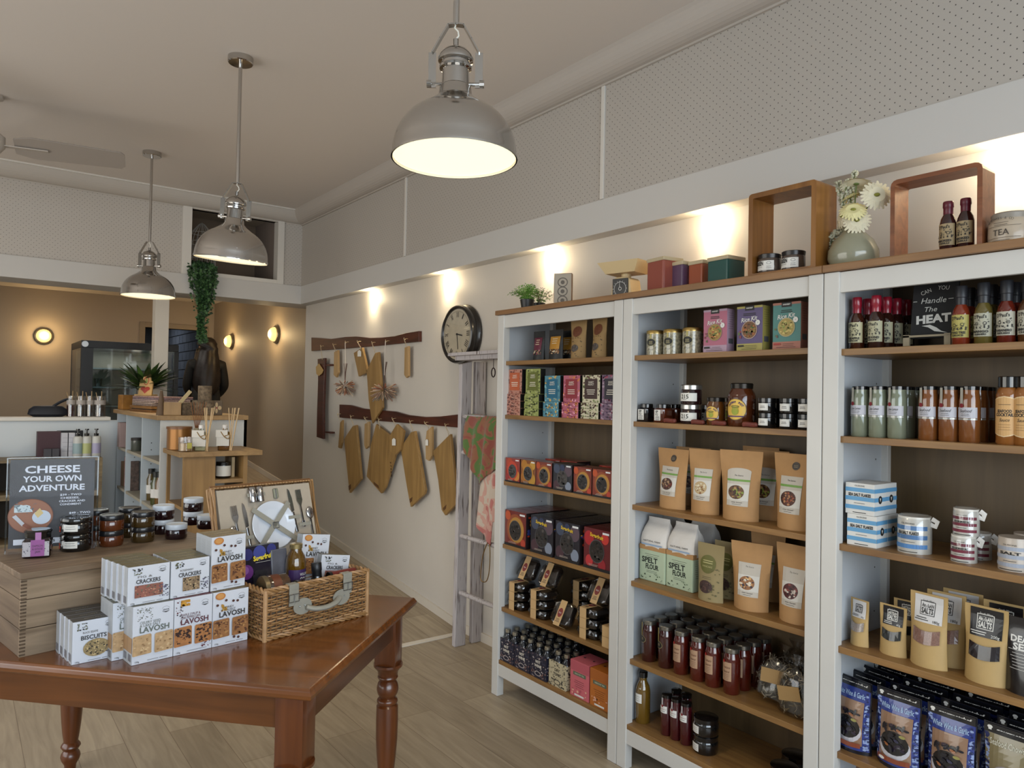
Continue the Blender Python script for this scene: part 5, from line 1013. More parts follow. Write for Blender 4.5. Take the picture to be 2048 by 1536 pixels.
# kitchen scale
CRM = mat('#c8b084', .45); t = thing('kitchen_scale', 'cream retro kitchen scale with black dial and tray', 'scale', (.14, yu(1252, .14, 2.0), ZT), -78)
m = MB(); m.prism([(-.055, 0), (.055, 0), (.052, .02), (.043, .085), (.03, .095), (-.03, .095), (-.043, .085), (-.052, .02)], -.045, .05, CRM, bev=.004); m.build('housing', t)
m = MB(); m.box(-.04, .04, -.05, -.045, .004, .088, mat('#1a1816', .3, coat=.4), bev=.002); m.build('dial_face', t)
P = Print(); P.ring(0, .042, .031, .031, .0015, PAPER, 30); P.ring(0, .042, .008, .008, .002, PAPER, 14)
for k in range(16): a = 2*PI*k/16; P.text(str(k % 10), .037*math.cos(a)*.93, .042+.037*math.sin(a)*.93, .0045, PAPER)
P.poly([(-.001, .05), (.001, .05), (.0003, .075), (-.0003, .075)], PAPER); P.build('dial_print', t, flat(-.05))
m = MB(); m.cyl(.022, .095, .115, CRM, seg=20); m.build('neck', t)
m = MB(); bmx = bmesh.new(); V = [bmx.verts.new(v) for v in [(-.075, -.055, .112), (.075, -.055, .112), (.075, .055, .112), (-.075, .055, .112), (-.105, -.078, .162), (.105, -.078, .162), (.105, .078, .162), (-.105, .078, .162), (-.1, -.073, .162), (.1, -.073, .162), (.1, .073, .162), (-.1, .073, .162), (-.071, -.051, .116), (.071, -.051, .116), (.071, .051, .116), (-.071, .051, .116)]]
for a, b in ((0, 4), (4, 8), (8, 12)):
    for k in range(4): bmx.faces.new((V[a+k], V[a+(k+1) % 4], V[b+(k+1) % 4], V[b+k]))
bmx.faces.new([V[i] for i in (3, 2, 1, 0)]); bmx.faces.new([V[i] for i in (12, 13, 14, 15)]); m.merge(bmx, CRM); m.build('tray', t)
for i, (u, h, w, c, n) in enumerate(((1329, .148, .105, '#8c4638', 'tall brick-red'), (1364, .126, .085, '#584058', 'purple'), (1403, .118, .075, '#94482a', 'orange'), (1452, .11, .1, '#1e4a44', 'dark green'))):
    x = .13+(.03 if i in (1, 2) else 0)+.0; t = thing('canister', f'{n} square kitchen canister with cream lid', 'canister', (x, yu(u, x, 2.0), ZT), -90-(8 if i == 0 else 4)); m = MB(); m.box(-w/2, w/2, -w/2, w/2, 0, h-.012, mat(c, .3, coat=.3), bev=.008); m.build('body', t); m = MB(); m.box(-w/2-.002, w/2+.002, -w/2-.002, w/2+.002, h-.016, h, mat('#b8a888', .35), bev=.004); m.build('lid', t)
def boxframe(name, lab, w, h, d, th, loc, rz, wd, rnd_):
    t = thing(name, lab, 'frame', loc, rz); m = MB()
    def rr(w_, h_, z0, r): 
        out = []
        for cx, cz, a0 in ((w_/2-r, h_-r, 0), (-w_/2+r, h_-r, 90), (-w_/2+r, r, 180), (w_/2-r, r, 270)):
            for a in range(0, 91, 30): out.append((cx+r*math.cos(R(a0+a)), z0+cz+r*math.sin(R(a0+a))))
        return out
    o_ = rr(w, h, 0, rnd_); i_ = rr(w-2*th, h-2*th, th, max(.003, rnd_-th)); b = bmesh.new(); n = len(o_); A = [b.verts.new((x, -d/2, z)) for x, z in o_]; B = [b.verts.new((x, -d/2, z)) for x, z in i_]; C = [b.verts.new((x, d/2, z)) for x, z in o_]; D = [b.verts.new((x, d/2, z)) for x, z in i_]
    for k in range(n):
        j = (k+1) % n; b.faces.new((A[k], A[j], B[j], B[k])); b.faces.new((C[j], C[k], D[k], D[j])); b.faces.new((A[j], A[k], C[k], C[j])); b.faces.new((B[k], B[j], D[j], D[k]))
    bmesh.ops.recalc_face_normals(b, faces=b.faces); m.merge(b, wd); m.build('box_frame', t); return t
boxframe('display_frame', 'deep knotty timber box frame standing left of the vase', .265, .31, .13, .018, (.12, -1.605, ZT), -90, wood('#6c4218', '#96652c', 2, .4, .4), .012); boxframe('display_frame', 'reddish timber box frame around two sauce bottles', .262, .262, .09, .014, (.15, yu(1872, .12, 2.0), ZT), -90, wood('#6c3c20', '#8a5230', 0, .4, .8), .02)
def l_green(P): P.rect(-.04, .008, .042, .042, PAPER); P.text('GREEN', -.014, .033, .014, INK, w=.036, bold=.05); P.lines(-.014, .02, .034, 1, .004, INK, .001); P.ring(.024, .033, .008, .005, .001, DARK, 12); P.lines(.024, .021, .02, 2, .006, DARK, .0012)
BUILD['green_jar'] = lambda: jar('preserve_jar', [(.038, 0), (.04, .004), (.04, .048), (.037, .054)], mat('#4c4038', .15, coat=.7), [(.039, .052), (.0405, .066), (.038, .068), (0, .068)], mat('#1e1a19', .3), 32, 0, l_green, .0402)
for u, x, d in ((1539, .1, 'left'), (1587, .11, 'right')): put('green_jar', f'dark-lidded jar inside the knotty box frame, {d} of two', 'jar', (x, yu(u, x, 2), ZT+.0185), -95)
for u, d in ((1896, 'left'), (1931, 'right')): put('hs_haban' if 0 else 'hs_plainred', f'sauce bottle inside the reddish frame, {d} of two', 'bottle', (.15, yu(u, .15, 2), ZT+.0145), -95) if 'hs_plainred' in BUILD else (hot('hs_plainred', '#2c0e0e', mat('#5a1424', .35), .0135, '#a08c68', ('SMOKED', 'CHILLI'), .158), put('hs_plainred', f'sauce bottle inside the reddish frame, {d} of two', 'bottle', (.15, yu(u, .15, 2), ZT+.0145), -95))
def l_tea(P): r = .052; P.text('TEA', 0, .045, .017, S('#3c342c'), w=.042); P.rect(-.05, .062, .05, .063, S('#6c6054')); P.rect(-.05, .029, .05, .030, S('#6c6054')); P.lines(0, .072, .04, 2, .006, S('#6c6054'), .0015); P.lines(0, .022, .05, 2, .006, S('#6c6054'), .0015); [P.text(ch, .046*math.sin(R(-50+k*6.6))*1.05, .07+.014*math.cos(R(-50+k*6.6)*1.4), .0065, S('#3c342c'), rot=50-k*6.6) for k, ch in enumerate('HOMEWARES & CO')]
jt = jar('tea_canister', [(.05, 0), (.054, .006), (.056, .04), (.055, .07), (.05, .083), (.045, .088)], mat('#b5a590', .35, coat=.4), [(.047, .086), (.048, .1), (.045, .104), (0, .104)], mat('#8c8478', .4), 40, 0, l_tea, .057); jt.location = (.15, yu(2021, .15, 2.0), ZT); jt.rotation_euler = (0, 0, R(-96)); tag(jt, 'stoneware canister lettered TEA at the right end', 'canister')
# vase with flowers
vy = yu(1706, .15, 2.0); t = thing('vase', 'round grey-green ceramic jug holding white flowers', 'vase', (.15, vy, ZT), -90); t.scale = (1.1, 1.1, 1.1); VM = mat('#8c8a74', .2, coat=.6)
m = MB(); m.lathe([(.045, 0), (.06, .006), (.073, .035), (.072, .06), (.058, .09), (.036, .112), (.029, .122), (.034, .132), (.031, .132), (.025, .12), (0, .1)], VM, 40); m.build('body', t); m = MB(); m.tube(bez([(-.033, 0, .12), (-.062, 0, .122), (-.08, 0, .1), (-.076, 0, .078), (-.062, 0, .07)], 5), .007, VM, 8, flat=1.4); m.build('handle', t)
t = thing('flower_arrangement', 'white gerberas and sprays standing in the ceramic jug', 'flowers', (.15, vy, ZT+.118), -90); rnd = random.Random(5); GM = mat('#5c6c34', .6)
def gerb(c, n, r, m1=mat('#d8d0b4', .6), m2=mat('#7c7c2c', .7), back=False):
    c = Vector(c); n = Vector(n).normalized(); a = n.orthogonal().normalized(); b = n.cross(a); m = MB()
    for L in range(2):
        for k in range(22):
            th = 2*PI*(k+.5*L)/22; d = a*math.cos(th)+b*math.sin(th); w = n.cross(d)*r*.13; o = n*(.004*L); rr = r*(1-.18*L)*rnd.uniform(.93, 1.05); bend = n*(-.12*r)
            m.quad([c+d*r*.12+o, c+d*rr*.6+w+o+n*.003, c+d*rr*.97+w*.5+o+bend, c+d*rr+o+bend, c+d*rr*.97-w*.5+o+bend, c+d*rr*.6-w+o+n*.003], m1)
    m.build('petals', t); m = MB(); m.ball(c+n*.003, r*.2, m2 if not back else GM, sz=.6); m.build('flower_centre', t); m = MB(); m.tube(bez([(0, 0, -.05), (c.x*.4, c.y*.4, c.z*.5), tuple(c-n*.004)], 5), .0022, GM, 6); m.build('stem', t)
gerb((.014, -.01, .168), (-.1, .3, 1), .05, back=True); gerb((.082, -.01, .118), (.65, -.7, .1), .05); gerb((-.02, -.03, .065), (-.5, -.8, .25), .045); gerb((.02, -.04, .075), (.4, -.7, .6), .045, mat('#d8cf98', .6)); gerb((.03, -.035, .04), (.5, -.8, .1), .045); gerb((-.012, .0, .13), (-.3, -.2, .8), .04, mat('#d0c890', .6))
for p in ([(0, 0, -.05), (-.02, 0, .06), (-.045, 0, .14), (-.05, -.01, .19)], [(0, 0, -.05), (-.03, 0, .05), (-.03, -.01, .12), (-.015, -.01, .19)], [(0, 0, -.05), (-.04, 0, .03), (-.07, 0, .015), (-.1, -.01, -.005)], [(0, 0, -.05), (-.05, 0, .02), (-.085, 0, -.03), (-.1, -.01, -.085)], [(0, 0, -.05), (-.01, 0, .1), (.0, 0, .17), (.003, 0, .215)]):
    q = bez(p, 8); m = MB(); m.tube(q, .0013, GM, 5)
    for k, c in enumerate(q[7:]):
        for j in range(4): a = rnd.random()*2*PI; m.ball(c+Vector((math.cos(a)*.008, math.sin(a)*.008, rnd.uniform(-.003, .003))), .0048, mat('#b9b8a0', .6), sub=1)
    m.build('blossom_spray', t)

# ------------------------------------------------------------------ cracker boxes on the table
CB = mat('#c9ccd4', .35, coat=.2); OL = S('#5e5638'); GY = S('#6c6c62')
def logo(P, x, z, s): P.ring(x, z, s, s*.8, s*.08, S('#8c8c90'), 20); P.rect(x-s*1.1, z-s*.3, x+s*1.1, z+s*.25, CB); P.text('GROVE', x, z-s*.05, s*.32, INK, w=s*1.5, bold=.03); P.poly([(x-s*.9, z-s*.35), (x, z-s*.75), (x+s*.9, z-s*.35), (x, z-s*.5)], DARK)
def bites(P, x0, x1, z0, z1, base, ms, n, sz=.006):
    g = .004; mid = (x0+x1)/2
    for a, b in ((x0, mid-g), (mid+g, x1)):
        P.poly([(a+.002, z0), (b-.002, z0+.002), (b, z0+.004), (b-.001, z1-.003), (b-.004, z1), (a+.003, z1-.002), (a, z1-.005), (a, z0+.003)], mat(base, .6, var=.18, vs=90)); P.speck(n, a+.003, z0+.003, b-.003, z1-.003, sz*.3, sz*.8, [S(c) for c in ms])
def base_print(P, w, h): P.text('150g', -w*.38, h*.045, .0045, DARK); P.lines(.0, h*.045, w*.34, 1, .003, S('#6c6c70'), .0012); P.lines(w*.26, h*.045, w*.2, 1, .003, S('#6c6c70'), .0012)
def lavosh(kind):
    def f(P, w, h):
        logo(P, w*.3, h*.87, .0115); base_print(P, w, h)
        if kind == 'honey': P.ell(-w*.3, h*.92, w*.14, w*.14*.7, S('#b4743a')); P.ell(-w*.3, h*.925, w*.1, w*.1*.7, S('#c48c4c')); [P.ell(x*w, z*h, .0045, .004, S('#4c2c24'), 7) for x, z in ((-.14, .83), (.18, .79), (-.38, .76), (.06, .8), (.1, .12), (.22, .1))]; P.speck(14, -w*.28, h*.64, -w*.12, h*.77, .003, .006, [S('#c89a3c'), S('#a87c2c')]); col = INK; t2 = ('HONEY', '& WALNUT')
        elif kind == 'maple': P.speck(12, -w*.34, h*.86, -w*.1, h*.97, .005, .009, [S('#c08c2c'), S('#b07c20')], 8); P.speck(26, -w*.46, h*.55, -w*.28, h*.97, .001, .003, [S('#5c1c28'), S('#2c1c1c')]); col = S('#54202c'); t2 = ('MAPLE SYRUP &', 'PINK PEPPERCORN')
        else: P.speck(60, -w*.42, h*.74, -w*.02, h*.97, .0008, .002, [S('#3c3c2c'), S('#6c6c5c')]); col = S('#5c645c'); t2 = ('CELERY SEED', '& LAKE SALT')
        P.text(t2[0], -w*.08, h*.705, .0068, col, w=w*.5 if kind != 'honey' else w*.3); P.text(t2[1], -w*.08, h*.655, .0068, col, w=w*.5 if kind != 'honey' else w*.4); P.text('LAVOSH', .003, h*.58, .0155, col, w=w*.72, bold=.02)
        b = {'honey': ('#8c5e34', ('#54301c', '#684020', '#a87c48')), 'maple': ('#a06a3a', ('#2c1810', '#381c14')), 'celery': ('#b09068', ('#8c6c48', '#c4a880'))}[kind]
        bites(P, -w*.5, w*.49, h*.15, h*.5, b[0], b[1], 46 if kind != 'celery' else 20)
        if kind == 'maple': P.speck(14, w*.2, h*.06, w*.46, h*.16, .001, .003, [S('#5c1c28')])
    def sd(P, d, h): P.lines(0, h*.92, d*.7, 22, .0036, S('#8c8c90'), .0007); P.rect(-d/2, h*.2, d/2, h*.46, S({'honey': '#b8bcc0', 'maple': '#8c5430', 'celery': '#9a7a58'}[kind])); P.rect(-d*.3, h*.05, d*.3, h*.17, S('#6a6a70'))
    def tp(P, w, d): P.rect(-w/2+.001, -d/2+.001, w/2-.001, d/2-.001, {'honey': S('#6a5a38'), 'maple': S('#64303a'), 'celery': S('#68685c')}[kind]); P.text('LAVOSH', 0, -d*.05, .008, S('#a89c84'), w=w*.4, bold=.02)
    def g():
        t = carton('lavosh_box', .111, .036, .163, CB, f, None, tp); P = Print(); P.rect(-.018, 0, .018, .163, S('#a4a8ac')); sd(P, .036, .163); P.build('side_print', t.children[0], sideL(-.0555)); return t
    return g
for k in ('honey', 'maple', 'celery'): BUILD['lav_'+k] = lavosh(k)
def crackers(kind):
    def f(P, w, h):
        logo(P, w*.32, h*.86, .011); base_print(P, w, h)
        P.speck(26, -w*.4, h*.78, -w*.16, h*.95, .001, .0035, [S('#2c2c30'), S('#5c5c40')]); P.text({'fig': 'FIG &', 'seed': 'ROSEMARY', 'bis': 'BLACK SESAME'}[kind], -w*.1, h*.72, .0058, S('#54504c'), w=w*.34); P.text('CRACKERS' if kind != 'bis' else 'BISCUITS', -w*.02, h*.6, .0115, S('#2c2c30'), w=w*.58, bold=.02)
        if kind == 'fig': P.rect(-w*.34, h*.18, w*.33, h*.5, mat('#8a5648', .7, var=.15, vs=80)); P.speck(70, -w*.33, h*.19, w*.32, h*.49, .001, .0028, [S('#4c3838'), S('#b08068'), S('#5c6450')])
        elif kind == 'seed': P.rect(-w*.2, h*.15, w*.24, h*.52, mat('#8c7458', .7, var=.2, vs=80)); P.speck(90, -w*.19, h*.16, w*.23, h*.51, .001, .003, [S('#2c241c'), S('#b8a078'), S('#5c4834')])
        else: P.food(w*.04, h*.33, w*.3, h*.21, mat('#948058', .7, var=.2, vs=80), [S('#2c261c'), S('#c0a878'), S('#6c5a3c')], 110, .1)
        P.speck(34, w*.24, h*.12, w*.48, h*.45, .001, .003, [S('#2c2c38'), S('#54506c')])
    def g():
        w, h, d = (.114, .108, .036) if kind != 'bis' else (.112, .118, .04)
        t = carton('cracker_box' if kind != 'bis' else 'biscuit_box', w, d, h, CB, f, None, lambda P, w_, d_: [P.rect(-w/2+.001, -d/2+.001, w/2-.001, d/2-.001, OL if kind != 'bis' else S('#4c4a46')), P.text('CRACKERS' if kind != 'bis' else 'BISCUITS', 0, 0, .007, S('#a8a294'), w=w*.4)])
        P = Print(); P.rect(-d*.25, 0, d/2, h, S('#a4a8ac')); P.lines(0, h*.9, d*.7, 12, .004, S('#9c9ca0'), .0007); P.rect(-d*.3, h*.06, d*.3, h*.24, S('#6a6a70')); P.build('side_print', t.children[0], sideL(-w/2)); return t
    return g
BUILD['cr_fig'] = crackers('fig'); BUILD['cr_seed'] = crackers('seed'); BUILD['bis'] = crackers('bis')
def row(key, what, px, py, z, ang, w, d, n, dx=0, cat='box', off=0, start=0, jit=0):
    o = on_z(z, px, py); ex = Vector((math.cos(R(ang)), math.sin(R(ang)), 0)); ey = Vector((-ex.y, ex.x, 0))
    for k in range(start, n):
        c = o+ex*(w/2+off+dx*k)+ey*(d/2+(d+.0008)*k); put(key, f'{what}, {["front", "second", "third", "fourth", "rearmost"][k]} of its row', cat, (c.x, c.y, z), ang)
    return o, ex, ey
zt = TT+.0005; zu = zt+.1645
A_ = 7.5
row('lav_celery', 'celery seed lavosh box in the lower tier', 263, 1332, zt, A_, .111, .036, 2)
row('lav_celery', 'celery seed lavosh box in the lower tier, pushed left', 263, 1332, zt, A_, .111, .036, 5, 0, off=-.03, start=2)
o, ex, ey = on_z(zt, 263, 1332), None, None
e = Vector((math.cos(R(A_)), math.sin(R(A_)), 0)); f_ = Vector((-e.y, e.x, 0))
for j, (k, n) in enumerate((('lav_maple', 'maple and pink peppercorn lavosh box'), ('lav_honey', 'honey walnut lavosh box in the lower tier'))):
    for q in range(5): c = o+e*(.0555+.1125*(j+1))+f_*(.018+.0368*q); put(k, f'{n}, {["front", "second", "third", "fourth", "rearmost"][q]} of its row', 'box', (c.x, c.y, zt), A_)
o2 = o+f_*.014+e*(-.012)
for q in range(5): c = o2+e*(.057-.004*q)+f_*(.018+.0368*q); put('cr_fig', f'fig cracker box with pink-brown cracker, {["front", "second", "third", "fourth", "rearmost"][q]} of its row', 'box', (c.x, c.y, zu), A_+1)
for q in range(4): c = o2+e*(.057+.1165)+f_*(.020+.0368*q); put('cr_seed', f'seeded cracker box with square cracker, {["front", "second", "third", "fourth"][q]} of its row', 'box', (c.x, c.y, zu), A_+2)
for q in range(3): c = o2+e*(.057+.2325)+f_*(.024+.0368*q); put('lav_honey', f'honey walnut lavosh box in the upper tier, {["front", "second", "third"][q]} of its row', 'box', (c.x, c.y, zu), A_+4)
row('bis', 'black sesame biscuit box at front left of table', 143, 1331, zt, 6, .112, .04, 4, -.002)

# ------------------------------------------------------------------ timber crate with jars and sign
cr = on_z(TT, 38, 1316); CA = 11; CWD, CDP, CHT = .62, .42, .242; CRW = wood('#6e5b46', '#97826a', 0, .7, .6); CRE = wood('#4c3c2c', '#6e5c48', 0, .7, .6)
t = thing('wooden_crate', 'old grey-brown timber crate with finger joints under the jars', 'crate', (cr.x, cr.y, TT), CA)
hz = [(0, .078), (.08, .162), (.164, .222)]
for i, (a, b) in enumerate(hz):
    m = MB(); m.box(0, CWD, 0, .014, a, b, CRW, bev=.0015); m.build('front_plank', t); m = MB(); m.box(0, .014, .0145, CDP, a, b, wood('#5c4a38', '#7e6a54', 1, .7, .6), bev=.0015); m.build('side_plank', t); m = MB(); m.box(CWD-.014, CWD, .0145, CDP, a, b, CRE, bev=.0015); m.build('side_plank', t); m = MB(); m.box(.014, CWD-.014, CDP-.014, CDP, a, b, CRE); m.build('rear_plank', t)
m = MB()
for k in range(22): m.box(-.0006, .0145, -.0008, .003, .004+k*.01, .009+k*.01, wood('#43321f', '#5c4832', 1, .7, 1))
m.build('finger_joint', t)
m = MB(); m.box(-.004, CWD, -.004, CDP, .2225, .242, wood('#64503c', '#8a745c', 0, .6, .6), bev=.003); m.build('lid', t)
zc = TT+CHT+.0005
def jprof(r, h, lh): return [(r*.92, 0), (r, .005), (r, h-lh-.004), (r*.9, h-lh+.002)], [(r*.98, h-lh), (r*1.0, h-lh+.002), (r*1.0, h-.003), (r*.96, h), (r*.8, h), (r*.78, h-.0015), (0, h-.0015)]
def l_lab(P): P.rect(-.014, .012, .03, .034, PAPER); P.lines(.008, .028, .034, 2, .007, DARK, .001); P.rect(-.046, .009, -.03, .026, S('#c83c24')); P.text('35', -.038, .018, .008, INK, bold=.03)
def mk(key, body, lidm, r, h, lh, lab=None): a, b = jprof(r, h, lh); BUILD[key] = lambda: jar('condiment_jar', a, mat(body, .12, coat=.8), b, lidm, 32, 0, lab, r)
mk('cj_black', '#0f0e0e', GLOSSBLK, .046, .0535, .016, l_lab); mk('cj_orange', '#542810', mat('#16171a', .3, coat=.3), .038, .052, .017); mk('cj_olive', '#3c2c12', mat('#16171a', .3, coat=.3), .038, .052, .017); mk('cj_white', '#1e0c10', mat('#c4ccd6', .35), .037, .052, .018)
def stack(key, u, v, n, lab, h, rz=-20, z=zc):
    p_ = on_z(z, u, v)
    for k in range(n): put(key, lab+(f', {["lower", "upper"][k]} of two stacked' if n > 1 else ''), 'jar', (p_.x, p_.y, z+(h+.0006)*k), rz)
stack('cj_black', 151, 1099, 2, 'black jar with white label and orange price sticker', .0535, -38); stack('cj_orange', 222, 1090, 2, 'black-lidded jar of orange-brown relish in front', .052); stack('cj_orange', 192, 1078, 2, 'black-lidded jar of orange-brown relish behind', .052); stack('cj_olive', 285, 1082, 2, 'black-lidded jar of olive-brown pickle in front', .052); stack('cj_olive', 258, 1072, 2, 'black-lidded jar of olive-brown pickle behind', .052)
stack('cj_white', 352, 1076, 1, 'white-lidded dark jar standing alone in front of the white-lidded pair', .052); stack('cj_white', 326, 1066, 2, 'white-lidded dark jar left of the hamper', .052); stack('cj_white', 414, 1056, 1, 'white-lidded dark jar half hidden by the hamper lid, front one', .052); stack('cj_white', 386, 1048, 2, 'white-lidded dark jar nearest the hamper lid', .052)
def b_pink():
    t = root('hexagonal_jam_jar'); m = MB(); m.lathe([(.031, 0), (.0335, .004), (.0335, .044), (.027, .052)], mat('#16090e', .12, coat=.8), 24, sq=7); m.build('jar', t); m = MB(); m.lathe([(.03, .05), (.031, .053), (.031, .064), (.034, .07), (.03, .074), (0, .072)], GLOSSBLK, 8); m.build('lid', t)
    P = Print(); P.rect(-.031, .006, .031, .045, mat('#a8a4a8', .5)); P.speck(50, -.031, .006, .031, .045, .0008, .002, [S('#54505c')]); P.rect(-.012, .006, .02, .05, S('#8a4a86')); P.text('DAMSON', .004, .034, .0055, INK, w=.024); P.text('& GOOSE', .004, .026, .0055, INK, w=.024); P.text('JAM', .004, .018, .0055, INK, w=.012); P.build('label', t, flat(-.0335)); m = MB(); m.box(-.002, .012, -.0345, -.0335, .048, .07, S('#a06a9c')); m.build('seal_strip', t); return t
BUILD['pinkjar'] = b_pink; p_ = on_z(zc, 75, 1112); put('pinkjar', 'small square jar with purple and silver label at the crate corner', 'jar', (p_.x, p_.y, zc), -12, sc=1.15)
# sign in a clear holder
sg = on_z(zc, 11, 1104); t = thing('menu_sign', 'dark printed sign about choosing cheeses in clear stand', 'sign', (sg.x, sg.y, zc), -9.5)
SW, SH = .252, .30; m = MB(); m.box(0, SW, -.002, 0, 0, SH, clear(alpha=.004)); m.box(0, SW, .003, .005, 0, SH, clear(alpha=.004)); m.box(-.003, 0, -.003, .006, 0, SH+.002, clear('#dfe6ea', .07)); m.box(SW, SW+.004, -.003, .006, 0, SH+.002, clear('#dfe6ea', .07)); m.box(0, SW, -.003, .006, SH, SH+.003, clear('#dfe6ea', .07)); m.box(0, SW, -.05, .05, 0, .003, clear(alpha=.05)); m.build('acrylic_holder', t)
m = MB(); m.box(.006, SW-.008, .0005, .0015, .008, SH-.004, mat('#3e3f44', .5)); m.build('paper', t); P = Print(); WH = mat('#cdd4e2', .5)
fx = lambda a: a*SW
P.text('CHEESE', fx(.49), .263, .023, WH, w=.155, bold=.025); P.text('YOUR OWN', fx(.49), .232, .019, WH, w=.165, bold=.025); P.text('ADVENTURE', fx(.49), .202, .019, WH, w=.185, bold=.025)
for i, s in enumerate(('$39 - TWO', 'CHEESES,', 'CRACKER AND', 'CONDIMENT')): P.text(s, fx(.62)+.0045*len(s)*.5, .177-.0105*i, .0062, WH, w=.0068*len(s), bold=.02)
for i, s in enumerate(('$49 - TWO', 'CHEESES,', 'CRACKER,', 'SALAMI AND', 'CONDIMENT')): P.text(s, fx(.93)-.0034*len(s), .116-.0105*i, .0062, WH, w=.0068*len(s), bold=.02)
P.ell(fx(.26), .112, .063, .056, S('#8c5f4a'), 36); P.ring(fx(.26), .112, .063, .056, .002, S('#6c4030'), 36); P.speck(9, fx(.08), .125, fx(.3), .15, .012, .019, [S('#b4c4cc')], 9); P.speck(26, fx(.1), .12, fx(.32), .158, .001, .003, [S('#54606c')]); P.ell(fx(.38), .107, .026, .023, S('#b4c0d0'), 24); P.poly([(fx(.3), .12), (fx(.36), .137), (fx(.4), .12), (fx(.34), .105)], S('#c4b07c'))
P.poly([(fx(.06), .112), (fx(.1), .118), (fx(.2), .088), (fx(.17), .08)], S('#b0b4bc')); P.poly([(fx(.17), .083), (fx(.2), .09), (fx(.33), .066), (fx(.3), .058)], S('#7a4632')); P.rect(fx(.08), .02, fx(.88), .038, WH); P.text('TILLY TASTES & CORNDOODLES'[:13], fx(.36), .029, .008, S('#2c2c30'), w=.09, bold=.04); P.text('FIDORA', fx(.72), .029, .008, S('#2c2c30'), w=.04, bold=.04)
P.build('sign_print', t, flat(.0005))

# ------------------------------------------------------------------ picnic hamper
HW, HD, HH = .392, .255, .158; hp = on_z(TT, 529, 1284); HA = 12
t = HAMPER = thing('picnic_hamper', 'open wicker picnic hamper with leather straps on the table', 'basket', (hp.x, hp.y, TT), HA)
WK = [mat('#8f6a40', .5, var=.15, vs=40), mat('#a9835a', .5, var=.15, vs=40), mat('#755232', .5)]; rnd = random.Random(11)
def weave(x0, y0, x1, y1, z0, z1, rows, step=.02):
    'one wall of woven willow'
    A, B = Vector((x0, y0, 0)), Vector((x1, y1, 0)); L = (B-A).length; d = (B-A)/L; n = Vector((d.y, -d.x, 0)); k = int(round(L/step)); m = MB()
    for i in range(k+1): p = A+d*(L*i/k); m.tube([p+Vector((0, 0, z0)), p+Vector((0, 0, z1))], .0028, WK[2], 5)
    for r in range(rows):
        z = z0+(z1-z0)*(r+.5)/rows; pts = []; dr = rnd.uniform(-.004, .004)
        for i in range(k*3+1):
            s = i/3; off = math.cos(PI*s+PI*(r % 2))*.0028; pts.append(A+d*(L*s/k)+n*off+Vector((0, 0, z+dr*(s/k-.5)+math.sin(s*.9+r*2.3)*.0012)))
        m.tube(pts, rnd.uniform(.0027, .0034), rnd.choice(WK[:2]), 5)
    return m
weave(0, 0, HW, 0, .014, HH-.008, 16).build('front_wall', t); weave(0, HD, 0, 0, .014, HH-.008, 16).build('side_wall', t); weave(HW, 0, HW, HD, .014, HH-.008, 16).build('side_wall', t); weave(HW, HD, 0, HD, .014, HH-.008, 16).build('rear_wall', t)
def braid(P0, P1, r, n, m):
    A, B = Vector(P0), Vector(P1); L = (B-A).length; d = (B-A)/L; a = d.orthogonal().normalized(); b = d.cross(a)
    for q in range(3):
        ph = 2*PI*q/3; m.tube([A+d*L*i/n+(a*math.cos(i*.55+ph)+b*math.sin(i*.55+ph))*r for i in range(n+1)], r*.85, WK[q % 2], 5)
for z, nm, r in ((.007, 'base_rim', .0045), (HH-.004, 'top_rim', .0055)):
    m = MB()
    for a, b in (((0, 0), (HW, 0)), ((HW, 0), (HW, HD)), ((HW, HD), (0, HD)), ((0, HD), (0, 0))): braid((*a, z), (*b, z), r, int(((a[0]-b[0])**2+(a[1]-b[1])**2)**.5/.006), m)
    m.build(nm, t)
m = MB()
for c in ((0, 0), (HW, 0), (HW, HD), (0, HD)): m = MB(); m.tube([(*c, .0), (*c, HH)], .0075, WK[1], 8); m.build('corner_post', t)
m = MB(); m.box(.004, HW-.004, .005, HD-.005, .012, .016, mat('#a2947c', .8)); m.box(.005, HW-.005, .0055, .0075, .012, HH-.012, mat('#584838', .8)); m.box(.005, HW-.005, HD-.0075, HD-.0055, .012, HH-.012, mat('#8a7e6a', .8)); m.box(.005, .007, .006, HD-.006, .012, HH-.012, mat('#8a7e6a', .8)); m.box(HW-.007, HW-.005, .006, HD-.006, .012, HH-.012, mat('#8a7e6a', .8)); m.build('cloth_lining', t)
LTH = mat('#8c897e', .5, var=.05, vs=30); BKL = mat('#8a8a88', .25, metal=.9)
for x in (.093, .30):
    m = MB(); m.box(x-.017, x+.017, -.013, -.009, .095, .152, LTH, bev=.0012); m.box(x-.017, x+.017, -.011, .012, HH+.002, HH+.006, LTH, bev=.0012); m.box(x-.017, x+.017, -.0135, -.009, .145, HH+.005, LTH, bev=.0015); s_ = m.build('strap', t)
    m = MB(); m.tube([(x-.018, -.015, .108), (x+.018, -.015, .108), (x+.018, -.015, .132), (x-.018, -.015, .132)], .0016, BKL, 6, closed=True); m.tube([(x, -.016, .108), (x, -.0165, .132)], .0014, BKL, 6); m.build('buckle', s_)
for x in (.125, .275): m = MB(); m.lathe([(0, .0), (.026, 0), (.026, .003), (0, .003)], LTH, 24, T=Matrix.Translation((x, -.011, .088))@Matrix.Rotation(R(90), 4, 'X'), sx=1.3); m.build('handle_tab', t)
m = MB(); m.tube(bez([(.135, -.016, .084), (.16, -.03, .076), (.2, -.036, .074), (.24, -.03, .08), (.265, -.016, .09)], 6), [.005]+[.0105]*23+[.005], LTH, 10, flat=.8); m.build('carry_handle', t)
m = MB()
for x in (.113, .132, .268, .287): m.ball((x, -.0145, .09), .003, BKL, sub=1)
m.build('rivet', t)
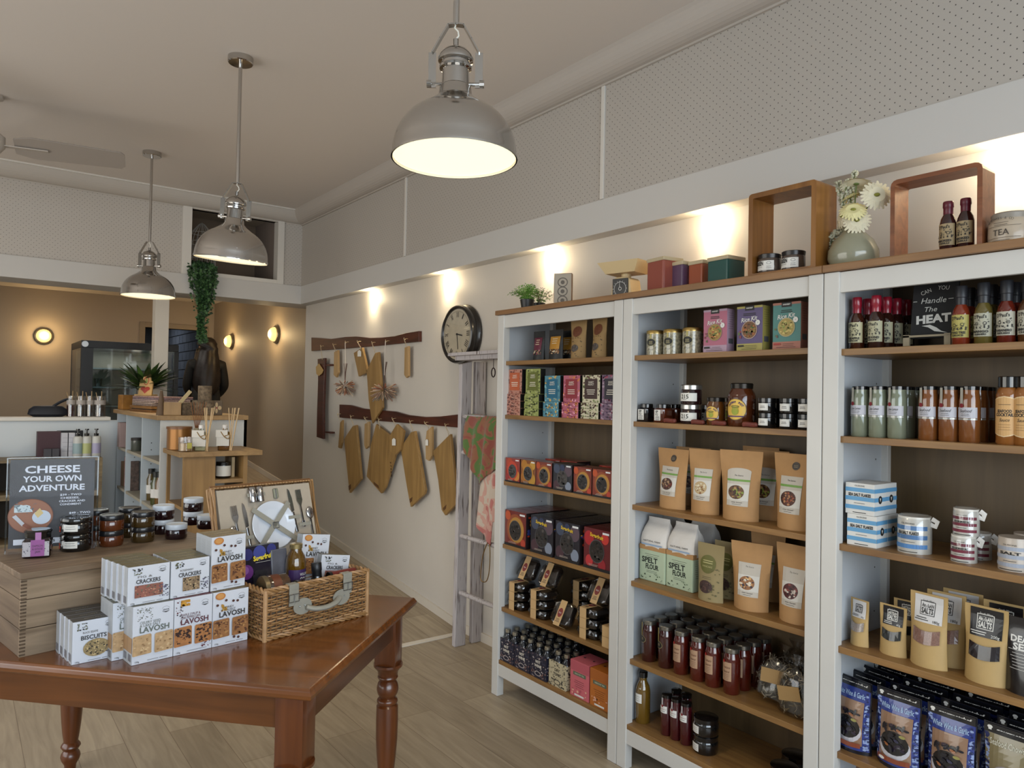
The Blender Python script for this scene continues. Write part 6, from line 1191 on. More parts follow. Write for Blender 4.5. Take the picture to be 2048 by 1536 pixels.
# lid, leaning back on its hinge
LHH = .295; TL = Matrix.Rotation(R(-17), 4, 'X'); HM = Matrix.Translation((hp.x, hp.y, TT))@Matrix.Rotation(R(HA), 4, 'Z'); LM = Matrix.Translation((0, HD+.006, HH+.004))@TL
lid = bpy.data.objects.new('lid', None); COL.objects.link(lid); lid.parent = t; lid.matrix_basis = LM
m = weave(HW, .04, 0, .04, .0, LHH, 30); o_ = m.build('woven_back', lid)
m = MB()
for k in range(66): x = HW*k/65; m.tube([(x, .04, LHH+rnd.uniform(-.001, .002)), (x+rnd.uniform(-.001, .001), .0, LHH-.004)], .0031, WK[k % 2], 5)
for s in (0, 1):
    for k in range(6): m.tube([(HW*s+rnd.uniform(-.002, .002), .004+k*.0072, 0)]+[(HW*s+math.sin(j+k*2)*.003, .004+k*.0072, LHH*j/8) for j in range(1, 9)], .0036, WK[k % 2], 5)
m.tube([(0, .0, .003), (HW, .0, .003)], .005, WK[1], 6); m.tube([(-.003, .02, LHH+.004), (HW+.003, .02, LHH+.004)], .004, WK[2], 6); m.build('woven_edge', lid)
m = MB(); m.box(.012, HW-.012, .006, .03, .006, LHH-.012, mat('#a89c8c', .8, var=.03, vs=60)); m.build('padded_lining', lid)
cx_, cz_ = .205, .142
for a in (38, -48):
    m = MB(); m.box(-.1, .1, -.0125, -.0105, -.009, .009, LTH, bev=.0008, T=Matrix.Translation((cx_, 0, cz_))@Matrix.Rotation(R(a), 4, 'Y')); m.build('plate_strap', lid)
m = MB(); m.tube([(cx_+.004+x, -.014, cz_-.005+z) for x, z in ((-.012, -.008), (.01, -.008), (.01, .012), (-.012, .012))], .0015, BKL, 6, closed=True); m.build('strap_buckle', lid)
for x, z, w in ((.068, .13, .05), (.106, .11, .03), (.292, .16, .05), (.33, .13, .05), (.15, .255, .07)):
    m = MB(); m.box(x-w/2, x+w/2, -.009, -.0075, z-.006, z+.006, LTH); m.build('elastic_loop', lid)
WLM = HM@LM; STEEL = mat('#b4b4b6', .12, metal=1)
def inlid(name, lab, cat, x, z, build, rot=0, y=.006):
    t = thing(name, lab, cat); t.matrix_world = WLM@Matrix.Translation((x, y, z))@Matrix.Rotation(R(rot), 4, 'Y'); build(t); return t
inlid('plate', 'white dinner plate strapped inside the hamper lid', 'plate', cx_, cz_, lambda t: MB().lathe([(0, .005), (.052, .005), (.06, .008), (.083, .0145), (.085, .0135), (.06, .001), (0, 0)], mat('#cfd4de', .15, coat=.6), 48, T=RX, cap=False).build('plate_body', t))
def fork(t):
    m = MB(); m.box(-.0035, .0035, -.006, -.004, -.07, .0, STEEL, bev=.0008); m.box(-.0055, .0055, -.0065, -.0045, -.085, -.06, STEEL, bev=.002); m.build('handle', t); m = MB(); m.prism([(-.0035, -.004), (.0035, -.004), (.011, .014), (.011, .022), (-.011, .022), (-.011, .014)], -.0065, -.0045, STEEL)
    for i in range(4): x = -.009+.006*i; m.box(x-.0017, x+.0017, -.0065, -.0047, .02, .055, STEEL)
    m.build('tines', t)
def knife(t): m = MB(); m.box(-.0045, .0045, -.007, -.003, -.075, .0, STEEL, bev=.0015); m.build('handle', t); m = MB(); m.prism([(-.004, 0), (.007, .004), (.0085, .05), (.004, .08), (-.002, .088), (-.005, .06)], -.0055, -.0042, STEEL); m.build('blade', t)
def spoon(t): m = MB(); m.box(-.0035, .0035, -.006, -.004, -.075, .0, STEEL, bev=.0008); m.build('handle', t); m = MB(); m.ball((0, -.007, .02), .02, STEEL, sx=.75, sy=.25, sz=1.15, sub=3); m.build('bowl', t)
inlid('fork', 'steel fork left of the plate in the hamper lid', 'fork', .068, .17, fork, -4); inlid('fork', 'steel fork right of the plate in the hamper lid', 'fork', .327, .205, fork, -3); inlid('table_knife', 'steel knife left of the plate in the hamper lid', 'knife', .106, .145, knife, -4); inlid('table_knife', 'steel knife right of the plate in the hamper lid', 'knife', .292, .18, knife, -6); inlid('spoon', 'steel spoon at lower left of the hamper lid', 'spoon', .044, .115, spoon, 16); inlid('spoon', 'steel spoon at the right edge of the hamper lid', 'spoon', .362, .15, spoon, -2)
def shaker(t): m = MB(); m.lathe([(.012, 0), (.013, .002), (.013, .05), (.010, .054), (0, .056)], STEEL, 20); m.build('body', t)
for x, d in ((.135, 'left'), (.164, 'right')): inlid('shaker', f'small steel shaker strapped in the lid, {d} one', 'shaker', x, .228, shaker, 0, -.008)
def cork(t): m = MB(); m.box(-.009, .009, -.006, -.004, -.016, .02, mat('#8a8a78', .5), bev=.004); m.tube([(0, -.008, -.018), (0, -.008, .018)], .002, STEEL, 6); m.build('opener', t)
inlid('bottle_opener', 'small grey bottle opener high in the hamper lid', 'opener', .232, .252, cork)
def inh(name, lab, cat, x, y, z, builder=None, rz=0, rx=0, ry=0, obj=None):
    t = obj or thing(name, lab, cat); t.matrix_world = HM@Matrix.Translation((x, y, z))@Matrix.Rotation(R(rz), 4, 'Z')@Matrix.Rotation(R(rx), 4, 'X')@Matrix.Rotation(R(ry), 4, 'Y')
    if builder: builder(t)
    return t
def f_plum(P, w, h):
    P.rect(-w/2, 0, w/2, h, mat('#141020', .2, coat=.6))
    for x, z, r, c in ((-.3, .85, .13, '#2c2c64'), (.0, .9, .16, '#3c4488'), (.3, .92, .12, '#2c3070'), (-.35, .5, .16, '#5c2c6c'), (-.38, .54, .09, '#7c4c8c'), (.4, .6, .12, '#3c2450')): P.ell(max(-w/2+r*w, min(w/2-r*w, x*w)), min(h-r*w, z*h), r*w, r*w, mat(c, .2, coat=.6))
    P.speck(16, -w*.2, h*.1, w*.46, h*.5, .012, .02, [mat(c, .25) for c in ('#1c1a20', '#242228', '#141216')], 9); P.text('Sugarfruit', w*.08, h*.76, .015, S('#d8c030'), w=w*.5, bold=.04, rot=4); P.lines(.01, h*.66, w*.5, 1, .003, PAPER, .0008)
inh('', '', '', .075, .175, .10, rz=2, rx=-8, obj=tag(carton('fruit_box', .148, .05, .16, mat('#1c1a24', .3), f_plum, sides=S('#3c3c44')), 'dark plum fruit box standing in the open hamper', 'box'))
lv = copy_tree(PROTO['lav_honey']); tag(lv, 'honey walnut lavosh box leaning at the back of the hamper', 'box'); inh('', '', '', .285, .19, .105, rz=-2, rx=-4, ry=8, obj=lv)
ck = copy_tree(PROTO['cr_fig']); tag(ck, 'fig cracker box leaning in front of the lavosh box inside the hamper', 'box'); inh('', '', '', .318, .115, .095, rz=-4, rx=-3, ry=9, obj=ck)
def ob(t):
    m = MB(); m.lathe([(.031, 0), (.034, .005), (.034, .12), (.03, .14), (.02, .158), (.0195, .17)], mat('#6c4c10', .05, coat=1, trans=.35), 30); m.build('bottle', t); m = MB(); m.lathe([(.0215, .166), (.022, .18), (.019, .182), (0, .182)], mat('#a8986c', .25, metal=.8), 24); m.build('cap', t)
    P = Print(); P.rect(-.034, .035, .046, .098, S('#3c2454')); P.text('WOLLUMBI', .022, .082, .009, PAPER, w=.034, bold=.02); P.text('GOLD', .022, .064, .017, PAPER, w=.034, bold=.025); P.lines(.022, .048, .03, 1, .003, PAPER, .0008); P.build('label', t, cylf(.0342), du=.008)
inh('oil_bottle', 'clear golden bottle with purple label standing in the hamper', 'bottle', .195, .14, .075, ob, rz=-16)
def nt_(t): m = MB(); m.box(-.03, .03, -.02, .02, 0, .15, mat('#54545c', .3, var=.2, vs=30), bev=.003); m.build('packet', t); m = MB(); m.box(-.01, .05, -.022, -.021, .015, .05, S('#a8b4cc')); m.build('gift_card', t)
inh('gift_packet', 'grey packet with pale blue card between plum box and bottle', 'packet', .145, .165, .09, nt_, rx=-8)
def blackbox(w, d, h): return lambda t: MB().box(-w/2, w/2, -d/2, d/2, 0, h, mat('#17161a', .3, coat=.4), bev=.003).build('box_body', t)
inh('black_box', 'flat black box lying at left inside the hamper', 'box', .06, .11, .10, blackbox(.1, .09, .045), rz=3); inh('black_box', 'flat black box lying under the golden bottle', 'box', .2, .085, .10, blackbox(.12, .07, .04), rz=6)
def lyingjar(t):
    m = MB(); m.lathe([(.04, -.035), (.042, -.03), (.042, .03), (.036, .036)], mat('#3c240c', .06, coat=1, var=.5, vs=70), 30, T=Matrix.Rotation(R(90), 4, 'Y')); m.build('jar', t); m = MB(); m.lathe([(.041, -.05), (.043, -.048), (.043, -.036), (.04, -.035)], mat('#7c6c50', .3, metal=.7), 30, T=Matrix.Rotation(R(90), 4, 'Y')); m.build('lid', t); m = MB(); m.lathe([(.0424, -.024), (.0424, .004)], mat('#5c2c14', .5), 30, T=Matrix.Rotation(R(90), 4, 'Y'), cap=False); m.build('label', t)
inh('preserve_jar', 'round glass jar lying on its side at front of the hamper', 'jar', .07, .055, .145, lyingjar, rz=-6)
def wine(t): m = MB(); m.lathe([(.026, 0), (.026, .0), (.018, .06), (.0145, .075), (.0145, .09)], mat('#0c0f0c', .08, coat=1), 24); m.build('bottle', t); m = MB(); m.lathe([(.0155, .066), (.016, .07), (.016, .085), (.0175, .088), (.0175, .112), (.016, .114), (0, .114)], mat('#121216', .4), 24); m.build('capsule', t)
inh('wine_bottle', 'neck of a dark bottle with black capsule at front of the hamper', 'bottle', .235, .062, .082, wine, rx=-8)
inh('square_jar', 'square black lid of a jar at front centre of the hamper', 'jar', .17, .04, .11, lambda t: MB().box(-.035, .035, -.025, .025, 0, .045, mat('#3c3c34', .15, metal=.6, coat=.6), bev=.006).build('jar_body', t), rz=8)
def roll(t): m = MB(); m.lathe([(.016, -.05), (.016, .05)], mat('#6c241c', .4), 20, T=Matrix.Rotation(R(90), 4, 'Y')); m.build('wrapper', t); m = MB(); m.lathe([(.0165, -.056), (.0165, -.045)], mat('#16120f', .3), 20, T=Matrix.Rotation(R(90), 4, 'Y')); m.build('end_cap', t)
inh('wrapped_roll', 'red and black wrapped roll along the front rim of the hamper', 'packet', .315, .04, .148, roll, rz=-2)

# ------------------------------------------------------------------ low units in the middle of the shop
CX, CY0, CY1, CTZ, CXR = -1.17, 2.1, 3.74, 1.366, -.62
LW = mat('#b9c2c8', .45); LWD = wood('#8f7048', '#a8875a', 1, .5, .5); LWE = wood('#8a6a40', '#a3804f', 2, .5, .5)
t = thing('cubby_unit', 'white pigeonhole shelving unit with timber top at centre left', 'shelving', (0, 0, 0))
m = MB(); m.box(CX-.03, CXR+.0, CY0-.03, CY1, CTZ-.03, CTZ, LWD, bev=.003); m.build('top_board', t)
m = MB(); m.box(CX, CXR, CY0, CY0+.03, 0, CTZ-.03, mat('#c4c4c0', .45)); m.build('end_panel', t)
DV = [CY0+.03, 2.72, 3.33, CY1-.03]
for y in DV[1:3]: m = MB(); m.box(CX, CXR-.02, y-.03, y, 0, CTZ-.03, LW); [m.cyl(.004, 0, .001, DARK, seg=6, T=Matrix.Translation((CX+.06, y-.0305, .3+k*.05))@Matrix.Rotation(R(90), 4, 'X')) for k in range(18)]; m.build('divider', t)
m = MB(); m.box(CX, CXR, CY1-.03, CY1, 0, CTZ-.03, LW); m.build('end_panel', t)
m = MB(); m.box(CXR-.02, CXR, CY0, CY1, 0, CTZ-.03, LW); m.build('back_panel', t)
SZ = [1.06, .74, .42, .1]
for a, b in zip(DV, DV[1:]):
    for z in SZ: m = MB(); m.box(CX+.004, CXR-.02, a, b-.03, z-.02, z, mat('#aaa290', .5)); m.build('shelf', t)
def simple(name, lab, cat, x, y, z, w, d, h, m_, rz=0, pr=None, rnd_=False):
    t = thing(name, lab, cat, (x, y, z+.0005), rz); m = MB(); m.box(-w/2, w/2, -d/2, d/2, 0, h, m_, bev=.003); m.build('body', t)
    if pr: P = Print(); pr(P, w, h); P.build('print', t, flat(-d/2))
    return t
def lath(name, lab, cat, x, y, z, parts, rz=0):
    t = thing(name, lab, cat, (x, y, z+.0005), rz)
    for nm, prof, mm in parts: m = MB(); m.lathe(prof, mm, 24); m.build(nm, t)
    return t
OR_ = mat('#8c5418', .15, coat=.6); WL = PAPER
def tall(lab, x, y, z, body, cap=DARK): return lath('bottle', lab, 'bottle', x, y, z, [('bottle', [(.03, 0), (.032, .004), (.032, .15), (.02, .18), (.018, .2)], body), ('cap', [(.021, .19), (.022, .225), (0, .226)], cap), ('label', [(.0325, .05), (.0325, .11)], WL)])
# contents of the pigeonholes
def pg(u, x, z): return (x, min(yu(u, x, z+.05), 3.63), z)
simple('carton', 'pinkish carton in the far upper pigeonhole', 'box', *pg(229, -1.115, 1.06), .1, .12, .2, mat('#a8908c', .6), -90); simple('carton', 'white and blue carton lying in the far upper pigeonhole', 'box', *pg(232, -1.12, 1.06), .07, .04, .09, mat('#6c7cac', .5), -110); simple('carton', 'pale yellow slim carton in the far upper pigeonhole', 'box', *pg(220, -1.13, 1.06), .06, .03, .16, mat('#a39c70', .6), -90)
for k, u in enumerate((264, 274)): lath('jar', f'dark lidded jar in the middle upper pigeonhole, {["left", "right"][k]}', 'jar', *pg(u, -1.12, 1.06), [('jar', [(.04, 0), (.042, .005), (.042, .08)], mat('#4c5048', .2, coat=.5)), ('lid', [(.043, .08), (.043, .1), (0, .1)], DARK)])
simple('carton', 'cream and black carton in the far middle pigeonhole', 'box', *pg(233, -1.11, .74), .1, .05, .2, mat('#8c7058', .6), -80); simple('gift_box', 'pink patterned box in the middle pigeonhole', 'box', *pg(255, -1.1, .74), .12, .05, .24, mat('#a3706c', .6, var=.3, vs=30), -100); simple('gift_box', 'dark patterned box beside the pink one', 'box', *pg(269, -1.1, .74), .12, .06, .23, mat('#4c3c34', .6, var=.6, vs=60), -100)
for k, (u, c) in enumerate(((292, '#8c5414'), (302, '#54441c'), (311, '#44481f'), (319, '#6c4a1c'))): x, y, z = pg(u, -1.125+.02*(k % 2), .74); tall(f'tall sauce bottle in the near pigeonhole, {ORD[k]} from the far side', x, y, z, mat(c, .12, coat=.7), mat('#1c1c1a', .4))
# timber side cabinet
ky0, ky1, kx0, kx1, kz_ = 1.66, 2.06, -1.14, -.69, 1.157
t = thing('side_cabinet', 'light timber cabinet with open niche in front of the white pigeonholes', 'cabinet', (0, 0, 0)); xa = on_y(ky0, 431, 930).x; xb = on_y(ky0, 487, 930).x; xl = on_y(ky0, 367, 930).x
m = MB(); m.box(kx0-.02, kx1+.03, ky0-.02, ky1+.02, kz_-.03, kz_, LWD, bev=.003); m.build('top_board', t)
m = MB(); m.box(xl, xa, ky0, ky0+.025, 0, kz_-.03, LWE); m.build('front_panel', t); m = MB(); m.box(xb, xb+.025, ky0, ky1, 0, kz_-.03, LWE); m.build('side_panel', t); m = MB(); m.box(xa-.02, xa, ky0+.025, ky1, 0, kz_-.03, LWE); m.build('divider', t)
for z in (.98, .62, .25): m = MB(); m.box(xa, xb, ky0+.003, ky1, z-.022, z, LWD); m.build('shelf', t); m = MB(); m.box(kx0+.01, xa-.02, ky0+.03, ky1, z-.18, z-.16, LWD); m.build('shelf', t)
m = MB(); m.box(kx0, kx0+.02, ky1-.02, ky1, 0, kz_-.03, LWE); m.build('corner_upright', t); m = MB(); m.box(xa-.05, xa-.02, ky0+.03, ky1, .0, kz_-.03, mat('#6c4c30', .6)); m.build('inner_panel', t)
lath('candle', 'black jar candle with white label in the cabinet niche', 'candle', (xa+xb)/2-.015, ky0+.08, .98, [('jar', [(.042, 0), (.045, .004), (.045, .1), (.042, .105), (0, .105)], GLOSSBLK), ('label', [(.0455, .015), (.0455, .08)], PAPER)])
simple('box', 'cream slim box beside the black candle', 'box', xb-.035, ky0+.13, .98, .02, .07, .13, mat('#c4ac84', .6), 0)
def cab(u, y): return on_y(y, u, 890).x
lath('candle_pot', 'copper-brown lidded pot on the timber cabinet', 'pot', cab(358, 1.9), 1.9, kz_, [('pot', [(.068, 0), (.072, .004), (.072, .13)], mat('#8c6030', .3, metal=.5)), ('lid', [(.076, .13), (.076, .145), (0, .146)], mat('#6c4420', .4))])
t = lath('candle', 'clear glass tumbler candle with yellow label', 'candle', cab(371, 1.72), 1.72, kz_, [('wax', [(.036, .006), (.036, .05), (0, .05)], mat('#a88c64', .4)), ('glass', [(.04, 0), (.042, .004), (.042, .088), (.039, .088), (.039, .006)], clear(alpha=.1))]); m = MB(); m.box(.0, .026, -.0435, -.0425, .02, .055, mat('#a8a044', .5)); m.build('label', t)
def diffuser(u, lab, liq, seed):
    t = thing('reed_diffuser', lab, 'diffuser', (cab(u, 1.74), 1.74, kz_+.0005), -20); rnd = random.Random(seed)
    m = MB(); m.lathe([(.038, 0), (.04, .004), (.04, .1), (.03, .115), (.015, .12), (.015, .14)], clear(liq, .12), 20, sq=5); m.build('bottle', t); m = MB(); m.lathe([(.034, .005), (.036, .04), (0, .04)], mat(liq, .1, coat=1), 20, sq=5); m.build('fragrance_oil', t); m = MB(); m.cyl(.016, .14, .16, mat('#d0ccc8', .3)); m.build('stopper', t)
    m = MB(); m.box(-.045, .03, -.045, -.043, .03, .1, mat('#c4c0b8', .6)); m.box(-.05, .02, -.048, -.046, .085, .13, mat('#cac6be', .6)); m.build('hang_tag', t); m = MB(); m.lathe([(.0415, .08), (.0415, .084)], mat('#6c5030', .8), 20, cap=False); m.tube(bez([(-.02, -.047, .12), (0, -.05, .09), (.025, -.05, .075), (.03, -.045, .1), (.0, -.05, .09)], 4), .003, mat('#84683c', .8), 5); m.build('ribbon', t)
    m = MB()
    for k in range(7): a = rnd.uniform(-.02, .05); m.tube([(.035+rnd.uniform(-.008, .01), -.046+.003*k, .0), (.035+a, -.03+rnd.uniform(-.02, .02), .27)], .0025, mat('#c4a880', .7), 5)
    m.build('reeds', t)
diffuser(402, 'clear reed diffuser with white tag and upright pale reeds', '#d8d8c8', 1); diffuser(449, 'yellow-oil reed diffuser with white tag at right of the cabinet top', '#b89c20', 2)
t = lath('reed_diffuser', 'pale bottle with brown slanted reeds at the back of the cabinet', 'diffuser', cab(392, 1.98), 1.98, kz_, [('bottle', [(.035, 0), (.035, .1), (.015, .12), (.015, .13)], mat('#b0a890', .4))]); m = MB(); [m.tube([(0, 0, .1), (-.04+.02*k, .0, .3)], .0022, mat('#7c4c28', .7), 5) for k in range(6)]; m.build('reeds', t)
# display on the timber top
def ct(u, y): return on_y(y, u, 820).x
BRK = mat('#6c5c48', .85, var=.45, vs=60, bump=.6, bs=60)
for k, (u, z0) in enumerate(((398, 0), (415, .0), (409, .1))): lath('log_candle', f'rustic bark log tealight holder, {["lower left", "lower right", "upper"][k]} of the pile', 'candle holder', ct(u, 2.18), 2.18, CTZ+z0*1.0, [('log', [(.042, 0), (.044, .003), (.044, .097), (.042, .1), (0, .1)], BRK)])
simple('carved_block', 'dark carved wooden block with petal pattern', 'block', ct(433, 2.18), 2.18, CTZ, .075, .06, .1, mat('#5c4c38', .7), -15, lambda P, w, h: [P.ell(.0, h*.7, .008, .018, S('#b09468')), P.ell(0, h*.3, .008, .018, S('#b09468')), P.ell(-.02, h*.5, .012, .014, S('#b09468')), P.ell(.02, h*.5, .012, .014, S('#b09468')), P.ell(0, h*.5, .006, .006, S('#8c3c28'))])
t = simple('wooden_box', 'small plain wooden box holding a slanted wooden scoop', 'box', ct(344, 2.16), 2.16, CTZ, .105, .09, .085, LWE, -8)
t = thing('wooden_scoop', 'pale wooden scoop slanting out of the small wooden box', 'scoop', (ct(346, 2.16), 2.16, CTZ+.03), -8); m = MB(); m.box(-.012, .012, -.003, .003, 0, .17, mat('#b09c70', .6), T=Matrix.Rotation(R(38), 4, 'Y'), bev=.002); m.build('scoop_body', t)
simple('wicker_star', 'rough dark twig bundle beside the wooden box', 'ornament', ct(372, 2.2), 2.2, CTZ, .08, .07, .085, BRK, 10)
lath('wooden_cone', 'slim dark wooden cone tree at the corner of the timber top', 'ornament', ct(322, 2.17), 2.17, CTZ, [('cone', [(.03, 0), (.028, .02), (.008, .16), (0, .165)], mat('#5c4630', .7))])
simple('amber_box', 'amber-orange carton at the far end of the timber top', 'box', -1.12, 3.66, CTZ, .1, .09, .12, mat('#98682c', .5, var=.2, vs=30), -80)
y_ = 3.0; t = thing('wooden_tray', 'stack of brown wooden trays under the folded cloths', 'tray', (-1.0, y_, CTZ+.0005), -84); m = MB(); m.box(-.25, .25, -.14, .14, 0, .018, wood('#5c3c1c', '#7c5428', 0, .5), bev=.003); m.build('lower_tray', t); m = MB(); m.box(-.25, .25, -.14, .14, .024, .044, wood('#6c4820', '#8c6430', 0, .5), bev=.003); m.box(-.23, .23, -.13, .13, .017, .025, DARK); m.build('upper_tray', t)
for k in range(3): 
    t = thing('folded_cloth', f'folded checked cloth in the pile, {["lowest", "middle", "top"][k]}', 'cloth', (-1.0+.01*k, y_, CTZ+.046+.024*k), -84+3*k); m = MB(); m.box(-.23, .23, -.13, .13, 0, .011, mat(('#84746c', '#9c8880', '#7c6a70')[k], .9, var=.45, vs=70), bev=.006); m.box(-.23, .23, -.13, .13, 0.0115, .0225, mat(('#8c7c74', '#94807c', '#886c68')[k], .9, var=.45, vs=70), bev=.006); m.build('cloth_body', t)
t = thing('painted_board', 'small wooden board painted with red and green motifs on an easel', 'board', (-1.04, yu(290, -1.04, 1.5), CTZ+.1185), -40); m = MB(); T_ = Matrix.Rotation(R(-12), 4, 'X')
m.prism([(-.055, .0), (.055, 0), (.055, .11), (.035, .125), (.03, .15), (.018, .175), (-.018, .175), (-.03, .15), (-.035, .125), (-.055, .11)], -.008, .008, mat('#b8935c', .5), T=T_, bev=.002); m.build('board', t); P = Print(); P.ring(0, .12, .022, .036, .007, S('#9c4024')); P.ell(0, .115, .011, .02, S('#7c8444')); P.ell(-.018, .055, .02, .016, S('#9c3424')); P.ell(.018, .055, .02, .016, S('#9c3424')); P.poly([(-.03, .045), (.03, .045), (0, .015)], S('#9c3424')); P.build('painted_motif', t, lambda u, v, e: tuple(T_@Vector((u, -.008-e, v)))); m = MB(); m.box(-.07, .07, -.03, .06, 0, .01, mat('#b08a50', .6)); m.build('easel_base', t)
def leafy(name, lab, cat, loc, n, L, W_, cols, seed, up=.5, potr=.06, poth=.09):
    rnd = random.Random(seed); t = thing(name, lab, cat, loc)
    m = MB(); m.lathe([(potr*.7, 0), (potr, poth), (potr*.9, poth), (0, poth-.01)], mat('#7c7468', .6), 20); m.build('pot', t); m = MB(); cs = [mat(c, .45) for c in cols]
    for k in range(n):
        a = rnd.random()*2*PI; e = rnd.uniform(-.1, 1.2); d = Vector((math.cos(a)*math.cos(e), math.sin(a)*math.cos(e), math.sin(e)*up+.25)); l = L*rnd.uniform(.7, 1.1); s = d.cross(Vector((0, 0, 1))).normalized(); base = Vector((0, 0, poth)); pr = None; c_ = rnd.choice(cs)
        for j in range(5):
            q = j/4; p = base+d*l*q+Vector((0, 0, -.25*l*q*q)); w = s*W_*math.sin(PI*min(.98, q*.85+.12))
            if pr: m.quad([pr[0]-pr[1], pr[0]+pr[1], p+w, p-w], c_, True)
            pr = (p, w)
    m.build('foliage', t); return t
leafy('potted_plant', 'bushy dark green leafy plant behind the painted board', 'plant', (-1.01, 3.5, CTZ+.0005), 120, .32, .024, ('#2c4020', '#3c5428', '#4c6830', '#243818'), 4, up=.8, poth=.16)

# ------------------------------------------------------------------ timber crate shelves against the half wall
fy = 3.42
def ocrate(lab, x0, x1, z0, z1, y0=fy, y1=3.745):
    t = thing('open_crate', lab, 'crate', (0, 0, 0)); W1 = wood('#6c5c44', '#8a7858', 0, .6)
    for nm, a in (('top_plank', (x0, x1, y0, y1, z1-.02, z1)), ('bottom_plank', (x0, x1, y0, y1, z0, z0+.02)), ('side_plank', (x0, x0+.02, y0, y1, z0+.02, z1-.02)), ('side_plank', (x1-.02, x1, y0, y1, z0+.02, z1-.02)), ('back_plank', (x0+.02, x1-.02, y1-.012, y1, z0+.02, z1-.02))): m = MB(); m.box(*a, W1 if nm != 'back_plank' else mat('#3c342c', .8)); m.build(nm, t)
x1_ = on_y(fy, 205, 930).x; zt_ = on_y(fy, 205, 915).z; zm_ = on_y(fy, 207, 985).z
ocrate('weathered open crate holding dark bottles, upper of the stack by the half wall', x1_-.74, x1_, zm_, zt_); ocrate('weathered open crate, middle of the stack by the half wall', x1_-.74, x1_, zm_-.36, zm_-.001); ocrate('weathered open crate on the floor under the stack', x1_-.74, x1_, 0, zm_-.361); ocrate('weathered open crate standing at far left by the half wall', x1_-1.35, x1_-.76, zm_-.36, zm_-.0)
ocrate('weathered open crate on the floor at far left', x1_-1.35, x1_-.76, 0, zm_-.361)
fxu = lambda u, y=3.55: on_y(y, u, 900).x
simple('carton', 'dark maroon carton on top of the crate stack', 'box', fxu(98), 3.6, zt_, .155, .09, .2, mat('#3a1820', .5), 0)
for u in (96, 110): simple('carton', f'small charcoal carton in front of the maroon carton, {["left", "right"][u > 100]}', 'box', fxu(u, 3.48), 3.48, zt_, .055, .05, .075, mat('#38343a', .5), 0)
t = simple('framed_board', 'black framed board leaning behind the white cartons', 'frame', fxu(139, 3.7), 3.7, zt_, .18, .015, .2, mat('#14141a', .5), 0)
for u in (129, 141): simple('carton', f'tall white carton on the crate stack, {["left", "right"][u > 135]}', 'box', fxu(u, 3.54), 3.54, zt_, .052, .05, .19, mat('#b4b4bc', .5), 0, lambda P, w, h: P.lines(0, h*.8, w*.7, 4, h*.18, S('#7c7c88'), .002))
for u, c, d in ((155, '#8ca0a4', 'blue-grey'), (173, '#a8ac74', 'yellow-green'), (192, '#9c98b4', 'lilac')): lath('pump_bottle', f'white pump bottle with {d} label', 'bottle', fxu(u, 3.5), 3.5, zt_, [('bottle', [(.03, 0), (.033, .004), (.033, .15), (.028, .162), (.014, .166)], mat('#b8b8b4', .4)), ('label', [(.0335, .03), (.0335, .11)], mat(c, .5)), ('pump', [(.016, .166), (.017, .185), (.006, .19), (.006, .21), (.014, .212), (.014, .222), (0, .223)], GLOSSBLK)])
zi = zm_+.021
lath('bottle', 'dark bottle with white oval label inside the upper crate', 'bottle', fxu(178, 3.5), 3.5, zi, [('bottle', [(.035, 0), (.037, .005), (.036, .07), (.012, .1), (.011, .14), (0, .14)], GLOSSBLK), ('label', [(.0375, .01), (.037, .06)], mat('#a8a4b8', .5))]); lath('jar', 'dark jar with pale label at left inside the upper crate', 'jar', fxu(158, 3.5), 3.5, zi, [('jar', [(.035, 0), (.037, .005), (.037, .09), (0, .095)], GLOSSBLK), ('label', [(.0375, .02), (.0375, .06)], mat('#8c8870', .5))])
simple('cardboard_box', 'brown cardboard box inside the middle crate', 'box', x1_-.17, 3.58, zm_-.34, .26, .2, .12, mat('#6c5030', .7)); simple('carton', 'large pale carton at far left on its crate', 'box', x1_-1.02, 3.6, zm_, .42, .2, .34, mat('#b4bcc0', .5), 0)

# on the half wall
kt = kz; t = thing('handbag', 'dark navy handbag lying on the half wall', 'bag', (on_y(3.84, 96, 830).x, 3.84, kt+.0005)); NV = mat('#10141f', .6, bump=.4, bs=20)
m = MB(); m.lathe([(.1, 0), (.14, .02), (.13, .06), (.1, .085), (0, .09)], NV, 24, sx=1.0, sy=.42); m.build('bag_body', t); m = MB(); m.tube(bez([(.02, 0, .07), (.07, 0, .11), (.13, 0, .14), (.16, 0, .12), (.14, 0, .05)], 5), .011, NV, 8); m.build('strap', t)
for k, (u, w, c) in enumerate(((141, .05, '#3c1c1c'), (161, .058, '#3a342e'), (179, .045, '#3a342e'), (199, .07, '#38322e'))):
    t = lath('storage_jar', f'clear storage jar on the half wall, {ORD[k]} from left', 'jar', on_y(3.84, u, 830).x, 3.84, kt, [('contents', [(w*.62-.003, .004), (w*.62-.003, .09), (0, .092)], mat(c, .5, var=.4, vs=60)), ('glass', [(w*.62, 0), (w*.62, .165), (w*.59, .17), (w*.59, .004)], clear(alpha=.08)), ('label', [(w*.63, .1), (w*.63, .135)], mat('#a8a09a', .5))]); m = MB(); m.tube([(0, 0, .06), (-.03, 0, .2)], .006, mat('#b0946c', .6), 6, flat=.5); m.tube([(.01, 0, .06), (.012, 0, .21)], .006, mat('#b0946c', .6), 6, flat=.5); m.build('wooden_tongs', t)
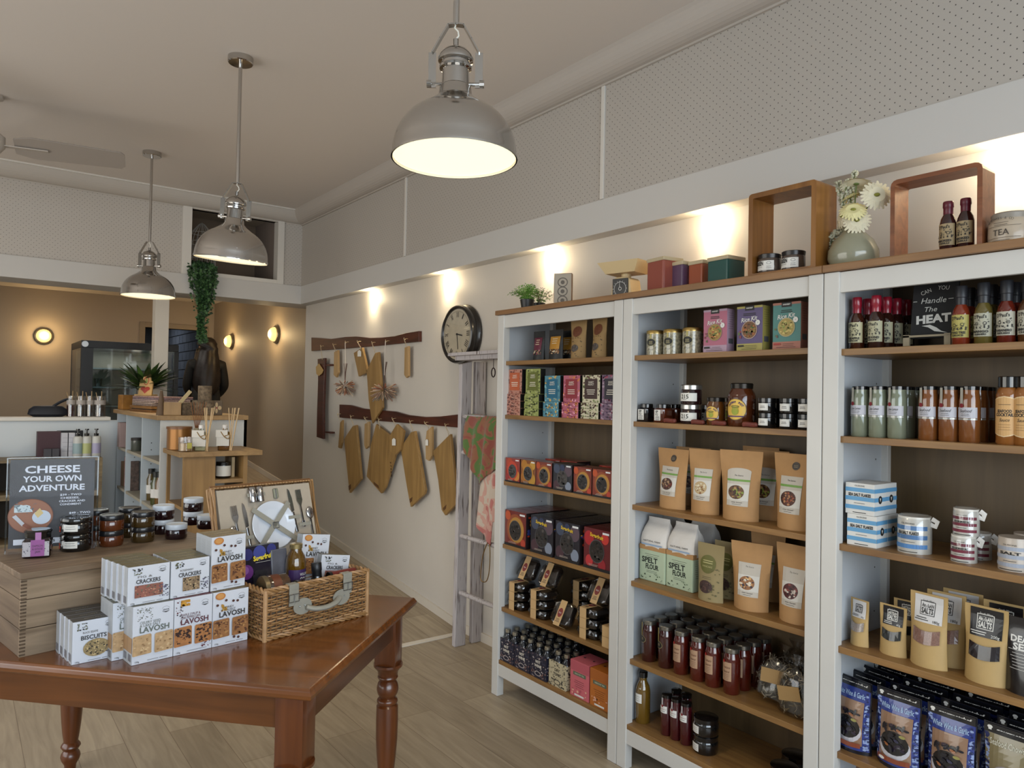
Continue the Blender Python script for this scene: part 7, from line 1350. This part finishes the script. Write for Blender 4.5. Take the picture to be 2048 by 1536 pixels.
# glass display cabinet
dx0, dy = -1.318, 4.8; dzt = 1.985; BKM = mat('#0e0e10', .45)
t = thing('cake_display', 'black framed glass cake display cabinet beyond the half wall', 'display case', (dx0, dy, 1.0)); DW, DD, DH = .85, .75, dzt-1.0
m = MB(); m.box(0, DW, 0, DD, DH-.07, DH, BKM, bev=.004); m.build('top_frame', t)
for x, y in ((0, 0), (DW-.04, 0), (0, DD-.04), (DW-.04, DD-.04)): m = MB(); m.box(x, x+(.1 if x == 0 and y == 0 else .04), y, y+.04, 0, DH-.07, BKM); m.build('corner_post', t)
m = MB(); m.box(0, DW, 0, DD, 0, .1, BKM); m.build('base', t); m = MB(); m.box(.1, DW-.04, .002, .008, .1, DH-.07, clear('#dfe8ea', .1)); m.build('front_glass', t); m = MB(); m.box(.002, .008, .04, DD-.04, .1, DH-.07, clear('#dfe8ea', .1)); m.build('side_glass', t); m = MB(); m.box(.05, DW-.05, DD-.05, DD-.04, .1, DH-.07, mat('#8c8474', .4)); m.build('rear_panel', t)
for z in (.36, .54, .72): m = MB(); m.box(.05, DW-.05, .05, DD-.06, z, z+.012, mat('#a8b0b0', .2, metal=.4)); m.build('shelf', t)
m = MB(); m.lathe([(0, 0), (.028, 0), (.028, .004), (0, .004)], mat('#a8a8a8', .3, metal=.7), 20, T=Matrix.Translation((.03, -.002, DH-.035))@Matrix.Rotation(R(90), 4, 'X')); m.build('round_badge', t)
for i in range(5):
    for z in (.372, .552): 
        if (i+int(z*10)) % 2: lath('glass_cup', f'glass cup on the {["lower", "upper"][z > .5]} shelf of the display case, {ORD[i]} from left', 'cup', dx0+.18+.13*i, dy+.25, 1.0+z, [('cup', [(.03, 0), (.038, .08), (.036, .08), (.028, .004)], clear('#c8d0d0', .25))])
lamp('case_fill', 'AREA', (dx0+.42, dy+.35, dzt-.09), 3, (1, .95, .88), size=.4)  # added fill that brightens the dark cabinet interior
t = thing('service_counter', 'low dark counter under the cake display', 'counter', (0, 0, 0)); m = MB(); m.box(dx0-.1, dx0+DW+.05, dy-.05, dy+DD+.1, .605, .96, mat('#4c443c', .5)); m.build('body', t); m = MB(); m.box(dx0-.14, dx0+DW+.08, dy-.08, dy+DD+.12, .96, 1.0, mat('#3c3834', .3)); m.build('counter_top', t)

# birdcage and trailing plant in the high recess
bz0 = oz0-.004; bp = on_y(YB+.2, 404, 500); t = thing('birdcage', 'white wire birdcage in the high wall recess', 'birdcage', (bp.x, YB+.22, bz0)); WB = mat('#a8a49c', .5); m = MB(); hh = 2.62+.0
Hc = min(on_y(YB+.22, 404, 446).z-bz0, .5)
for k in range(18):
    a = 2*PI*k/18; r = .12; m.tube([(r*math.cos(a), r*math.sin(a), .02), (r*math.cos(a), r*math.sin(a), Hc*.62), (r*.75*math.cos(a), r*.75*math.sin(a), Hc*.8), (r*.2*math.cos(a), r*.2*math.sin(a), Hc*.97), (0, 0, Hc)], .0022, WB, 4)
for z, r in ((.02, .12), (Hc*.3, .12), (Hc*.62, .12), (Hc*.8, .09)): m.tube([(r*math.cos(2*PI*k/24), r*math.sin(2*PI*k/24), z) for k in range(24)], .003, WB, 5, closed=True)
m.build('wire_frame', t); m = MB(); m.lathe([(.125, 0), (.125, .02), (0, .02)], WB, 24); m.build('base', t)
rnd = random.Random(8); pc = on_y(YB-.05, 410, 548); t = thing('trailing_plant', 'long trailing green vine hanging from the high recess', 'plant', (pc.x, YB-.05, pc.z)); zb = on_y(YB-.05, 402, 682).z-pc.z
m = MB(); m.lathe([(.06, 0), (.09, .1), (.085, .1), (0, .09)], mat('#3c342c', .6), 20, T=Matrix.Translation((0, .2, oz0-pc.z))); m.build('pot', t)
ms = [mat(c, .5) for c in ('#2c4a28', '#3c6034', '#243c20', '#4c7040')]; M1 = MB(); M2 = MB()
for s in range(26):
    a = rnd.random()*2*PI; r = rnd.uniform(.02, .12); q = rnd.random()**1.6; zl = zb*(.35+.65*q) if s > 3 else zb; x0 = r*math.cos(a); x1 = x0*.35*(1-q)-.03*q
    pts = bez([(x0*.5, .2, oz0-pc.z+.12), (x0, .06, oz0-pc.z+.06), (x0, -.01+.02*math.sin(a), -.02), (x0*.8, .02*math.sin(a), zl*.4), (x1, .01*math.sin(a), zl*.75), (x1*.8, 0, zl)], 9); M1.tube(pts, .0014, ms[2], 4)
    for p in pts[6:]:
        for j in range(3):
            d = Vector((rnd.gauss(0, 1), rnd.gauss(0, .8), rnd.uniform(-1, .3))).normalized(); w = d.cross(Vector((rnd.random(), 1, 0))).normalized(); l = rnd.uniform(.02, .034); b = p+d*.01; n = d.cross(w)*l*.1; M2.quad([b, b+d*l*.5+w*l*.36+n, b+d*l, b+d*l*.5-w*l*.36+n], rnd.choice(ms))
M1.build('vine_stem', t); M2.build('leaves', t)

# ------------------------------------------------------------------ the person at the back, seen from behind
PY = 6.0; pf = ramp(PY); pc = on_y(PY, 411, 678); PX = pc.x+.02; HT = pc.z-pf
t = thing('person', 'person with long dark hair in black clothes seen from behind near the doorway', 'person', (PX, PY, pf), -8)
s = HT/1.62
J = {'pel': (0, 0, .92), 'wa': (0, .01, 1.06), 'ch': (0, 0, 1.22), 'sh': (0, -.005, 1.33), 'nk': (0, .01, 1.41), 'hd': (0, .02, 1.47), 'ht': (0, .025, 1.55)}
E_ = [('pel', 'wa'), ('wa', 'ch'), ('ch', 'sh'), ('sh', 'nk'), ('nk', 'hd'), ('hd', 'ht')]; RR = {'pel': (.155, .11), 'wa': (.15, .11), 'ch': (.175, .115), 'sh': (.11, .085), 'nk': (.055, .055), 'hd': (.08, .09), 'ht': (.065, .075)}
for sd, q in ((-1, 'l'), (1, 'r')):
    J.update({q+'s': (sd*.165, 0, 1.305), q+'e': (sd*.215, .02, 1.05), q+'w': (sd*.17, .17, .93), q+'p': (sd*.15, .23, .92), q+'h': (sd*.09, .0, .84), q+'k': (sd*.095, .02, .46), q+'a': (sd*.095, -.02, .09), q+'f': (sd*.1, .11, .035)})
    RR.update({q+'s': (.078, .075), q+'e': (.058, .058), q+'w': (.03, .026), q+'p': (.036, .018), q+'h': (.095, .095), q+'k': (.06, .06), q+'a': (.04, .042), q+'f': (.035, .028)})
    E_ += [('sh', q+'s'), (q+'s', q+'e'), (q+'e', q+'w'), (q+'w', q+'p'), ('pel', q+'h'), (q+'h', q+'k'), (q+'k', q+'a'), (q+'a', q+'f')]
    for i, dx in enumerate((-.026, -.009, .009, .024)): J[q+'g%d' % i] = (sd*.15+dx, .235, .915); J[q+'i%d' % i] = (sd*.15+dx*1.15, .275, .905); J[q+'j%d' % i] = (sd*.15+dx*1.2, .295-.003*abs(i-1), .888); [RR.__setitem__(q+c+str(i), (.0095, .0095) if c != 'j' else (.007, .007)) for c in 'gij']; E_ += [(q+'p', q+'g%d' % i), (q+'g%d' % i, q+'i%d' % i), (q+'i%d' % i, q+'j%d' % i)]
    J[q+'t0'] = (sd*.15-sd*.038, .205, .915); J[q+'t1'] = (sd*.15-sd*.05, .235, .905); RR[q+'t0'] = (.011, .011); RR[q+'t1'] = (.009, .009); E_ += [(q+'w', q+'t0'), (q+'t0', q+'t1')]
keys = list(J); me = bpy.data.meshes.new('body'); me.from_pydata([tuple(c*s for c in J[k]) for k in keys], [(keys.index(a), keys.index(b)) for a, b in E_], []); body = bpy.data.objects.new('body', me); COL.objects.link(body); body.parent = t
sk = body.modifiers.new('skin', 'SKIN'); sk.use_smooth_shade = True
for i, k in enumerate(keys): v = me.skin_vertices[0].data[i]; v.radius = tuple(r*s for r in RR[k]); v.use_root = (k == 'pel')
body.modifiers.new('sub', 'SUBSURF').levels = 2; body.modifiers[-1].render_levels = 2
def bodymat():
    m, n, b = _new('clothes_and_skin'); b.inputs['Roughness'].default_value = .75; tc = n.nodes.new('ShaderNodeTexCoord'); sp = n.nodes.new('ShaderNodeSeparateXYZ'); n.links.new(tc.outputs['Object'], sp.inputs[0])
    g = n.nodes.new('ShaderNodeMath'); g.operation = 'GREATER_THAN'; g.inputs[1].default_value = 1.385*s; n.links.new(sp.outputs[2], g.inputs[0]); h = n.nodes.new('ShaderNodeMath'); h.operation = 'GREATER_THAN'; h.inputs[1].default_value = .165*s; n.links.new(sp.outputs[1], h.inputs[0]); mx = n.nodes.new('ShaderNodeMath'); mx.operation = 'MAXIMUM'; n.links.new(g.outputs[0], mx.inputs[0]); n.links.new(h.outputs[0], mx.inputs[1])
    c = n.nodes.new('ShaderNodeMix'); c.data_type = 'RGBA'; c.inputs[6].default_value = lin('#15130f'); c.inputs[7].default_value = lin('#a8785c'); n.links.new(mx.outputs[0], c.inputs[0]); n.links.new(c.outputs[2], b.inputs['Base Color']); return m
me.materials.append(bodymat())
# face on the far side, then hair
m = MB(); SKN = mat('#a8785c', .6); m.ball((0, .115*s, 1.50*s), .014, SKN, sz=1.4); m.build('nose', t); m = MB(); m.box(-.022*s, .022*s, .098*s, .104*s, 1.455*s, 1.463*s, mat('#7c3c34', .5), bev=.002); m.build('mouth', t)
for sd in (-1, 1): m = MB(); m.ball((sd*.03*s, .098*s, 1.525*s), .011, mat('#d8d4cc', .3), sy=.6); m.ball((sd*.03*s, .105*s, 1.525*s), .005, DARK, sub=1); m.build('eye', t); m = MB(); m.ball((sd*.083*s, .02*s, 1.505*s), .02, SKN, sx=.4, sz=1.4); m.build('ear', t)
HM_ = mat('#170d09', .5, var=.5, vs=14, bump=.8, bs=30)
m = MB(); bm = bmesh.new(); rings = []; N = 40
prof = [(.01, 1.628), (.045, 1.622), (.075, 1.6), (.096, 1.56), (.102, 1.51), (.105, 1.45), (.118, 1.38), (.135, 1.3), (.145, 1.2), (.145, 1.1), (.125, 1.02), (.08, .96)]
for j, (r, z) in enumerate(prof):
    ring = []
    for k in range(N):
        a = PI+PI*(k/(N-1)) if j > 3 else 2*PI*k/N; a = a if j <= 3 else PI-.35+(PI+.7)*k/(N-1); w = 1+.04*math.sin(a*9+j*.7)*(j > 3)
        ry = (r*.98 if j < 6 else .1+.01*j); ring.append(bm.verts.new((r*math.cos(a)*w*s, (.01+ry*math.sin(a)*w*(1 if j < 5 else .95))*s, z*s+.01*math.sin(a*13)*(j == len(prof)-1))))
    rings.append(ring)
for i, (a_, b_) in enumerate(zip(rings, rings[1:])):
    for k in range(N-1): f = bm.faces.new((a_[k], a_[k+1], b_[k+1], b_[k])); f.smooth = True
    if i < 3: f = bm.faces.new((a_[N-1], a_[0], b_[0], b_[N-1])); f.smooth = True
bm.faces.new(rings[0]); m.merge(bm, HM_); h_ = m.build('hair', t, sharp=0); sl = h_.modifiers.new('s', 'SOLIDIFY'); sl.thickness = .02; sl.offset = -1

# ------------------------------------------------------------------ every repeat names its group
def plural(n):
    w = n.replace('_', ' ')
    return w[:-1]+'ves' if w.endswith('shelf') else w+'es' if w.endswith(('box', 'ch', 'sh')) else w[:-1]+'ies' if w.endswith('y') and w[-2] not in 'aeiou' else w+'s'
def where(o):
    p = o.location
    if p.x > -.02 and p.y < 0:
        if p.z > 1.96: return 'on top of the bookcases'
        c = 'far' if p.y > -.9 else 'middle' if p.y > -1.8 else 'near'
        k = min(range(6), key=lambda i: abs(shelf({'far': 0, 'middle': 1, 'near': 2}[c], i)-p.z+.01) if p.z >= shelf({'far': 0, 'middle': 1, 'near': 2}[c], i)-.01 else 9)
        return f'on the {["top", "second", "third", "fourth", "fifth", "bottom"][k]} shelf of the {c} bookcase'
    if p.x > .1: return 'on the side wall'
    if p.y < .5: return 'on the table' if p.z < .99 else 'on the timber crate' if p.y > -.6 and p.x < -1.5 else 'in the picnic hamper'
    return 'around the counters at the back'
OVER = {'serving_board': 'oak boards hanging from the wall rails', 'open_crate': 'weathered open crates by the half wall', 'downlight': 'recessed downlights in the soffit', 'dried_flowers': 'bunches of dried flowers on the upper rail', 'condiment_jar': 'condiment jars on the timber crate', 'table_knife': 'knives in the hamper lid', 'fork': 'forks in the hamper lid', 'spoon': 'spoons in the hamper lid', 'shaker': 'shakers in the hamper lid'}
cnt = {}
for o in list(COL.objects):
    if o.parent is None and 'label' in o and 'group' not in o:
        cnt.setdefault((o.name.split('.')[0], 'in the picnic hamper' if 'hamper' in o['label'] and o.name.split('.')[0] not in OVER else '' if o.name.split('.')[0] in OVER else where(o)), []).append(o)
for (n, w_), L in cnt.items():
    if len(L) > 1:
        for o in L: o['group'] = OVER.get(n) or f'{plural(n)} {w_}'
